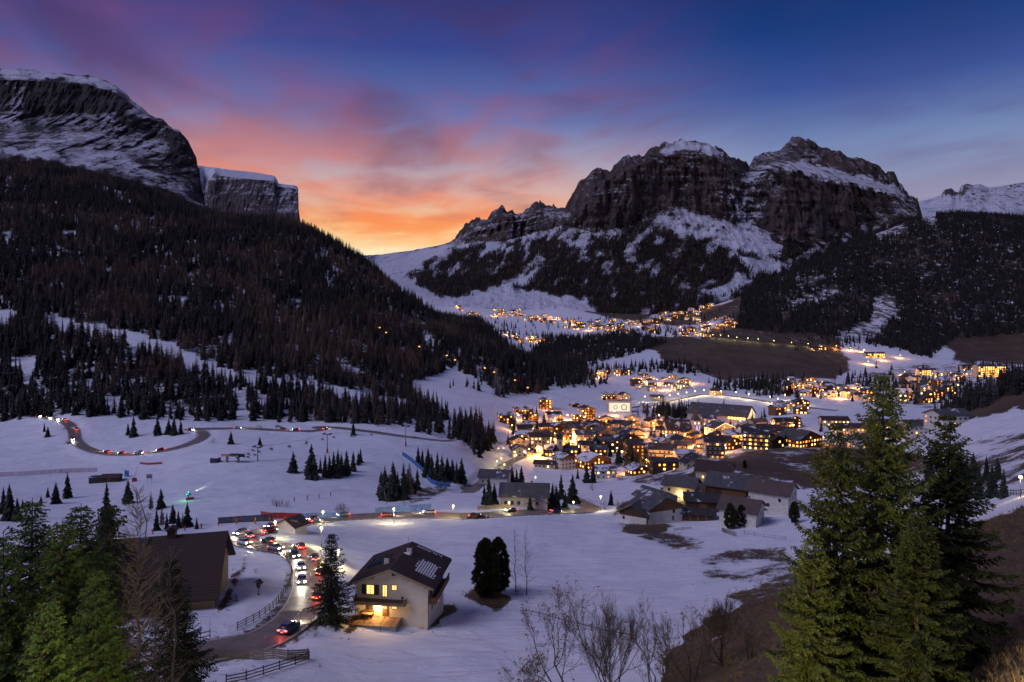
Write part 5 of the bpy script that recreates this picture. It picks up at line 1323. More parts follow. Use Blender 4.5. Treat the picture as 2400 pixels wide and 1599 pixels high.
    d = MB().prism([(X(5.0) + a, .82 + b) for a, b in arch], F - .07, F + .02, 'y').obj('door', 'wood_brown', o)
    MB().prism([(X(5.0) + a * .66, 2.05 + b * .5) for a, b in [(-.5, 0), (.5, 0)] + [(.5 * math.cos(math.pi * k / (n - 1)), .8 + .6 * math.sin(math.pi * k / (n - 1))) for k in range(n)]], F - .1, F - .06, 'y').obj('door_pane', 'lit_chalet', d)
    piece('handle', 'metal_grey', d, X(5.35), X(5.42), F - .13, F - .07, 1.75, 1.9)
    for u in (3.55, 4.1):
        q = piece('wall_lamp', 'lit_wall_lamp', o, X(u) - .1, X(u) + .1, F - .24, F - .05, 2.55, 2.85)
        l = bpy.data.lights.new('wall_lamp_light', 'POINT'); l.energy = 520; l.color = (1, .56, .17); l.shadow_soft_size = .12
        lo = bpy.data.objects.new('wall_lamp_light', l); COL.objects.link(lo); lo.parent = o; lo.location = (X(u), F - .55, 2.5)
    # front balcony, boards one by one
    b = piece('balcony', 'wood_brown', o, X(0), X(8.7), F - 1.35, F - .02, 3.05, 3.2)
    bb = empty('parapet'); bb.parent = o
    for k in range(44):
        u = .05 + k * 8.6 / 44; piece('plank', 'wood_pale', bb, X(u), X(u + .165), F - 1.38, F - 1.34, 3.0 + .08 * (k % 2), 4.05)
    for k in range(6):
        for x in (X(0), X(8.7)): piece('plank', 'wood_pale', bb, x - .03, x + .03, F - 1.3 + k * .215, F - 1.12 + k * .215, 3.0, 4.05)
    piece('handrail', 'wood_dark', bb, X(-.08), X(8.78), F - 1.45, F - 1.28, 4.06, 4.18); piece('flower_box', 'wood_dark', bb, X(.2), X(8.5), F - 1.62, F - 1.46, 3.75, 4.02)
    for u in (.4, 8.3): MB().lathe([(.02, 0), (.22, .12), (.2, .4), (.05, .55)], 7, c=(X(u), F - 1.2, 4.2)).obj('potted_plant', 'pine', bb, True)
    # side balcony under the right eave
    piece('side_balcony', 'wood_brown', o, W / 2 + .02, W / 2 + 1.25, -D / 2 + .3, D / 2 - .5, 3.05, 3.2)
    for k in range(40): piece('plank', 'wood_brown', bb, W / 2 + 1.2, W / 2 + 1.26, -D / 2 + .35 + k * .265, -D / 2 + .58 + k * .265, 3.0, 4.15)
    for k in range(6): piece('plank', 'wood_brown', bb, W / 2 + .05 + k * .2, W / 2 + .22 + k * .2, -D / 2 + .28, -D / 2 + .34, 3.0, 4.15)
    piece('handrail', 'wood_dark', bb, W / 2 + 1.12, W / 2 + 1.34, -D / 2 + .25, D / 2 - .5, 4.16, 4.28)
    for (y0, y1, v0, v1, mt) in [(-4.6, -3.6, 4.0, 6.0, 'glass_dark'), (-2.2, -1.2, 4.6, 5.9, 'glass_dark'), (-3.4, -2.5, 1.2, 2.4, 'glass_dark'), (1.2, 1.9, .6, 1.6, 'lit_orange')]: wall_window(o, 'r', W, D, (y0 + y1) / 2, v0, y1 - y0, v1 - v0, mt, True, 'wood_brown')
    # gutters and down-pipes
    for s in (-1, 1):
        MB().tube([(s * (W / 2 + 1.3), F - 1.2, H - sl * 1.25 + .05), (s * (W / 2 + 1.3), -F + 1.2, H - sl * 1.25 + .05)], .07, 6).obj('gutter', 'metal_dark', r)
        MB().tube([(s * (W / 2 + 1.25), F - .9, H - sl * 1.25), (s * (W / 2 + .1), F - .1, H - 1.1), (s * (W / 2 + .1), F - .1, -1)], .055, 6).obj('down_pipe', 'metal_dark', o)
    # raised patio with slabs, bench and table
    def loc(x, y, z):
        return (c[0] + x * ca - y * sa, c[1] + x * sa + y * ca, c[2] + z)
    pt = empty('patio', loc(0, 0, 0), rz, 'raised brown paved patio in front of the chalet door', 'patio')
    piece('plinth', 'stone', pt, X(-.6), X(7.9), F - 3.7, F - .02, -2.2, .70)
    for a in range(9):
        for q in range(4): piece('slab', 'paving', pt, X(-.55) + a * .935, X(-.55) + a * .935 + .9, F - 3.66 + q * .91, F - 3.66 + q * .91 + .875, .702, .76 + .008 * ((a * 3 + q) % 3))
    bt = empty('garden_table', loc(X(2.2), F - .9, .78), rz, 'wooden garden table with bench by the lit chalet wall', 'table')
    piece('table_top', 'wood_pale', bt, -.9, .9, -.4, .4, .68, .74)
    for sx in (-.75, .75):
        for sy in (-.3, .3): piece('leg', 'wood_brown', bt, sx - .05, sx + .05, sy - .05, sy + .05, 0, .68)
    bn = empty('garden_bench', loc(X(2.2), F - .28, .78), rz, 'wooden bench against the chalet wall behind the garden table', 'bench')
    piece('seat', 'wood_brown', bn, -.95, .95, -.22, .2, .42, .48); piece('backrest', 'wood_brown', bn, -.95, .95, .14, .2, .55, .95)
    for sx in (-.8, .8): piece('leg', 'wood_brown', bn, sx - .05, sx + .05, -.2, .2, 0, .42)
    yp = empty('yard_post', loc(X(5.6), F - 4.4, -1.6), rz, 'thin dark post standing in the snow before the patio', 'post'); MB().tube([(0, 0, 0), (0, 0, 2.9)], .045, 6).obj('shaft', 'metal_dark', yp); MB().lathe([(.01, 2.9), (.07, 2.92), (.07, 2.98), (.01, 3.02)], 6).obj('knob', 'metal_dark', yp)
    return o
emit('lit_chalet', (1.0, .62, .20), 1.7)
emit('lit_wall_lamp', (1.0, .75, .35), 14.0)
chalet()

# farm cluster right of the middle
def near(name, *a, **k): return house(name, *a, fine=True, **k)
h = near('farmhouse', 1560, 1226, 14, 11, 5.6, 3.4, R(24), 'y', W1, 'roof_grey', 'white farmhouse with stepped grey shingle roofs and brown wooden gable', lit=0, gable_wood='wood_brown', wins=[('f', 3.6, 3.2, 1.1, 1.3, 'glass_dark'), ('f', 3.2, .6, .7, 1.6, 'glass_dark'), ('r', 0, 2.5, 1, 1.2, 'glass_dark')])
house('farmhouse', 1483, 1226, 10, 9, 3.6, 2.8, R(-32), 'y', W1, 'roof_grey', 'low white house with grey shingle roof and dark boarded front beside the bare trees', lit=.0, gable_wood='wood_dark', fine=True, wins=[('f', -3.4, .9, .8, 1.2, 'glass_dark'), ('l', 0, 1.0, .9, 1.2, 'glass_dark')])
house('farmhouse', 1512, 1196, 13, 11, 5.0, 2.6, R(-58), 'x', W1, 'roof_grey', 'white house with broad grey roof behind the stepped farmhouse', lit=0, fine=True, wins=[('f', 0, 2, 1, 1.2, 'glass_dark')])
h = near('house', 1590, 1175, 13.5, 10, 6.6, 2.8, R(-28), 'x', W2, 'roof_grey', 'pale house lit yellow by its wall lamp, grey shingle roof', lit=.0, wins=[('f', -4, 1, 1.1, 1.4, 'glass_dark'), ('f', -1, 1, 1.1, 1.4, 'glass_dark'), ('f', 2.4, 1.2, 1, 1.5, 'glass_dark'), ('f', -4, 3.9, 1, 1.4, 'glass_dark'), ('f', 4, 3.9, 1, 1.4, 'glass_dark'), ('r', -2, 3.8, 1, 1.4, 'glass_dark'), ('r', 2, 3.8, 1, 1.4, 'glass_dark'), ('r', 0, 1, 1, 1.4, 'glass_dark')])
wl = piece('wall_lamp', 'lit_bulb', h, 1.0, 1.3, -5.3, -5.05, 3.0, 3.3)
l = bpy.data.lights.new('wall_lamp_light', 'POINT'); l.energy = 700; l.color = (1, .85, .3); l.shadow_soft_size = .2
lo = bpy.data.objects.new('wall_lamp_light', l); COL.objects.link(lo); lo.parent = h; lo.location = (1.15, -6.6, 3.0)
near('barn', 1700, 1166, 17, 15, 4.6, 4.2, R(-30), 'x', 'wood_brown', 'roof_grey', 'large wooden barn with wide grey roof in the farm cluster', lit=0, cat='barn', chimney=False, wins=[('f', -3, 1, 3, 2.4, 'wood_dark')])
near('house', 1672, 1128, 17, 13, 5.0, 3.6, R(-22), 'x', W2, 'roof_brown', 'house with large dark brown roof and cream gable behind the barn', lit=.0, wins=[('r', -2, 3.2, 1, 1.4, 'glass_dark'), ('r', 1.5, 3.2, 1.8, 1.3, 'glass_dark'), ('f', -5, 1, 1, 1.3, 'lit_warm')])
near('house', 1800, 1208, 14, 12, 8.2, 3.0, R(-36), 'x', W1, 'roof_rust', 'tall white three-storey house with rust brown metal roof at the cluster end', lit=0, wins=[('r', u, v, .9, 1.2, 'glass_dark') for u, v in [(-3.6, 5.8), (0, 5.6), (3.4, 6.4), (-2, 3.0), (1.6, 3.2), (0, 8.6)]] + [('r', -3, .7, .9, .8, 'lit_warm'), ('r', 3.6, .7, .9, .8, 'lit_warm')] + [('f', -4, 3.2, 1, 1.2, 'glass_dark'), ('f', 0, 3.2, 1, 1.2, 'glass_dark'), ('f', 4, 5.4, 1, 1.2, 'glass_dark')])
near('house', 1728, 1236, 12, 11, 5.6, 2.8, R(-34), 'x', W1, 'roof_rust', 'white house with rust brown roof partly hidden by two dark pines', lit=0, wins=[('r', -2.6, 3.4, .8, 1.3, 'glass_dark'), ('r', 1.2, 3.4, .8, 1.3, 'glass_dark'), ('r', 2.5, .6, .9, 1.9, 'wood_dark'), ('f', -4, 2.6, .9, 1.2, 'glass_dark'), ('f', -4, .4, .9, 1.2, 'glass_dark')])
near('annex', 1762, 1222, 5.5, 6, 2.9, 1.2, R(-34), 'x', W1, 'roof_brown', 'small white annex with brown roof between the two white houses', lit=0, chimney=False, wins=[('r', 0, 1, .8, 1.1, 'glass_dark'), ('f', 0, .2, .9, 1.9, 'wood_dark')])
near('shed', 1636, 1222, 11, 5.5, 2.7, 1.1, R(-14), 'x', 'wood_brown', 'roof_dark', 'low brown wooden shed with plank doors in front of the barn', lit=0, cat='shed', chimney=False, wins=[('f', u, .2, 1.9, 2.0, 'wood_dark') for u in (-4.2, -1.4, 1.4, 4.2)])
near('barn', 1648, 1196, 13, 9, 3.6, 1.9, R(-12), 'x', 'wood_dark', 'roof_dark', 'dark roofed barn between the wooden shed and the large barn', lit=0, cat='barn', chimney=False, wins=[('f', 0, .4, 3, 2.2, 'wood_brown')])
near('farmhouse', 1228, 1191, 18, 12, 4.6, 3.4, R(-4), 'x', W3, 'roof_grey', 'wide farmhouse with grey shingle roof behind the plank fence', lit=0, gable_wood=None, wins=[('f', u, 1.2, 1.2, 1.4, 'glass_dark') for u in (-7, -4.5, -2, 5)])
near('porch_house', 1258, 1194, 8, 5, 2.4, 1.5, R(-4), 'y', 'wood_grey', 'roof_snowy', 'low porch wing with snowy roof in front of the wide farmhouse', lit=0, cat='house', chimney=False, wins=[('f', 0, .6, 2, 1.4, 'glass_dark')])
near('house', 1155, 1136, 17, 12, 4.4, 3.0, R(-10), 'x', W1, 'roof_grey', 'white house with grey roof above the snowy bank left of two spruces', lit=0, gable_wood=None, wins=[('f', -6, 1.2, 1, 1.3, 'glass_dark'), ('f', -3, 1.2, 1, 1.3, 'glass_dark')])
near('shed', 706, 1252, 4.6, 6.5, 2.6, 1.6, R(62), 'x', W1, 'roof_brown', 'small white shed with brown roof inside the road bend', lit=0, cat='shed', chimney=False, ov=.7, wins=[])

# village: px, base row, width px, storeys, depth m, ridge, turn, wall, roof, share of lit windows, extras
V = [(1218, 1072, 35, 2, 11, 'y', 10, W1, 'roof_dark', .25, ''), (1266, 1056, 46, 4, 13, 'x', -8, W2, 'roof_brown', .3, ''), (1325, 1046, 20, 3, 10, 'y', 15, W2, 'roof_dark', .6, 'g'), (1280, 1022, 30, 3, 11, 'x', 0, W2, 'roof_dark', .6, 'b'), (1312, 1015, 40, 2, 12, 'y', 25, 'wood_brown', 'roof_snowy', .5, ''),
     (1332, 1101, 40, 3, 12, 'y', 30, W1, 'roof_snowy', .1, 'g'), (1404, 1098, 70, 2, 16, 'y', 28, 'wood_brown', 'roof_snowy', .5, 'b'), (1420, 1123, 48, 2, 11, 'x', -6, W1, 'roof_snowy', .4, 'g'), (1275, 1098, 48, 1, 9, 'x', 14, W2, 'roof_brown', .4, ''), (1504, 1112, 50, 1, 10, 'y', 20, 'wood_brown', 'roof_snowy', .9, ''),
     (1228, 972, 40, 2, 12, 'x', -12, 'wood_brown', 'roof_snowy', .7, 'b'), (1186, 994, 32, 3, 11, 'x', -10, 'wood_brown', 'roof_snowy', .6, ''), (1278, 960, 30, 4, 11, 'x', 5, 'wood_brown', 'roof_snowy', .7, 'b'), (1300, 991, 34, 3, 11, 'x', -15, W1, 'roof_dark', .3, ''), (1379, 984, 34, 4, 12, 'y', 15, 'wood_brown', 'roof_dark', .8, 'b'),
     (1353, 990, 22, 3, 9, 'x', 0, 'wood_brown', 'roof_snowy', .8, ''), (1350, 955, 20, 1, 8, 'y', 30, 'wood_dark', 'roof_snowy', .2, ''), (1337, 1010, 40, 2, 12, 'x', 4, W3, 'roof_grey', .4, ''), (1375, 1008, 32, 2, 11, 'y', -15, W2, 'roof_dark', .6, ''), (1410, 1012, 46, 2, 13, 'y', 22, W2, 'roof_brown', .6, 'g'),
     (1446, 1007, 40, 2, 12, 'x', 10, W3, 'roof_dark', .4, ''), (1486, 1012, 36, 2, 12, 'y', 20, W3, 'roof_grey', .5, ''), (1375, 1041, 48, 3, 13, 'x', -12, W1, 'roof_grey', .4, ''), (1422, 1037, 56, 3, 14, 'y', 18, W2, 'roof_grey', .4, 'b'), (1375, 1060, 40, 2, 12, 'x', 8, W1, 'roof_dark', .5, ''), (1478, 1052, 52, 3, 14, 'y', 25, 'wood_brown', 'roof_dark', .5, 'b'),
     (1460, 1027, 44, 2, 12, 'x', 12, W3, 'roof_grey', .4, ''), (1230, 1019, 34, 2, 11, 'x', -8, W3, 'roof_brown', .3, ''), (1216, 1049, 32, 2, 11, 'y', 10, W3, 'roof_dark', .3, ''), (1240, 1008, 26, 2, 10, 'x', 0, W2, 'roof_snowy', .4, ''), (1491, 1086, 40, 5, 14, 'x', -4, 'wood_dark', 'roof_dark', .55, 'b'), (1552, 1081, 62, 3, 16, 'x', 16, W1, 'roof_dark', .65, 'b'),
     (1563, 1105, 68, 2, 14, 'flat', -2, 'wood_dark', 'roof_dark', .35, ''), (1611, 1086, 48, 2, 18, 'flat', 6, W2, 'roof_snowy', .8, ''), (1676, 1077, 44, 4, 14, 'x', 10, W1, 'roof_brown', .3, 'b'), (1722, 1054, 44, 2, 13, 'y', 25, 'wood_dark', 'roof_dark', .6, ''), (1771, 1056, 60, 4, 16, 'x', 22, W2, 'roof_dark', .85, 'b'), (1824, 1051, 42, 2, 13, 'y', 30, 'wood_dark', 'roof_dark', .4, ''),
     (1900, 1048, 86, 2, 18, 'y', 32, 'wood_brown', 'roof_grey', .7, 'b'), (1592, 1024, 36, 2, 12, 'y', 20, 'wood_brown', 'roof_dark', .8, 'b'), (1622, 1036, 36, 3, 12, 'y', 22, W2, 'roof_dark', .7, 'b'), (1698, 1026, 54, 3, 15, 'y', 22, W1, 'roof_grey', .6, 's'), (1736, 1022, 34, 2, 14, 'x', 20, W2, 'roof_snowy', .5, ''), (1771, 1019, 30, 2, 11, 'y', 18, 'wood_brown', 'roof_brown', .95, 'b'),
     (1800, 1021, 48, 2, 13, 'x', 14, W2, 'roof_brown', .4, ''), (1840, 1026, 40, 2, 12, 'x', 18, W2, 'roof_brown', .5, ''), (1850, 1000, 54, 1, 12, 'x', 8, W1, 'roof_grey', .1, ''), (1696, 986, 34, 1, 12, 'y', 10, 'wood_dark', 'roof_dark', .1, ''), (1536, 1001, 32, 2, 11, 'y', 20, W2, 'roof_brown', .8, ''), (1607, 1049, 40, 2, 12, 'y', 24, W2, 'roof_dark', .3, ''), (1579, 1044, 32, 2, 11, 'x', 20, W3, 'roof_snowy', .2, ''),
     (1556, 1023, 36, 2, 12, 'x', 18, W2, 'roof_dark', .5, ''), (1643, 1087, 38, 1, 10, 'y', 20, W2, 'roof_dark', .2, ''), (1620, 1097, 26, 1, 8, 'y', 20, W2, 'roof_dark', .1, ''), (1680, 926, 26, 2, 11, 'x', 5, W2, 'roof_brown', .9, ''), (1542, 941, 30, 2, 11, 'x', -5, W3, 'roof_grey', .3, ''), (1522, 957, 34, 1, 12, 'x', 0, W2, 'roof_snowy', .8, ''), (1430, 940, 34, 3, 12, 'x', 0, 'wood_brown', 'roof_snowy', .7, 'b'),
     (1465, 936, 26, 2, 10, 'y', 10, W2, 'roof_dark', .9, ''), (2020, 1052, 50, 2, 13, 'y', -18, W1, 'roof_dark', .3, ''), (1995, 1020, 60, 2, 14, 'x', 5, W2, 'roof_dark', .4, ''), (2070, 1010, 60, 2, 14, 'x', 0, W2, 'roof_grey', .3, ''), (2165, 1020, 70, 2, 14, 'x', -5, W1, 'roof_grey', .05, ''), (2245, 1050, 80, 2, 14, 'x', -10, W1, 'roof_grey', .15, ''), (1960, 1000, 60, 2, 13, 'x', 6, W2, 'roof_brown', .6, '')]
LANDM = [(1311, 1040, 'old church tower'), (1630, 1000, 'pointed church spire'), (1720, 970, 'long hall roof'), (1563, 1092, 'dark flat-roofed block'), (1453, 955, 'white lit poster wall'), (1770, 1040, 'hotel with lit balconies'), (1228, 960, 'chalet at the piste edge'), (1420, 1110, 'low snowy-roofed chalet'), (1900, 1030, 'orange lit timber house')]
WN = {W1: 'white', W2: 'cream', W3: 'grey', 'wood_brown': 'brown timber', 'wood_dark': 'dark timber'}
RN = {'roof_dark': 'dark roof', 'roof_brown': 'brown roof', 'roof_grey': 'grey roof', 'roof_snowy': 'snow-covered roof', 'roof_rust': 'rust roof'}
seen_l = {}
for (px, py, wpx, st_, D, ridge, tz, wall, roof, lit, ex) in V:
    Y = hit(px, py, 400 if px < 1950 else 380)[1]
    Wm = wpx / FOC * Y
    h_ = st_ * 2.75 + .5
    o = house('village_house' if st_ < 4 else 'hotel', px, py, Wm, D, h_, max(1.6, (Wm if ridge == 'y' else D) * .2), R(tz if ridge == 'y' else -tz), ridge, wall, roof, lit=min(1, lit * 1.0), ymin=400 if px < 1950 else 380, balcony='b' in ex, gable_wood='wood_brown' if 'g' in ex else None, group='houses of the valley village', cat='house' if st_ < 4 else 'hotel', spacing=3.0)
    best = min(LANDM, key=lambda q: (q[0] - px) ** 2 + (3 * (q[1] - py)) ** 2)
    dx, dy = px - best[0], py - best[1]
    rel = ('left of' if dx < 0 else 'right of') if abs(dx) > 2.2 * abs(dy) else ('behind' if dy < 0 else 'in front of')
    key = '%s %s with %s %s the %s' % (WN[wall], 'house' if st_ < 4 else 'hotel', RN[roof], rel, best[2])
    key = ({1: 'low ', 2: '', 3: 'three-storey ', 4: 'tall ', 5: 'five-storey '}[st_]) + key
    seen_l.setdefault(key, []).append((o, px))
    if 's' in ex:
        sl_ = (Wm * .2) / (Wm / 2)
        for s in (-1, 1):
            MB().tube([(0, -D / 2 - 1.0, h_ + Wm * .2 + .1), (s * (Wm / 2 + .9), -D / 2 - 1.0, h_ - sl_ * .9 + .1)], .14, 4).obj('light_strip', 'lit_strip', o)
for key, lst in seen_l.items():
    lst.sort(key=lambda q: q[1])
    for j, (o, px) in enumerate(lst): o['label'] = key if len(lst) == 1 else key + ', %s from the left' % ORD[j]

# old church: square tower, saddle roofs, nave
def church_old():
    p = hit(1311, 1069, 450); o = empty('church', tuple(p), R(12), 'old village church with square white tower and brown nave roof', 'church')
    w = 12.5 / FOC * p[1]; h = 50 / FOC * p[1]
    MB().box(-w / 2, w / 2, -w / 2, w / 2, -3, h * .8).obj('tower', W1, o)
    MB().add([(-w * .6, -w * .6, h * .8), (w * .6, -w * .6, h * .8), (w * .6, w * .6, h * .8), (-w * .6, w * .6, h * .8), (-w * .6, 0, h * 1.02), (w * .6, 0, h * 1.02)], [(0, 1, 5, 4), (1, 2, 5), (2, 3, 4, 5), (3, 0, 4), (3, 2, 1, 0)]).obj('tower_roof', 'roof_dark', o)
    for f in range(2): piece('belfry_opening', 'glass_dark', o, -.5 if f == 0 else w / 2 - .03, .5 if f == 0 else w / 2 + .04, -w / 2 - .04 if f == 0 else -.5, -w / 2 + .03 if f == 0 else .5, h * .56, h * .68)
    MB().tube([(0, 0, h), (0, 0, h * 1.16)], .07, 4).obj('cross_post', 'metal_dark', o); MB().box(-.5, .5, -.05, .05, h * 1.1, h * 1.1 + .1).obj('cross_arm', 'metal_dark', o)
    n = gable_walls(9, 13, 5.5, 3.6, 'x').obj('nave', W1, o); n.location = (-w / 2 - 4.4, 1, 0)
    n = gable_roof(9, 13, 5.5, 3.6, 'x', .5).obj('nave_roof', 'roof_brown', o); n.location = (-w / 2 - 4.4, 1, 0)
    for k in range(3): piece('nave_window', 'lit_warm', o, -w / 2 - 7.5 + k * 2.6, -w / 2 - 6.7 + k * 2.6, -5.6, -5.46, 1.6, 3.6)
def church_new():
    p = hit(1630, 1020, 500); o = empty('church', tuple(p), R(8), 'church with slender pointed spire and blue lit tower base', 'church')
    w = 17 / FOC * p[1]; h = 68 / FOC * p[1]
    MB().box(-w / 2, w / 2, -w / 2, w / 2, -3, h * .52).obj('tower', W1, o)
    MB().add([(-w * .55, -w * .55, h * .52), (w * .55, -w * .55, h * .52), (w * .55, w * .55, h * .52), (-w * .55, w * .55, h * .52), (-w * .3, -w * .3, h * .66), (w * .3, -w * .3, h * .66), (w * .3, w * .3, h * .66), (-w * .3, w * .3, h * .66), (0, 0, h)],
             [(0, 1, 5, 4), (1, 2, 6, 5), (2, 3, 7, 6), (3, 0, 4, 7), (4, 5, 8), (5, 6, 8), (6, 7, 8), (7, 4, 8), (3, 2, 1, 0)]).obj('spire', 'roof_grey', o)
    for u in (-.25, .25): piece('belfry_window', 'lit_pale', o, u * w - .5, u * w + .5, -w / 2 - .05, -w / 2 + .02, h * .40, h * .455)
    for u in (-.25, .25): piece('tower_slit', 'glass_dark', o, u * w - .4, u * w + .4, -w / 2 - .05, -w / 2 + .02, h * .2, h * .36)
    l = bpy.data.lights.new('tower_floodlight', 'SPOT'); l.energy = 9000; l.color = (.22, .3, 1.0); l.spot_size = R(60); l.spot_blend = .6
    lo = bpy.data.objects.new('tower_floodlight', l); COL.objects.link(lo); lo.parent = o; lo.location = (w * .6, -w / 2 - 9, 2); lo.rotation_euler = (R(108), 0, R(6))
    n = gable_walls(24, 16, 5.5, 8, 'x').obj('nave', W1, o); n.location = (-w / 2 - 12.4, 6, 0)
    n = gable_roof(24, 16, 5.5, 8, 'x', .8).obj('nave_roof', 'roof_dark', o); n.location = (-w / 2 - 12.4, 6, 0)
    MB().tube([(0, 0, h), (0, 0, h * 1.08)], .08, 4).obj('cross_post', 'metal_dark', o)
church_old(); church_new()
# long hall
p = hit(1752, 988, 550)
o = empty('sports_hall', tuple(p + np.array([-22, 18, 0])), R(-33), 'long sports hall with grey pitched roof and glowing white gable end', 'hall')
gable_walls(62, 34, 6.5, 9, 'x').obj('wall', W3, o); gable_roof(62, 34, 6.5, 9, 'x', 1.4, .5).obj('roof', 'roof_grey', o)
MB().prism([(-16.4, 1.2), (16.4, 1.2), (16.4, 6.0), (0, 14.6), (-16.4, 6.0)], 31.02, 31.2, 'x').obj('glowing_gable', 'lit_hall', o)
for k in range(7): piece('mullion', 'metal_dark', o, 31.2, 31.4, -14 + k * 4.6 - .15, -14 + k * 4.6 + .15, 1.2, 6.4)
for k in range(6): piece('window', 'lit_warm', o, 12 + k * 3, 14.2 + k * 3, -17.06, -16.95, 3.2, 5.4)
# white lit wall with a printed picture
p = hit(1453, 968, 700); Wp = 48 / FOC * p[1]
o = empty('poster_building', tuple(p + np.array([0, 6, 0])), R(-3), 'building with white floodlit front showing two dark round motifs', 'building')
MB().box(-Wp / 2 - 2, Wp / 2 + 2, -5, 5, -3, 14).obj('wall', W3, o); MB().box(-Wp / 2 - 2.4, Wp / 2 + 2.4, -5.4, 5.4, 14.02, 14.5).obj('roof', 'roof_snowy', o)
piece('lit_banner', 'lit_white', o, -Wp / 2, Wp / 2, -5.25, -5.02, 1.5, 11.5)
for s, x in ((1, Wp * .22), (.7, -Wp * .2)):
    ring = MB(); n = 18
    for k in range(n):
        a0, a1 = 2 * math.pi * k / n, 2 * math.pi * (k + .96) / n
        ring.add([(x + r * s * math.cos(a), y, 6.4 + r * s * math.sin(a)) for y in (-5.34, -5.28) for r in (2.6, 3.4) for a in (a0, a1)], [(0, 1, 3, 2), (4, 6, 7, 5), (0, 4, 5, 1), (2, 3, 7, 6), (0, 2, 6, 4), (1, 5, 7, 3)])
    ring.obj('round_motif', 'metal_dark', o)
# far houses: cluster boxes, kept apart from each other
placed = [(h_[0].location.x, h_[0].location.y) for h_ in HOUSES]
def cluster(px0, px1, py0, py1, n, ymin, label, group, wm=(11, 18), lit=.6, slope=0.0, seed=0, sts=(2, 3)):
    g = np.random.default_rng(seed); k = tries = 0
    while k < n and tries < n * 30:
        tries += 1
        px = g.uniform(px0, px1); py = g.uniform(py0, py1) + slope * (px - (px0 + px1) / 2)
        q = hit(px, py, ymin)
        if any((q[0] - a) ** 2 + (q[1] - b) ** 2 < 19 ** 2 for a, b in placed): continue
        placed.append((q[0], q[1])); k += 1
        st_ = int(g.choice(sts)); Wm = g.uniform(*wm); ridge = g.choice(['x', 'y'])
        house('village_house', px, py, Wm, g.uniform(9, 12), st_ * 2.8 + .4, Wm * .17, R(g.uniform(-30, 30)), ridge, g.choice([W1, W2, 'wood_brown', 'wood_brown', W2]), g.choice(['roof_dark', 'roof_snowy', 'roof_grey', 'roof_snowy']), label, group, lit, ymin, chimney=False, sides='f' if q[1] > 720 else 'flr', spacing=4.2 if q[1] > 720 else 3.2, wsize=(1.7, 1.6) if q[1] > 720 else (1.2, 1.3), balcony=q[1] < 720, pos=q)
FARV = [(1848, 2040, 906, 934, 26, 750, 'small lit house in the cluster left of the tall foreground spruce', 'houses left of the tall spruce', .10, 1), (2115, 2262, 884, 945, 26, 700, 'small lit house in the hillside cluster right of the tall foreground spruce', 'houses right of the tall spruce', -.1, 2),
        (1412, 1470, 874, 884, 6, 800, 'small lit house beside the snow meadow with the row of conifers', 'houses by the snow meadow', 0, 3), (1480, 1610, 888, 920, 15, 750, 'small orange lit house below the brown hillside', 'houses below the brown hillside', .05, 4), (1830, 1890, 955, 975, 6, 600, 'small house beside the valley road right of the hall', 'houses by the valley road', 0, 5)]
cluster(1225, 1500, 996, 1072, 22, 450, 'timber or plaster house packed into the village core between the two churches', 'houses packed into the village core', (11, 16), .45, 0, 51)
cluster(1500, 1870, 1000, 1062, 20, 450, 'timber or plaster house packed around the pointed church and hotels', 'houses packed around the pointed church', (11, 17), .45, 0, 52)
for a in FARV: cluster(*a[:8], slope=a[8], seed=a[9])
COLF = [(1056, 1084, 703, 716, 6, 'lit house in the highest hamlet at the wood edge', 'houses of the highest hamlet'), (1098, 1128, 735, 741, 4, 'lit house at the left end of the far village', 'houses at the left end of the far village'), (1145, 1230, 727, 744, 13, 'small lit house on the snowfield of the far village', 'houses on the far snowfield'),
        (1212, 1310, 742, 758, 12, 'small lit house in the middle of the far village', 'houses in the middle of the far village'), (1320, 1420, 752, 776, 16, 'brightly lit house in the dense core of the far village', 'houses in the core of the far village'), (1420, 1540, 752, 788, 24, 'lit house in the dense core of the far village above the dark wood', 'houses of the far village above the wood'),
        (1530, 1640, 728, 760, 18, 'lit house on the rising right side of the far village', 'houses on the right side of the far village'), (1640, 1670, 716, 728, 5, 'lit house below the lit ski slope', 'houses below the lit ski slope'), (1560, 1660, 764, 790, 12, 'lit house at the start of the lamp-lit hillside path', 'houses at the hillside path'), (1630, 1725, 746, 768, 9, 'lit house under the dark wooded hill', 'houses under the wooded hill'), (1205, 1275, 792, 806, 8, 'lit house beyond the tip of the wooded spur', 'houses beyond the spur')]
for j, (a, b, c, d_, n, lab, grp) in enumerate(COLF): cluster(a, b, c, d_, n, 1300, lab, grp, (12, 20), .62, 0, 20 + j)
def big_hotel(px, py, wpx, st_, D, label, lit, ymin, rz=0, roof='roof_dark'):
    Y = hit(px, py, ymin)[1]; return house('hotel', px, py, wpx / FOC * Y, D, st_ * 3 + .5, 3.0, R(rz), 'x', W2, roof, label, None, lit, ymin, balcony=True, chimney=False, cat='hotel', sides='f', litm=('lit_orange', 'lit_warm', 'lit_warm'), storey=3.0, wsize=(2.0, 1.7), spacing=4.0)
big_hotel(2326, 884, 66, 6, 16, 'large orange lit hotel above the houses at the right', .85, 800)
big_hotel(2175, 880, 40, 3, 14, 'long orange lit building in the right hillside cluster', .8, 800)
big_hotel(2052, 839, 46, 3, 14, 'lit hotel on the brown hillside behind the tall spruce', .6, 1000)
big_hotel(1912, 823, 22, 2, 12, 'white house at the right end of the hillside lamps', .4, 1100); big_hotel(1930, 820, 14, 3, 11, 'small tall white house beside the hillside path end', .3, 1100)
big_hotel(2268, 866, 26, 2, 12, 'white house left of the large orange hotel', .4, 900)

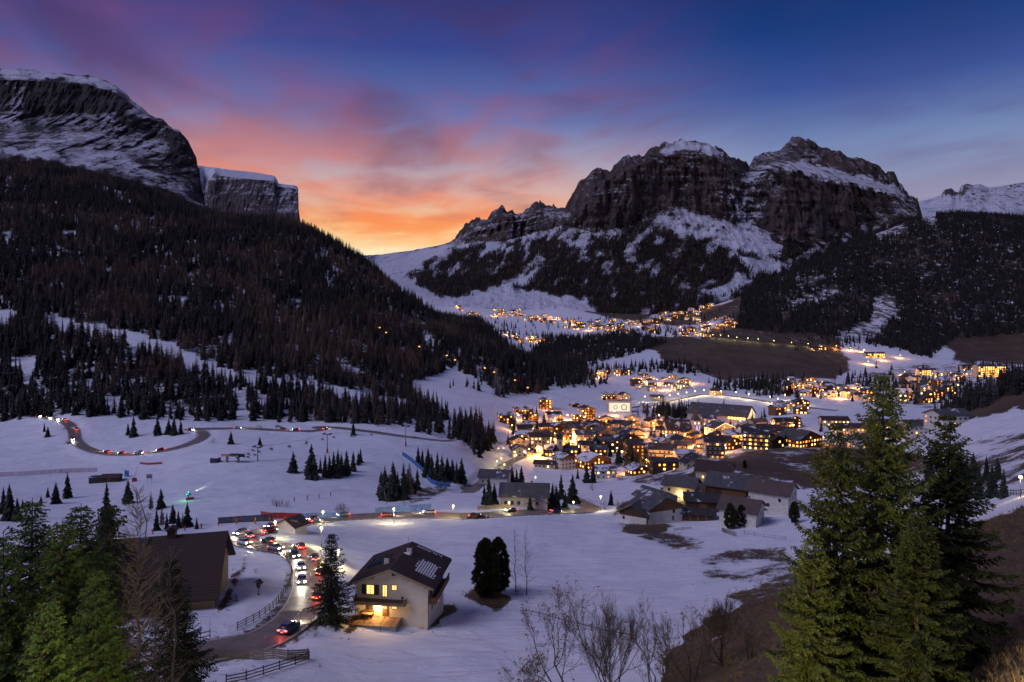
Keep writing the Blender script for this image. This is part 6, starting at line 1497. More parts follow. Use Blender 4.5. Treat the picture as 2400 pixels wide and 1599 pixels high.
# ------------------------------------------------------------------ barn below the road bend
zr, rzb = CAMZ - 41.2, R(15)
c = np.array([-65.2, 125.0, CAMZ - 50.5])
o = empty('barn', tuple(c), rzb, 'big old barn with steep dark brown shingle roof beside the road bend', 'barn')
Wb, Db, Hb, rb = 22.0, 20.0, 2.2, 7.2
gable_walls(Wb, Db, Hb, rb, 'x', -4).obj('wall', 'wood_pale', o)
rf = gable_roof(Wb, Db, Hb, rb, 'x', 1.3, .3).obj('roof', 'roof_clean', o)
sl = rb / (Db / 2); an = math.atan(sl)
for s in (-1, 1):
    for k in range(26):
        d_ = .3 + k * .43; q = link('shingle_course', unit('roof_clean'), rf); q.location = (0, s * d_, Hb + rb - sl * d_ + .325); q.scale = (Wb + 2.5, .34, .05); q.rotation_euler = (-s * (an - .12), 0, 0)
m = MB().prism([(-5.5, 2.0), (5.5, 2.0), (0, 9.2)], -13.5, 0, 'y'); w_ = m.obj('wing_gable', 'wood_dark', o); w_.location = (-4.5, 0, -.1)
m = gable_roof(11, 14, 2.0, 7.2, 'y', .9, .3); w_ = m.obj('wing_roof', 'roof_brown', o); w_.location = (-4.5, -7.2, .05)
for k in range(9): piece('wall_board', 'wood_pale', o, Wb / 2 + .02, Wb / 2 + .07, -9.0 + k * 2.0, -7.1 + k * 2.0, -3, Hb + rb - sl * max(abs(-9.0 + k * 2), abs(-7.1 + k * 2)) - .1)
piece('barn_door', 'wood_grey', o, Wb / 2 + .075, Wb / 2 + .13, -2, 2, -2.5, 1.8)
piece('roof_hatch', 'metal_grey', rf, -2.2, -1.0, -1.6, -.5, Hb + rb - .6, Hb + rb + .5); piece('smoke_vent', 'wood_dark', rf, 2, 3.4, -.7, .7, Hb + rb, Hb + rb + 1.3); MB().prism([(1.6, Hb + rb + 1.32), (3.8, Hb + rb + 1.32), (2.7, Hb + rb + 2.0)], -1.0, 1.0, 'y').obj('vent_roof', 'roof_brown', rf)

# ------------------------------------------------------------------ fences
def fence(pix, label, h=1.25, rails=3, step=2.6, mat='wood_grey', ymin=0, thick=.05, rail_h=.14, cat='fence', post_r=.075, panel=None, rail_mat=None, group=None, name='fence', pole=0.0, top=None):
    pts = catmull([hit(a, b, ymin) for a, b in pix], .6); L = np.concatenate([[0], np.cumsum(np.linalg.norm(np.diff(pts[:, :2], axis=0), axis=1))])
    n = max(2, int(L[-1] / step) + 1); P_ = []
    for k in range(n):
        s = L[-1] * k / (n - 1); x, y = np.interp(s, L, pts[:, 0]), np.interp(s, L, pts[:, 1]); P_.append(np.array([x, y, float(gz(x, y))]))
    o = empty(name, tuple(P_[0]), 0, label, cat, group)
    pm = MB().tube([(0, 0, -.5), (0, 0, h + .12)], post_r, 6).mesh('post', mat)
    for q in P_:
        k = link('post', pm, o); k.location = q - P_[0]; k.rotation_euler = (rng.normal() * .03, rng.normal() * .03, rng.uniform(0, 3))
        if pole: MB().tube([(0, 0, 0), (0, 0, pole)], .02, 4).obj('marker_pole', 'red_paint', o).location = q - P_[0]
    for a, b in zip(P_[:-1], P_[1:]):
        d = b - a; Ln = np.linalg.norm(d); hd = math.atan2(d[1], d[0]); pt = -math.asin(d[2] / Ln)
        if panel:
            r = link('panel', unit(panel), o); r.location = (a + b) / 2 - P_[0] + np.array([0, 0, .08]); r.rotation_euler = (0, pt, hd); r.scale = (Ln - .02, .03, h - .1)
        for j in range(rails):
            z = h * (j + .75) / rails - rail_h / 2 + rng.normal() * .015
            r = link('rail', unit(rail_mat or mat), o); r.location = (a + b) / 2 - P_[0] + np.array([0, 0, z]) + np.array([math.sin(hd), -math.cos(hd), 0]) * (post_r + thick / 2 + .004); r.rotation_euler = (0, pt + rng.normal() * .006, hd); r.scale = (Ln + .12, thick, rail_h)
    return o
fence([(440, 1552), (510, 1547), (597, 1546), (660, 1547), (722, 1546)], 'grey plank fence along the lower edge of the road', 1.45, 5, 2.6, 'wood_grey', rail_h=.22)
fence([(530, 1605), (590, 1592), (650, 1572), (700, 1556), (724, 1547)], 'dark rail fence running diagonally across the snow in front', 1.15, 3, 2.3, 'wood_dark', rail_h=.12)
fence([(578, 1286), (610, 1292), (642, 1298), (664, 1308), (680, 1326), (684, 1346)], 'dark rail fence on the inside of the upper road bend', 1.2, 3, 2.2, 'wood_dark', rail_h=.1)
fence([(684, 1350), (676, 1378), (660, 1402), (636, 1430), (605, 1452), (578, 1466), (557, 1477)], 'weathered rail fence on the inside of the lower road bend', 1.2, 3, 2.0, 'wood_grey', rail_h=.11)
fence([(505, 1424), (530, 1416), (556, 1410)], 'short two-rail fence at the barn corner', 1.1, 3, 1.8, 'wood_dark')
fence([(470, 1502), (492, 1496)], 'short fence end beside the dark spruce at the road', 1.3, 2, 1.8, 'wood_grey', pole=3.0)
fence([(1233, 1440), (1262, 1446), (1300, 1456), (1350, 1470), (1420, 1488), (1490, 1500)], 'drooping dark wire fence across the snow field behind the bare trees', 1.0, 1, 3.2, 'wood_dark', rail_h=.1)
fence([(1745, 1252), (1780, 1258), (1815, 1263), (1842, 1266)], 'thin metal rail fence on the snow below the white houses', 1.1, 2, 4.0, 'metal_dark', rail_h=.05, post_r=.05)
fence([(1692, 1246), (1706, 1252), (1726, 1258)], 'grey picket fence in front of the two dark pines', 1.3, 1, .5, 'wood_grey', rail_h=.08, panel=None)
fence([(1120, 1196), (1150, 1193), (1180, 1192), (1200, 1193)], 'pale plank fence in front of the wide farmhouse', 1.5, 4, 3.0, 'wood_pale', rail_h=.3)
fence([(1620, 1240), (1580, 1245)], 'low board fence by the dark soil patch', .8, 2, 2.5, 'wood_grey')
fence([(2250, 1175), (2300, 1168), (2360, 1160), (2420, 1156)], 'rail fence under the street lamp at the right edge', 1.2, 2, 2.4, 'wood_grey')
fence([(0, 1118), (60, 1115), (120, 1111), (180, 1108), (228, 1106)], 'long purple safety net on thin poles across the piste', 2.4, 0, 4.2, 'red_paint', ymin=300, post_r=.06, panel='net_purple', cat='safety net', name='safety_net')
fence([(328, 1088), (352, 1090), (380, 1088)], 'low red banner lying on the piste below the road loop', 1.2, 0, 4.0, 'red_paint', ymin=330, panel='red_paint', cat='banner', name='banner')
fence([(612, 1212), (640, 1216), (672, 1217), (704, 1218)], 'red padded barrier at the piste end behind the road', 2.2, 0, 5.0, 'red_paint', ymin=210, panel='red_paint', cat='barrier', name='barrier')
fence([(706, 1219), (740, 1218), (775, 1217), (800, 1216)], 'pale blue net fence at the piste end behind the street lamps', 2.2, 0, 5.0, 'blue_net', ymin=215, panel='blue_pale_net', cat='safety net', name='safety_net')
fence([(880, 1206), (920, 1202), (960, 1199), (1010, 1196)], 'blue net fence behind the brightest street lamp', 2.4, 0, 5.0, 'blue_net', ymin=215, panel='blue_pale_net', cat='safety net', name='safety_net')
fence([(512, 1228), (545, 1226), (580, 1224), (640, 1222)], 'dark green board fence behind the hairpin road', 2.4, 0, 5.0, 'metal_dark', ymin=200, panel='net_dark', cat='fence')
fence([(943, 1068), (963, 1082), (990, 1106), (1011, 1134), (1055, 1142)], 'long curved blue safety net down the wooded piste', 2.6, 0, 4.0, 'blue_net', ymin=250, panel='blue_net', cat='safety net', name='safety_net')
for j, (px, py) in enumerate([(358, 1253), (394, 1249), (433, 1245), (472, 1239), (512, 1233), (554, 1230), (598, 1228), (632, 1226), (667, 1224), (703, 1222), (735, 1220)]):
    p = hit(px, py, 170); o = empty('marker_post', tuple(p), 0, 'orange padded post beside the hairpin road, %s from the left' % ORD[j], 'post', 'orange padded posts along the road'); MB().tube([(0, 0, -.4), (0, 0, 1.9)], .06, 6).obj('stake', 'metal_dark', o); MB().tube([(0, 0, .25), (0, 0, 1.85)], .26, 8).obj('padding', 'orange_paint', o)
for j, (px, py) in enumerate([(648, 1190), (661, 1184), (690, 1178), (720, 1175), (748, 1170), (775, 1166)]):
    p = hit(px, py, 225); o = empty('marker_post', tuple(p), 0, 'small red post on the piste above the red barrier, %s from the left' % ORD[j], 'post', 'red posts on the piste'); MB().tube([(0, 0, -.4), (0, 0, 2.4)], .05, 6).obj('stake', 'metal_dark', o); MB().tube([(0, 0, .5), (0, 0, 2.3)], .2, 8).obj('padding', 'red_paint', o)
# road-side delineators on the outside of the upper road
for j, (px, py) in enumerate([(205, 1066), (215, 1068), (250, 1074), (282, 1078), (340, 1074), (400, 1060), (425, 1052)]):
    p = hit(px, py, 350); o = empty('delineator', tuple(p), 0, 'small white roadside post below the upper road loop, %s from the left' % ORD[j], 'post', 'roadside posts of the upper road'); piece('stake', 'white_paint', o, -.07, .07, -.05, .05, -.3, 1.1); piece('band', 'metal_dark', o, -.075, .075, -.055, .055, .8, .95)

# wayside shrine
p = hit(606, 1394); o = empty('wayside_shrine', tuple(p), R(-20), 'wooden wayside shrine with little roof on a post in the snow', 'shrine')
MB().tube([(0, 0, -.4), (0, 0, 1.5)], .09, 8).obj('post', 'wood_grey', o); MB().lathe([(.3, -.05), (.28, .12), (.14, .2)], 8).obj('foot', 'wood_grey', o)
MB().prism([(-.22, 1.2), (.22, 1.2), (.42, 1.9), (.36, 2.35), (-.36, 2.35), (-.42, 1.9)], -.16, .18, 'y').obj('case', 'wood_grey', o); MB().prism([(-.2, 1.35), (.2, 1.35), (.3, 1.9), (.26, 2.25), (-.26, 2.25), (-.3, 1.9)], -.19, -.155, 'y').obj('niche', 'wood_dark', o)
for s in (-1, 1):
    poly = [(0, 2.75), (s * .75, 2.15), (s * .75, 2.25), (0, 2.87)]; MB().prism(poly if s > 0 else poly[::-1], -.4, .4, 'y').obj('shrine_roof', 'wood_dark', o)
# rubble heap
p = hit(1117, 1216); rb_ = MB(); g = np.random.default_rng(9)
for k in range(90):
    a = g.uniform(0, 6.28); r = abs(g.normal()) * 2.6; s = g.uniform(.25, .75); x, y = r * 1.5 * math.cos(a), r * .8 * math.sin(a); z = max(0, 1.3 - r * .35) + g.uniform(-.2, .1)
    base = [(1, 0, 0), (0, 1, 0), (-1, 0, 0), (0, -1, 0), (0, 0, 1), (0, 0, -1)]; vs = [(x + s * (b[0] + g.normal() * .25), y + s * (b[1] + g.normal() * .25), z + s * (b[2] + g.normal() * .25)) for b in base]
    rb_.add(vs, [(0, 1, 4), (1, 2, 4), (2, 3, 4), (3, 0, 4), (1, 0, 5), (2, 1, 5), (3, 2, 5), (0, 3, 5)])
o = rb_.obj('rubble_heap', 'wood_dark'); o.location = tuple(p); tag(o, 'dark heap of branches and stones on the snow in front of the road', 'heap'); o['kind'] = 'stuff'

# ------------------------------------------------------------------ lifts
def pylon(px, py, pyt, label, ymin=0, mat='metal_grey', base_mat=None):
    p = hit(px, py, ymin); h = (py - pyt) / FOC * p[1]; o = empty('lift_pylon', tuple(p), R(-20), label, 'pylon', 'chairlift pylons')
    MB().tube([(0, 0, -1), (0, 0, h)], [.34, .22], 10).obj('mast', mat, o); piece('crossarm', 'metal_dark', o, -2.4, 2.4, -.18, .18, h - .3, h + .05)
    if base_mat: MB().tube([(0, 0, 0), (0, 0, 2.4)], .55, 10).obj('padding', base_mat, o)
    for s in (-2.2, 2.2):
        q = piece('sheave_beam', 'metal_dark', o, s - .12, s + .12, -1.5, 1.5, h + .06, h + .26)
        for k in range(4): w = MB().tube([(s - .16, -1.2 + k * .8, h + .42), (s + .16, -1.2 + k * .8, h + .42)], .24, 10).obj('sheave', 'rubber', q); w.matrix_parent_inverse = q.matrix_basis.inverted() if False else Matrix.Identity(4); w.parent = o
    return p + np.array([0, 0, h + .6])
pt = [pylon(604, 1082, 1048, 'grey chairlift pylon beside the bottom station', 300), pylon(767, 1062, 1018, 'grey chairlift pylon with red padding in front of the road', 320, base_mat='red_paint'), pylon(951, 1046, 1000, 'slim chairlift pylon near the wood edge', 340, base_mat='red_paint')]
st_ = hit(545, 1084, 300)
o = empty('lift_station', tuple(st_), R(-12), 'chairlift bottom station with yellow drive beam and grey columns', 'station')
for x in (-3.2, 3.4): piece('column', 'metal_grey', o, x - .5, x + .5, -.5, .5, -1, 3.2)
piece('drive_beam', 'yellow_paint', o, -6.5, 2.0, -.7, .7, 3.22, 4.1); piece('platform_roof', 'metal_dark', o, -1.5, 6.5, -1.8, 1.8, 4.12, 4.4)
wv = MB().tube([(5.2, 0, 3.4), (5.2, 0, 3.7)], 1.9, 18).obj('bull_wheel', 'metal_dark', o)
hb = hit(505, 1084, 300); b = empty('operator_cabin', tuple(hb), R(-12), 'dark operator cabin left of the chairlift station', 'cabin'); piece('wall', 'metal_dark', b, -2.2, 2.2, -1.5, 1.5, -1, 2.6); piece('window', 'glass_dark', b, -1.7, 1.7, -1.56, -1.48, 1.1, 2.1); piece('roof', 'snow_patch', b, -2.5, 2.5, -1.8, 1.8, 2.62, 2.85)
ends = np.array([st_ + (4, 0, 5.0), *pt, P(1060, 945, 480) * [1, 1, 1]])
for s in (-2.2, 2.2):
    pts_ = []
    for a, b in zip(ends[:-1], ends[1:]):
        for k in range(8):
            t_ = k / 8; q = a + (b - a) * t_; q = q + np.array([s * .9, s * .35, -1.4 * 4 * t_ * (1 - t_)]); pts_.append(q)
    cb = MB().tube(pts_, .035, 3).obj('lift_cable', 'metal_dark'); tag(cb, 'thin chairlift cable over the piste, %s strand' % ('nearer' if s < 0 else 'farther'), 'cable', 'chairlift cables')
    for j, t0 in enumerate(np.linspace(.06, .60, 9) + (0 if s < 0 else .03)):
        q = pts_[int(t0 * len(pts_))]
        c_ = empty('chair', tuple(q), R(60), 'empty lift chair hanging on the %s chairlift cable, %s from the station' % ('nearer' if s < 0 else 'farther', ORD[j]), 'lift chair', 'chairs of the chairlift')
        MB().tube([(0, 0, 0), (.1, 0, -1.2), (-.25, 0, -2.3)], .05, 5).obj('hanger', 'metal_grey', c_); piece('seat', 'metal_dark', c_, -.5, .15, -1.0, 1.0, -2.45, -2.33); piece('backrest', 'metal_grey', c_, -.55, -.46, -1.0, 1.0, -2.32, -1.6); piece('footrest', 'metal_dark', c_, .35, .42, -.9, .9, -2.95, -2.88)
def lattice(px, py, h, w, label, ymin, lean=0.0):
    p = hit(px, py, ymin); o = empty('lattice_mast', tuple(p), R(20), label, 'mast')
    f = lambda z: (w * (1 - .82 * z / h)) / 2
    lv = [h * (1 - (1 - k / 8) ** 1.25) for k in range(9)]
    for sx in (-1, 1):
        for sy in (-1, 1): MB().tube([(sx * f(0), sy * f(0), -1), (sx * f(h) , sy * f(h), h)], .13, 4).obj('leg', 'metal_grey', o)
    for a, b in zip(lv[:-1], lv[1:]):
        br = MB()
        for (s1, s2) in (((-1, -1), (1, -1)), ((1, -1), (1, 1)), ((1, 1), (-1, 1)), ((-1, 1), (-1, -1))):
            br.tube([(s1[0] * f(a), s1[1] * f(a), a), (s2[0] * f(b), s2[1] * f(b), b)], .08, 3); br.tube([(s2[0] * f(a), s2[1] * f(a), a), (s1[0] * f(b), s1[1] * f(b), b)], .08, 3); br.tube([(s1[0] * f(b), s1[1] * f(b), b), (s2[0] * f(b), s2[1] * f(b), b)], .08, 3)
        br.obj('brace', 'metal_grey', o)
    piece('head', 'metal_grey', o, -2.6, 2.6, -.5, .5, h, h + .5); piece('canopy', 'metal_grey', o, -1.4, 1.4, -1.4, 1.4, h + 1.6, h + 1.8)
    for s in (-1, 1): MB().tube([(s * 1.2, 0, h + .5), (s * 1.2, 0, h + 1.6)], .08, 4).obj('strut', 'metal_grey', o)
    return p + np.array([0, 0, h + .4])
g1 = lattice(1163, 930, 31, 8, 'tall lattice gondola mast on the piste edge', 700); g2 = lattice(838, 775, 20, 5, 'small lattice gondola mast in the wood high on the spur', 700); lattice(2325, 942, 17, 6, 'lattice power mast before the dark wood at the right edge', 300)
g3 = hit(1400, 965, 600) + np.array([0, 0, 8.0])
for s in (-2.4, 2.4):
    pts_ = []
    for a, b in ((g2, g1), (g1, g3)):
        for k in range(13): t_ = k / 12; pts_.append(a + (b - a) * t_ + np.array([s, s * .5, -5 * 4 * t_ * (1 - t_)]))
    cb = MB().tube(pts_, .05, 3).obj('gondola_cable', 'metal_dark'); tag(cb, 'gondola cable from the spur down to the village, %s strand' % ('left' if s < 0 else 'right'), 'cable', 'gondola cables')
    for j, k in enumerate((3, 6, 9, 12, 17) if s < 0 else (2, 8, 11, 15)):
        q = pts_[k]; c_ = empty('gondola_cabin', tuple(q), .4, 'yellow lit gondola cabin on the %s cable strand, %s from the top' % ('left' if s < 0 else 'right', ORD[j]), 'gondola', 'gondola cabins')
        MB().tube([(0, 0, 0), (0, 0, -1.6)], .06, 4).obj('hanger', 'metal_dark', c_); MB().lathe([(.05, -1.6), (.9, -1.75), (1.1, -2.6), (1.0, -3.5), (.2, -3.7)], 8).obj('cabin', 'yellow_paint', c_); MB().lathe([(1.06, -2.1), (1.13, -2.6), (1.09, -2.9)], 8).obj('cabin_window', 'lit_orange', c_)

# ------------------------------------------------------------------ things on the piste
p = hit(262, 1128, 280); o = empty('piste_hut', tuple(p), R(8), 'dark wooden hut with snowless roof on the piste', 'hut')
gable_walls(8, 5, 2.4, 1.2, 'x').obj('wall', 'wood_dark', o); gable_roof(8, 5, 2.4, 1.2, 'x', .5, .2).obj('roof', 'roof_brown', o); piece('door', 'wood_brown', o, -1, 0, -2.56, -2.48, 0, 2); piece('window', 'glass_dark', o, 1.2, 2.4, -2.56, -2.48, .9, 1.8)
q = gable_walls(6, 5, 2.2, .6, 'x').obj('side_store', 'metal_dark', o); q.location = (-7.2, 1, 0); q = gable_roof(6, 5, 2.2, .6, 'x', .3, .2).obj('store_roof', 'roof_dark', o); q.location = (-7.2, 1, 0)
p = hit(297, 1118, 280); o = empty('start_frame', tuple(p), R(-20), 'blue metal frame beside the piste hut', 'frame')
for x in (-1.3, 1.3): piece('upright', 'blue_net', o, x - .12, x + .12, -.12, .12, -.5, 3.2)
piece('crossbar', 'blue_net', o, -1.42, 1.42, -.12, .12, 3.22, 3.45); piece('net_panel', 'blue_net', o, -1.15, 1.15, -.03, .03, .3, 3.0)
p = hit(315, 1129, 280); o = empty('lift_box', tuple(p), 0, 'small red box with a leaning pole on the piste', 'box'); piece('cabinet', 'red_paint', o, -.9, .9, -.7, .7, -.4, 1.6); piece('lid', 'metal_dark', o, -1, 1, -.8, .8, 1.62, 1.75); MB().tube([(0, 0, 1.7), (1.6, 0, 7.5)], .05, 5).obj('pole', 'metal_dark', o)
p = hit(350, 1133, 280); o = empty('notice_board', tuple(p), 0, 'pale notice board on two legs standing on the piste', 'sign')
for x in (-1.1, 1.1): piece('leg', 'metal_grey', o, x - .06, x + .06, -.06, .06, -.4, 2.4)
piece('panel', 'metal_grey', o, -1.4, 1.4, -.05, .05, 2.4, 4.4); piece('frame', 'white_paint', o, -1.45, 1.45, -.07, .07, 4.4, 4.5)
p = hit(441, 1172, 250); o = empty('snow_cannon', tuple(p), R(28), 'snow cannon blowing a pale plume, lit green on a red sled', 'snow cannon')
piece('sled', 'red_paint', o, -.9, 2.2, -.8, .8, 0, .9); MB().tube([(.2, 0, .9), (.2, 0, 2.2)], .2, 8).obj('stand', 'metal_dark', o); b_ = MB().tube([(-.7, 0, 2.1), (.5, 0, 2.55), (.95, 0, 2.72)], [.55, .75, .8], 14, cap=False).obj('fan_barrel', 'blue_net', o); MB().tube([(-.72, 0, 2.1), (-.66, 0, 2.12)], .5, 12).obj('fan_guard', 'metal_dark', b_); MB().lathe([(.01, 2.95), (.16, 3.0), (.16, 3.2), (.01, 3.25)], 8, c=(.1, 0, .2)).obj('beacon', 'lit_green', o)
for nm_, e_, c_, lp in (('beacon_light', 260, (.1, 1, .35), (-1.2, -.8, 2.6)), ('work_light', 16000, (.85, 1, .8), (1.6, -.2, 3.1))):
    l = bpy.data.lights.new(nm_, 'POINT' if e_ < 500 else 'SPOT'); l.energy = e_; l.color = c_; l.shadow_soft_size = .2
    lo = bpy.data.objects.new(nm_, l); COL.objects.link(lo); lo.parent = o; lo.location = lp
    if e_ > 500: l.spot_size = R(34); l.spot_blend = .7; lo.rotation_euler = (0, R(-105), 0)
m, t, out = newmat('snow_mist')
ob = t.node('ShaderNodeTexCoord').outputs['Object']; xo = t.sep(ob)
fall = t.ss(xo[0], 0.0, 22.0, 1.0, 0.0); dn = t.math('MULTIPLY', t.math('MULTIPLY', fall, fall), .4)
pv = t.node('ShaderNodeVolumePrincipled', inp={'Color': (.95, .97, 1, 1), 'Density': dn, 'Anisotropy': .3}); t.l.new(pv.outputs[0], out.inputs['Volume'])
def plume(loc, rot, label, sc=1.0):
    mb = MB(); n = 16; prof = [(.02, 0), (.4, .03), (.8, 5), (1.4, 11), (2.2, 17), (2.8, 21.9), (.02, 22)]
    V_ = [(z, r * math.cos(2 * math.pi * k / n), r * math.sin(2 * math.pi * k / n)) for r, z in prof for k in range(n)]; mb.add(V_, [(i * n + k, i * n + (k + 1) % n, (i + 1) * n + (k + 1) % n, (i + 1) * n + k) for i in range(len(prof) - 1) for k in range(n)])
    q = mb.obj('snow_mist', 'snow_mist', None, True, kind='stuff'); q.location = tuple(loc); q.rotation_euler = rot; q.scale = (sc,) * 3; tag(q, label, 'snow mist')
plume(p + np.array([.9, .45, 2.72]), (0, R(-24), R(28)), 'pale plume of artificial snow leaving the snow cannon', .62)
# satellite snow gun near the blue net
p = hit(905, 1182, 250); o = empty('snow_lance', tuple(p), R(150), 'leaning snow lance in front of the dark spruces', 'snow lance'); MB().tube([(0, 0, -.4), (0, 0, 1.6), (1.6, 0, 6.2)], [.12, .1, .06], 6).obj('lance', 'metal_grey', o); MB().lathe([(.01, 0), (.2, .1), (.2, .35), (.01, .4)], 8, c=(1.6, 0, 6.2)).obj('nozzle_head', 'metal_dark', o)
plume(p + np.array([-1.4, .8, 6.4]), (0, R(-18), R(150)), 'faint snow plume blowing left from the snow lance', .5)
# little parked cars at the upper viewpoint, snow piles
for j, (px, py, c_) in enumerate([(606, 1003, 'car_white'), (652, 1002, 'car_silver'), (664, 1007, 'car_red')]):
    p = hit(px, py, 400); o = empty('car', tuple(p + np.array([0, 0, .1])), R(10 * j), 'small %s car parked beside the upper road loop' % colw[c_], 'car', 'cars parked at the upper road'); link('body', BODY[c_][0], o); link('roof', BODY[c_][1], o); link('cabin_window', car_glass, o)
    for x in (-1.32, 1.36):
        for y in (-.78, .78): w = link('wheel', wheel_me, o); w.location = (x, y, .32); link('rim', rim_me, w)

# ------------------------------------------------------------------ middle-distance trees, one by one
MIDS = []
for i in range(4):
    V_, T_ = conifer_low(300 + i, 20, [3.6, 4.4, 4.0, 3.2][i], [20, 19, 22, 24][i], 14, sparse=.12, power=.85); MIDS.append((tri_mesh('crown', V_, T_, 'spruce_mid'), trunk_mesh('trunk', 20, .3, 'bark', 6, 0, i)))
V_, T_ = larch_low(310, 20, 2.8, 30); MIDS.append((tri_mesh('crown', V_, T_, 'larch_far'), trunk_mesh('trunk', 20, .24, 'bark_grey', 6, 0, 9)))
def mid_tree(px, py, pyt, k, name, label, group, ymin=0):
    p = hit(px, py, ymin); h = (py - pyt) / FOC * p[1]; s = h / 20.5
    o = empty(name, tuple(p), rng.uniform(0, 6.28), label, 'tree', group); w = s * rng.uniform(.95, 1.2); o.scale = (w, w, s)
    link('trunk', MIDS[k][1], o); link('crown', MIDS[k][0], o); return o
def rows(lst, where, group, ymin):
    xs_ = sorted(a[0] for a in lst)
    for j, a in enumerate(lst):
        k = a[3] if len(a) > 3 else int(rng.integers(0, 4)); i = xs_.index(a[0])
        mid_tree(a[0], a[1], a[2], k, 'larch_tree' if k == 4 else 'spruce_tree', '%s %s, %s from the left' % ('leafless larch' if k == 4 else 'dark spruce', where, ORD[i] if i < 20 else 'last'), group, ymin)
rows([(8, 1205, 1140), (22, 1220, 1132), (40, 1222, 1165), (53, 1193, 1170), (112, 1166, 1141), (131, 1181, 1128), (158, 1168, 1105), (96, 1178, 1160)], 'on the snow slope below the purple net', 'spruces on the left snow slope', 200)
rows([(300, 1180, 1123, 1), (250, 1262, 1128, 3), (354, 1198, 1150, 4), (377, 1192, 1143), (367, 1244, 1192), (391, 1240, 1200), (405, 1226, 1180), (418, 1238, 1196), (439, 1235, 1175), (461, 1240, 1211), (380, 1236, 1186, 4), (428, 1238, 1200, 4)], 'on the snow below the snow cannon', 'spruces below the snow cannon', 180)
rows([(687, 1108, 1056, 1), (730, 1122, 1038, 1), (751, 1109, 1072), (762, 1118, 1062), (772, 1120, 1066), (782, 1120, 1056), (792, 1120, 1050), (800, 1116, 1060), (812, 1113, 1054), (828, 1105, 1055), (845, 1085, 1050), (840, 1090, 1058)], 'in the clump under the chairlift', 'spruces under the chairlift', 280)
rows([(104, 1012, 991), (112, 1024, 998), (313, 1024, 972, 0), (369, 1020, 976), (395, 1018, 980), (408, 1020, 975), (424, 1018, 982), (541, 1041, 1009, 1), (609, 1044, 1022), (828, 1020, 984), (300, 1020, 990)], 'standing beside the upper road', 'spruces beside the upper road', 330)
rows([(893, 1163, 1100), (902, 1173, 1090), (912, 1170, 1108), (921, 1174, 1078), (932, 1165, 1105), (946, 1172, 1082), (955, 1170, 1095, 4), (960, 1165, 1080, 4), (968, 1158, 1116), (978, 1150, 1095)], 'in the clump beside the snow lance', 'spruces beside the snow lance', 255)
rows([(980, 1085, 1045), (990, 1095, 1052), (1003, 1118, 1048), (1012, 1124, 1062), (1025, 1128, 1058), (1036, 1130, 1065), (1048, 1125, 1070), (1060, 1120, 1075), (1070, 1132, 1080), (1082, 1131, 1070, 1)], 'on the far side of the curved blue net', 'spruces beside the curved net', 300)
rows([(1135, 1183, 1134, 0), (1146, 1184, 1114, 0), (1159, 1183, 1130, 2), (1150, 1186, 1140, 1), (1200, 1138, 1088), (1211, 1142, 1098), (1222, 1139, 1090), (1242, 1197, 1156), (1286, 1194, 1138), (1295, 1195, 1130), (1304, 1195, 1136), (1315, 1170, 1109, 3), (1342, 1182, 1109, 1), (1432, 1185, 1147), (1280, 1190, 1150), (1325, 1192, 1150)], 'around the wide grey-roofed farmhouse', 'spruces around the farmhouse', 240)
rows([(1354, 1122, 1096), (1375, 1132, 1078), (1390, 1132, 1082), (1440, 1112, 1082), (1480, 1090, 1035), (1500, 1092, 1040), (1515, 1090, 1045), (1465, 1080, 1036), (1402, 1085, 1050), (1385, 1075, 1040), (1430, 1070, 1036), (1450, 1085, 1040), (1360, 1070, 1035), (1470, 1095, 1050), (1490, 1100, 1055)], 'among the village houses in front', 'spruces among the front village houses', 430)
rows([(2205, 1165, 1090), (2235, 1170, 1075), (2265, 1172, 1070), (2295, 1170, 1080), (2325, 1168, 1085), (2352, 1168, 1098), (2250, 1130, 1062), (2282, 1128, 1058), (2312, 1126, 1066), (2338, 1125, 1070), (2180, 1130, 1070)], 'behind the fence near the right edge', 'spruces behind the right fence', 70)
# bare bushes
bt, bw, _ = bare_tree(77, 5, .6, 4, 4, .06, .4); bush_me = bw.mesh('twigs', 'shrub'); bush_st = bt.mesh('stems', 'shrub')
for j, (px, py, s) in enumerate([(500, 1040, 1.0), (640, 1185, .9), (655, 1188, .8), (675, 1190, .8), (790, 1205, 1.1), (810, 1208, 1.2), (800, 1200, 1.0), (960, 1178, 1.2), (985, 1170, 1.2), (1005, 1160, 1.2), (1030, 1150, 1.1), (1050, 1140, 1.0), (945, 1182, 1.1), (1420, 1195, 1.0), (1445, 1192, .9), (1458, 1192, .9), (330, 1215, 1.0), (345, 1222, 1.0), (1390, 1150, 1.3), (1300, 1150, 1.2), (1040, 1432, .35), (1052, 1446, .3), (1215, 1395, .6), (742, 1492, .4), (735, 1470, .4), (760, 1465, .35), (600, 1345, .3), (548, 1372, .4), (560, 1355, .4)]):
    o = empty('bush', tuple(hit(px, py, 60 if py > 1230 else 180)), rng.uniform(0, 6), 'leafless brown bush growing out of the snow', 'bush', 'leafless bushes'); o.scale = (s, s, s); link('stems', bush_st, o); link('twigs', bush_me, o)

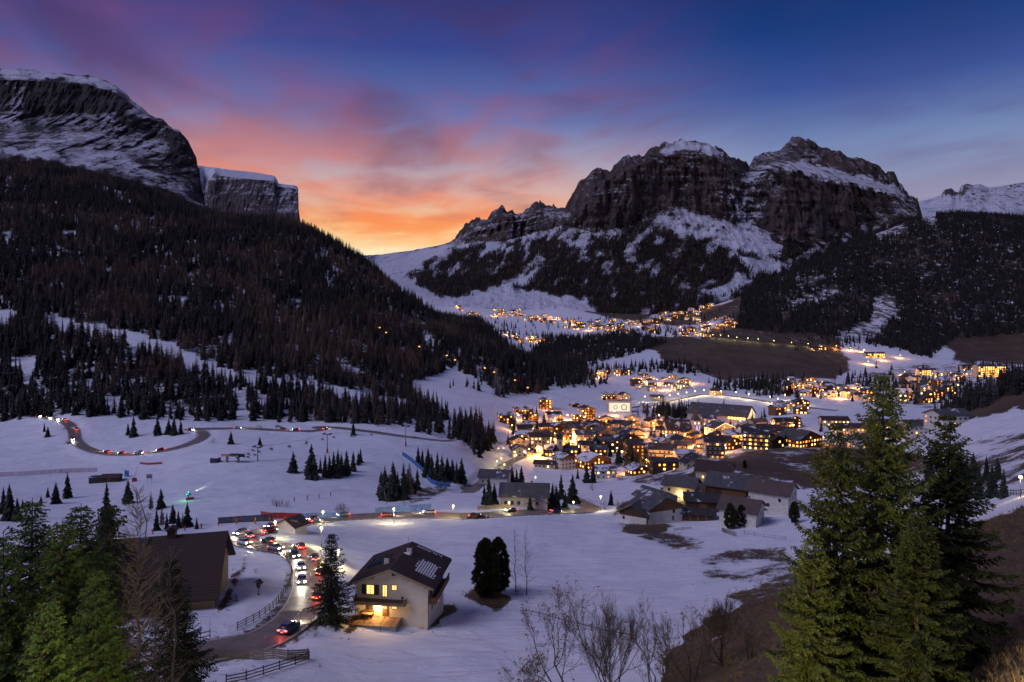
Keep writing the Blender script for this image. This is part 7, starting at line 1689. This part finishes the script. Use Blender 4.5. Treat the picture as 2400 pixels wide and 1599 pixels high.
# the two stone pines on the field, and others like them
pf = lambda t_: np.clip(np.sin(np.pi * np.clip(t_ * .93 + .07, 0, 1)) ** .55, 0.02, 1) * (1 - .25 * t_)
V_, T_ = spray_dome(5, 10.4, 2.9, 17000, pf, .42); PINE = tri_mesh('crown', V_, T_, 'pine'); PTR = trunk_mesh('trunk', 8, .3, 'bark', 7, 0, 3)
for px, py, sc, lab in [(1138, 1400, 1.0, 'dense rounded stone pine in front of the pair on the snow field'), (1166, 1388, .97, 'rounded stone pine behind the pair on the snow field'), (1712, 1240, .72, 'dense dark pine in front of the white house with rust roof'), (1738, 1236, .66, 'dense dark pine right of its twin at the white house'), (1862, 1226, .62, 'dark rounded pine at the end of the white houses'), (1745, 1098, .4, 'small round pine behind the brown-roofed house')]:
    p = hit(px, py); o = empty('stone_pine', tuple(p), rng.uniform(0, 6), lab, 'tree'); o.scale = (sc, sc, sc * (1.05 if sc > .7 else 1.0)); link('trunk', PTR, o); q = link('crown', PINE, o); q.location = (0, 0, .5)
for px, py, h, lab in [(1208, 1388, 13.5, 'tall thin leafless tree right of the stone pines, nearer the pines'), (1234, 1396, 14.5, 'tall thin leafless tree right of the stone pines, outer one')]:
    tr, tw = leader_tree(int(px), h); p = hit(px, py); o = empty('bare_tree', tuple(p), 0, lab, 'tree'); tr.obj('trunk', 'bark', o, True); tw.obj('crown', 'twig', o)

# leafless trees at the bottom edge
for px, Y, top, sd, sp, st_, lv_, lab, up in [(1335, 70, 1385, 41, .42, 2, .45, 'leafless tree with brown seed clusters at the bottom, left of the others', .5), (1440, 66, 1362, 42, .36, 4, .02, 'many-stemmed leafless tree at the bottom centre', .75), (1530, 72, 1420, 43, .45, 3, .03, 'leafless bushy tree right of the many-stemmed tree', .6),
        (1620, 68, 1400, 44, .42, 3, .12, 'leafless tree with yellowish twigs on the brown bank', .6), (1690, 70, 1390, 45, .45, 3, .03, 'leafless twiggy tree on the brown bank, next to the green spruce', .6), (1760, 66, 1450, 46, .5, 4, .03, 'low leafless thicket at the foot of the green spruce', .5), (1290, 62, 1470, 47, .5, 2, .3, 'small leafless sapling at the bottom left of the bare trees', .5), (1570, 60, 1500, 48, .5, 3, .1, 'small leafless bush in front of the brown bank', .5)]:
    x = (px - CX) / FOC * Y; z0 = float(gz(x, Y)); ztop = CAMZ - (top - HOR) / FOC * Y; H_ = ztop - z0
    tr, tw, LV = bare_tree(sd, H_ * .92, sp, st_, 6 if H_ > 5 else 5, .11, up, lv_, split=3 if sd in (42, 45) else 2)
    zmax = max(v[2] for v in tw.v); sc = H_ / zmax
    o = empty('bare_tree', (x, Y, z0), 0, lab, 'tree'); o.scale = (max(sc * .95, .7),) * 2 + (sc,)
    tr.obj('trunk', 'bark', o, True); cw = tw.obj('crown', 'twig', o)
    if LV:
        lm_ = MB(); g = np.random.default_rng(sd)
        for q in LV:
            for k in range(3):
                d_ = g.normal(size=3) * .09; a = q + d_; lm_.add([a, a + g.normal(size=3) * .10, a + g.normal(size=3) * .10], [(0, 1, 2)])
        lm_.obj('seed_clusters', 'dead_leaf', o, kind='stuff')

# ------------------------------------------------------------------ near spruces
def fine_meshes(seed, H, Rm, mat, dens=1.0, needle=1.0, cones=0.0):
    V_, T_, wd, tips = spruce_fine(seed, H, Rm, dens, needle, 0, cones)
    cm = None
    if tips:
        mb = MB()
        for q in tips:
            q = q + np.array([0, 0, -.05]); mb.lathe([(.005, 0), (.028, -.03), (.03, -.10), (.005, -.16)], 5, c=tuple(q))
        cm = mb.mesh('cones', 'cone')
    return tri_mesh('crown', V_, T_, mat), wd.mesh('boughs', 'bark'), trunk_mesh('trunk', H, .012 * H, 'bark', 8, 0, seed), cm
FA = fine_meshes(1, 18, 3.6, 'spruce_near', 1.6, .9); FB = fine_meshes(2, 18, 3.2, 'spruce_near', 1.6, .9)
FC = fine_meshes(3, 20, 4.6, 'spruce_warm', 1.6, .95, .7); FD = fine_meshes(4, 17, 4.0, 'spruce_warm', 1.6, .95, .6); FE = fine_meshes(5, 15, 3.3, 'spruce_dark', .8, 1.2)
def near_tree(px, pyt, Y, meshes, H0, label, rz=0.0, wide=1.0, base=None):
    x = (px - CX) / FOC * Y; z0 = float(gz(x, Y)); H_ = CAMZ - (pyt - HOR) / FOC * Y - z0; s = H_ / H0
    o = empty('spruce_tree', (x, Y, z0), rz, label, 'tree'); o.scale = (s * wide, s * wide, s)
    link('trunk', meshes[2], o); c_ = link('crown', meshes[0], o); link('boughs', meshes[1], c_)
    if meshes[3]: link('cones', meshes[3], c_)
    return o
near_tree(76, 1166, 42, FA, 18, 'tall green spruce at the left edge, its tip leftmost of the near group', .3, 1.3)
near_tree(187, 1180, 45, FB, 18, 'tall green spruce in the left group, tip nearest the dark spruce', 1.4, 1.3)
near_tree(146, 1215, 38, FA, 18, 'green spruce standing in the middle of the left group', 2.6, 1.3)
near_tree(10, 1250, 36, FB, 18, 'green spruce cut by the left picture edge', 3.9, 1.1)
near_tree(225, 1330, 36, FB, 18, 'lower green spruce in front of the leafless larch', 5.1, 1.15)
near_tree(110, 1400, 30, FA, 18, 'low green spruce at the bottom left corner', 4.3, 1.25)
near_tree(253, 1300 - 120, 58, FE, 15, 'dark spruce rising behind the left green group', .8, 1.1)
near_tree(2070, 872, 40, FC, 20, 'tallest foreground spruce with cones, its tip before the far houses', .5, 1.05)
near_tree(1962, 985, 38, FD, 17, 'green spruce left of the tallest foreground spruce', 1.9, 1.0)
near_tree(2218, 965, 42, FD, 17, 'green spruce right of the tallest foreground spruce', 3.4, 1.15)
near_tree(1905, 1240, 36, FD, 17, 'lower yellow-green spruce at the left foot of the foreground group', 4.6, 1.05)
near_tree(2150, 1200, 34, FC, 20, 'broad spruce filling the bottom of the foreground group', 2.2, 1.3)
near_tree(776, 1250, 111, FE, 15, 'single dark spruce beside the chalet and the road', 1.0, 1.35)
near_tree(400, 1310, 72, FE, 15, 'dark spruce at the roadside right of the leafless larch', 2.0, 1.25)
near_tree(432, 1405, 76, FE, 15, 'smaller dark spruce at the road edge by the fence end', 3.0, 1.2)
# leafless larch and birch stems in front of the barn
for px, Y, top, sd, lab, rm, n in [(322, 52, 1140, 61, 'tall leafless larch with bare grey trunk in front of the barn', 3.2, 260), (372, 60, 1285, 62, 'thin pale leafless tree in front of the barn roof', 2.4, 50), (400, 66, 1270, 63, 'slender leafless birch before the barn roof, right of the larch', 2.8, 60), (300, 56, 1330, 64, 'smaller leafless larch beside the tall larch', 2.6, 110)]:
    x = (px - CX) / FOC * Y; z0 = float(gz(x, Y)); H_ = CAMZ - (top - HOR) / FOC * Y - z0
    tr, tw = leader_tree(sd, H_, .16, rm, n); o = empty('larch_tree' if n > 100 else 'bare_tree', (x, Y, z0), 0, lab, 'tree'); tr.obj('trunk', 'bark_grey', o, True); tw.obj('crown', 'larch_twig', o)

# street lamps of the road under the viewpoint: they light the foreground spruces
for x, y, lab, pw in ((-11, 21, 'street lamp on the road under the viewpoint, by the left spruces', 9500), (6.5, 21, 'street lamp on the road under the viewpoint, by the right spruces', 14000)):
    lamp((x, y, float(gz(x, y))), 3.0, lab, 'street lamps under the viewpoint', pw / 2.4, (1, .84, .34), 'lit_bulb_green')

# ------------------------------------------------------------------ dry grass on the bare ground near by
gt = MB(); g = np.random.default_rng(12)
for k in range(16):
    a = g.uniform(0, 6.28); r = g.uniform(0, .14); b = np.array([r * math.cos(a), r * math.sin(a), -.03]); d_ = np.array([math.cos(a) * .5 + g.normal() * .3, math.sin(a) * .5 + g.normal() * .3, 1.0]); L_ = g.uniform(.15, .42); s_ = np.array([-math.sin(a), math.cos(a), 0]) * .018
    gt.add([b - s_, b + s_, b + d_ * L_], [(0, 1, 2)])
GRASSC = bpy.data.collections.new("grass_prototypes"); GRASSC.objects.link(bpy.data.objects.new('00_tuft', gt.mesh('tuft', 'dry_grass')))
gg = WOODG.copy(); gg.name = 'grass_scatter'
for n_ in gg.nodes:
    if n_.bl_idname == 'GeometryNodeCollectionInfo': n_.inputs['Collection'].default_value = GRASSC
gm = (GY < 150) & (GP > -150) & (GP < 2600)
roadfree = np.ones(GP.shape, bool)
for key in ('main',):
    pr, wr = ROADS[key]; 
    near_ = np.full(GP.shape, 1e9); sel_ = np.nonzero(gm)
    q_ = np.stack([GX[sel_], GY[sel_]], -1); best_ = np.full(len(q_), 1e9)
    for i in range(0, len(pr), 60): best_ = np.minimum(best_, ((q_[:, None] - pr[None, i:i + 60:4, :2]) ** 2).sum(-1).min(1))
    near_[sel_] = best_; roadfree = near_ > (wr / 2 + 1.0) ** 2
pg = np.concatenate([scatter(gm * roadfree * np.clip((bare - .45) * 2, 0, 1), 2.2, 71), scatter(gm * roadfree * (bare < .45) * np.clip(bare * 1.5, 0, .5), .5, 72)])
o = wood('dry_grass', pg, rng.uniform(.6, 1.5, len(pg)), np.zeros(len(pg), int), 'dry brown winter grass on the snow-free ground near by'); o['category'] = 'grass'
o.modifiers[0].node_group = gg
print('grass', len(pg))
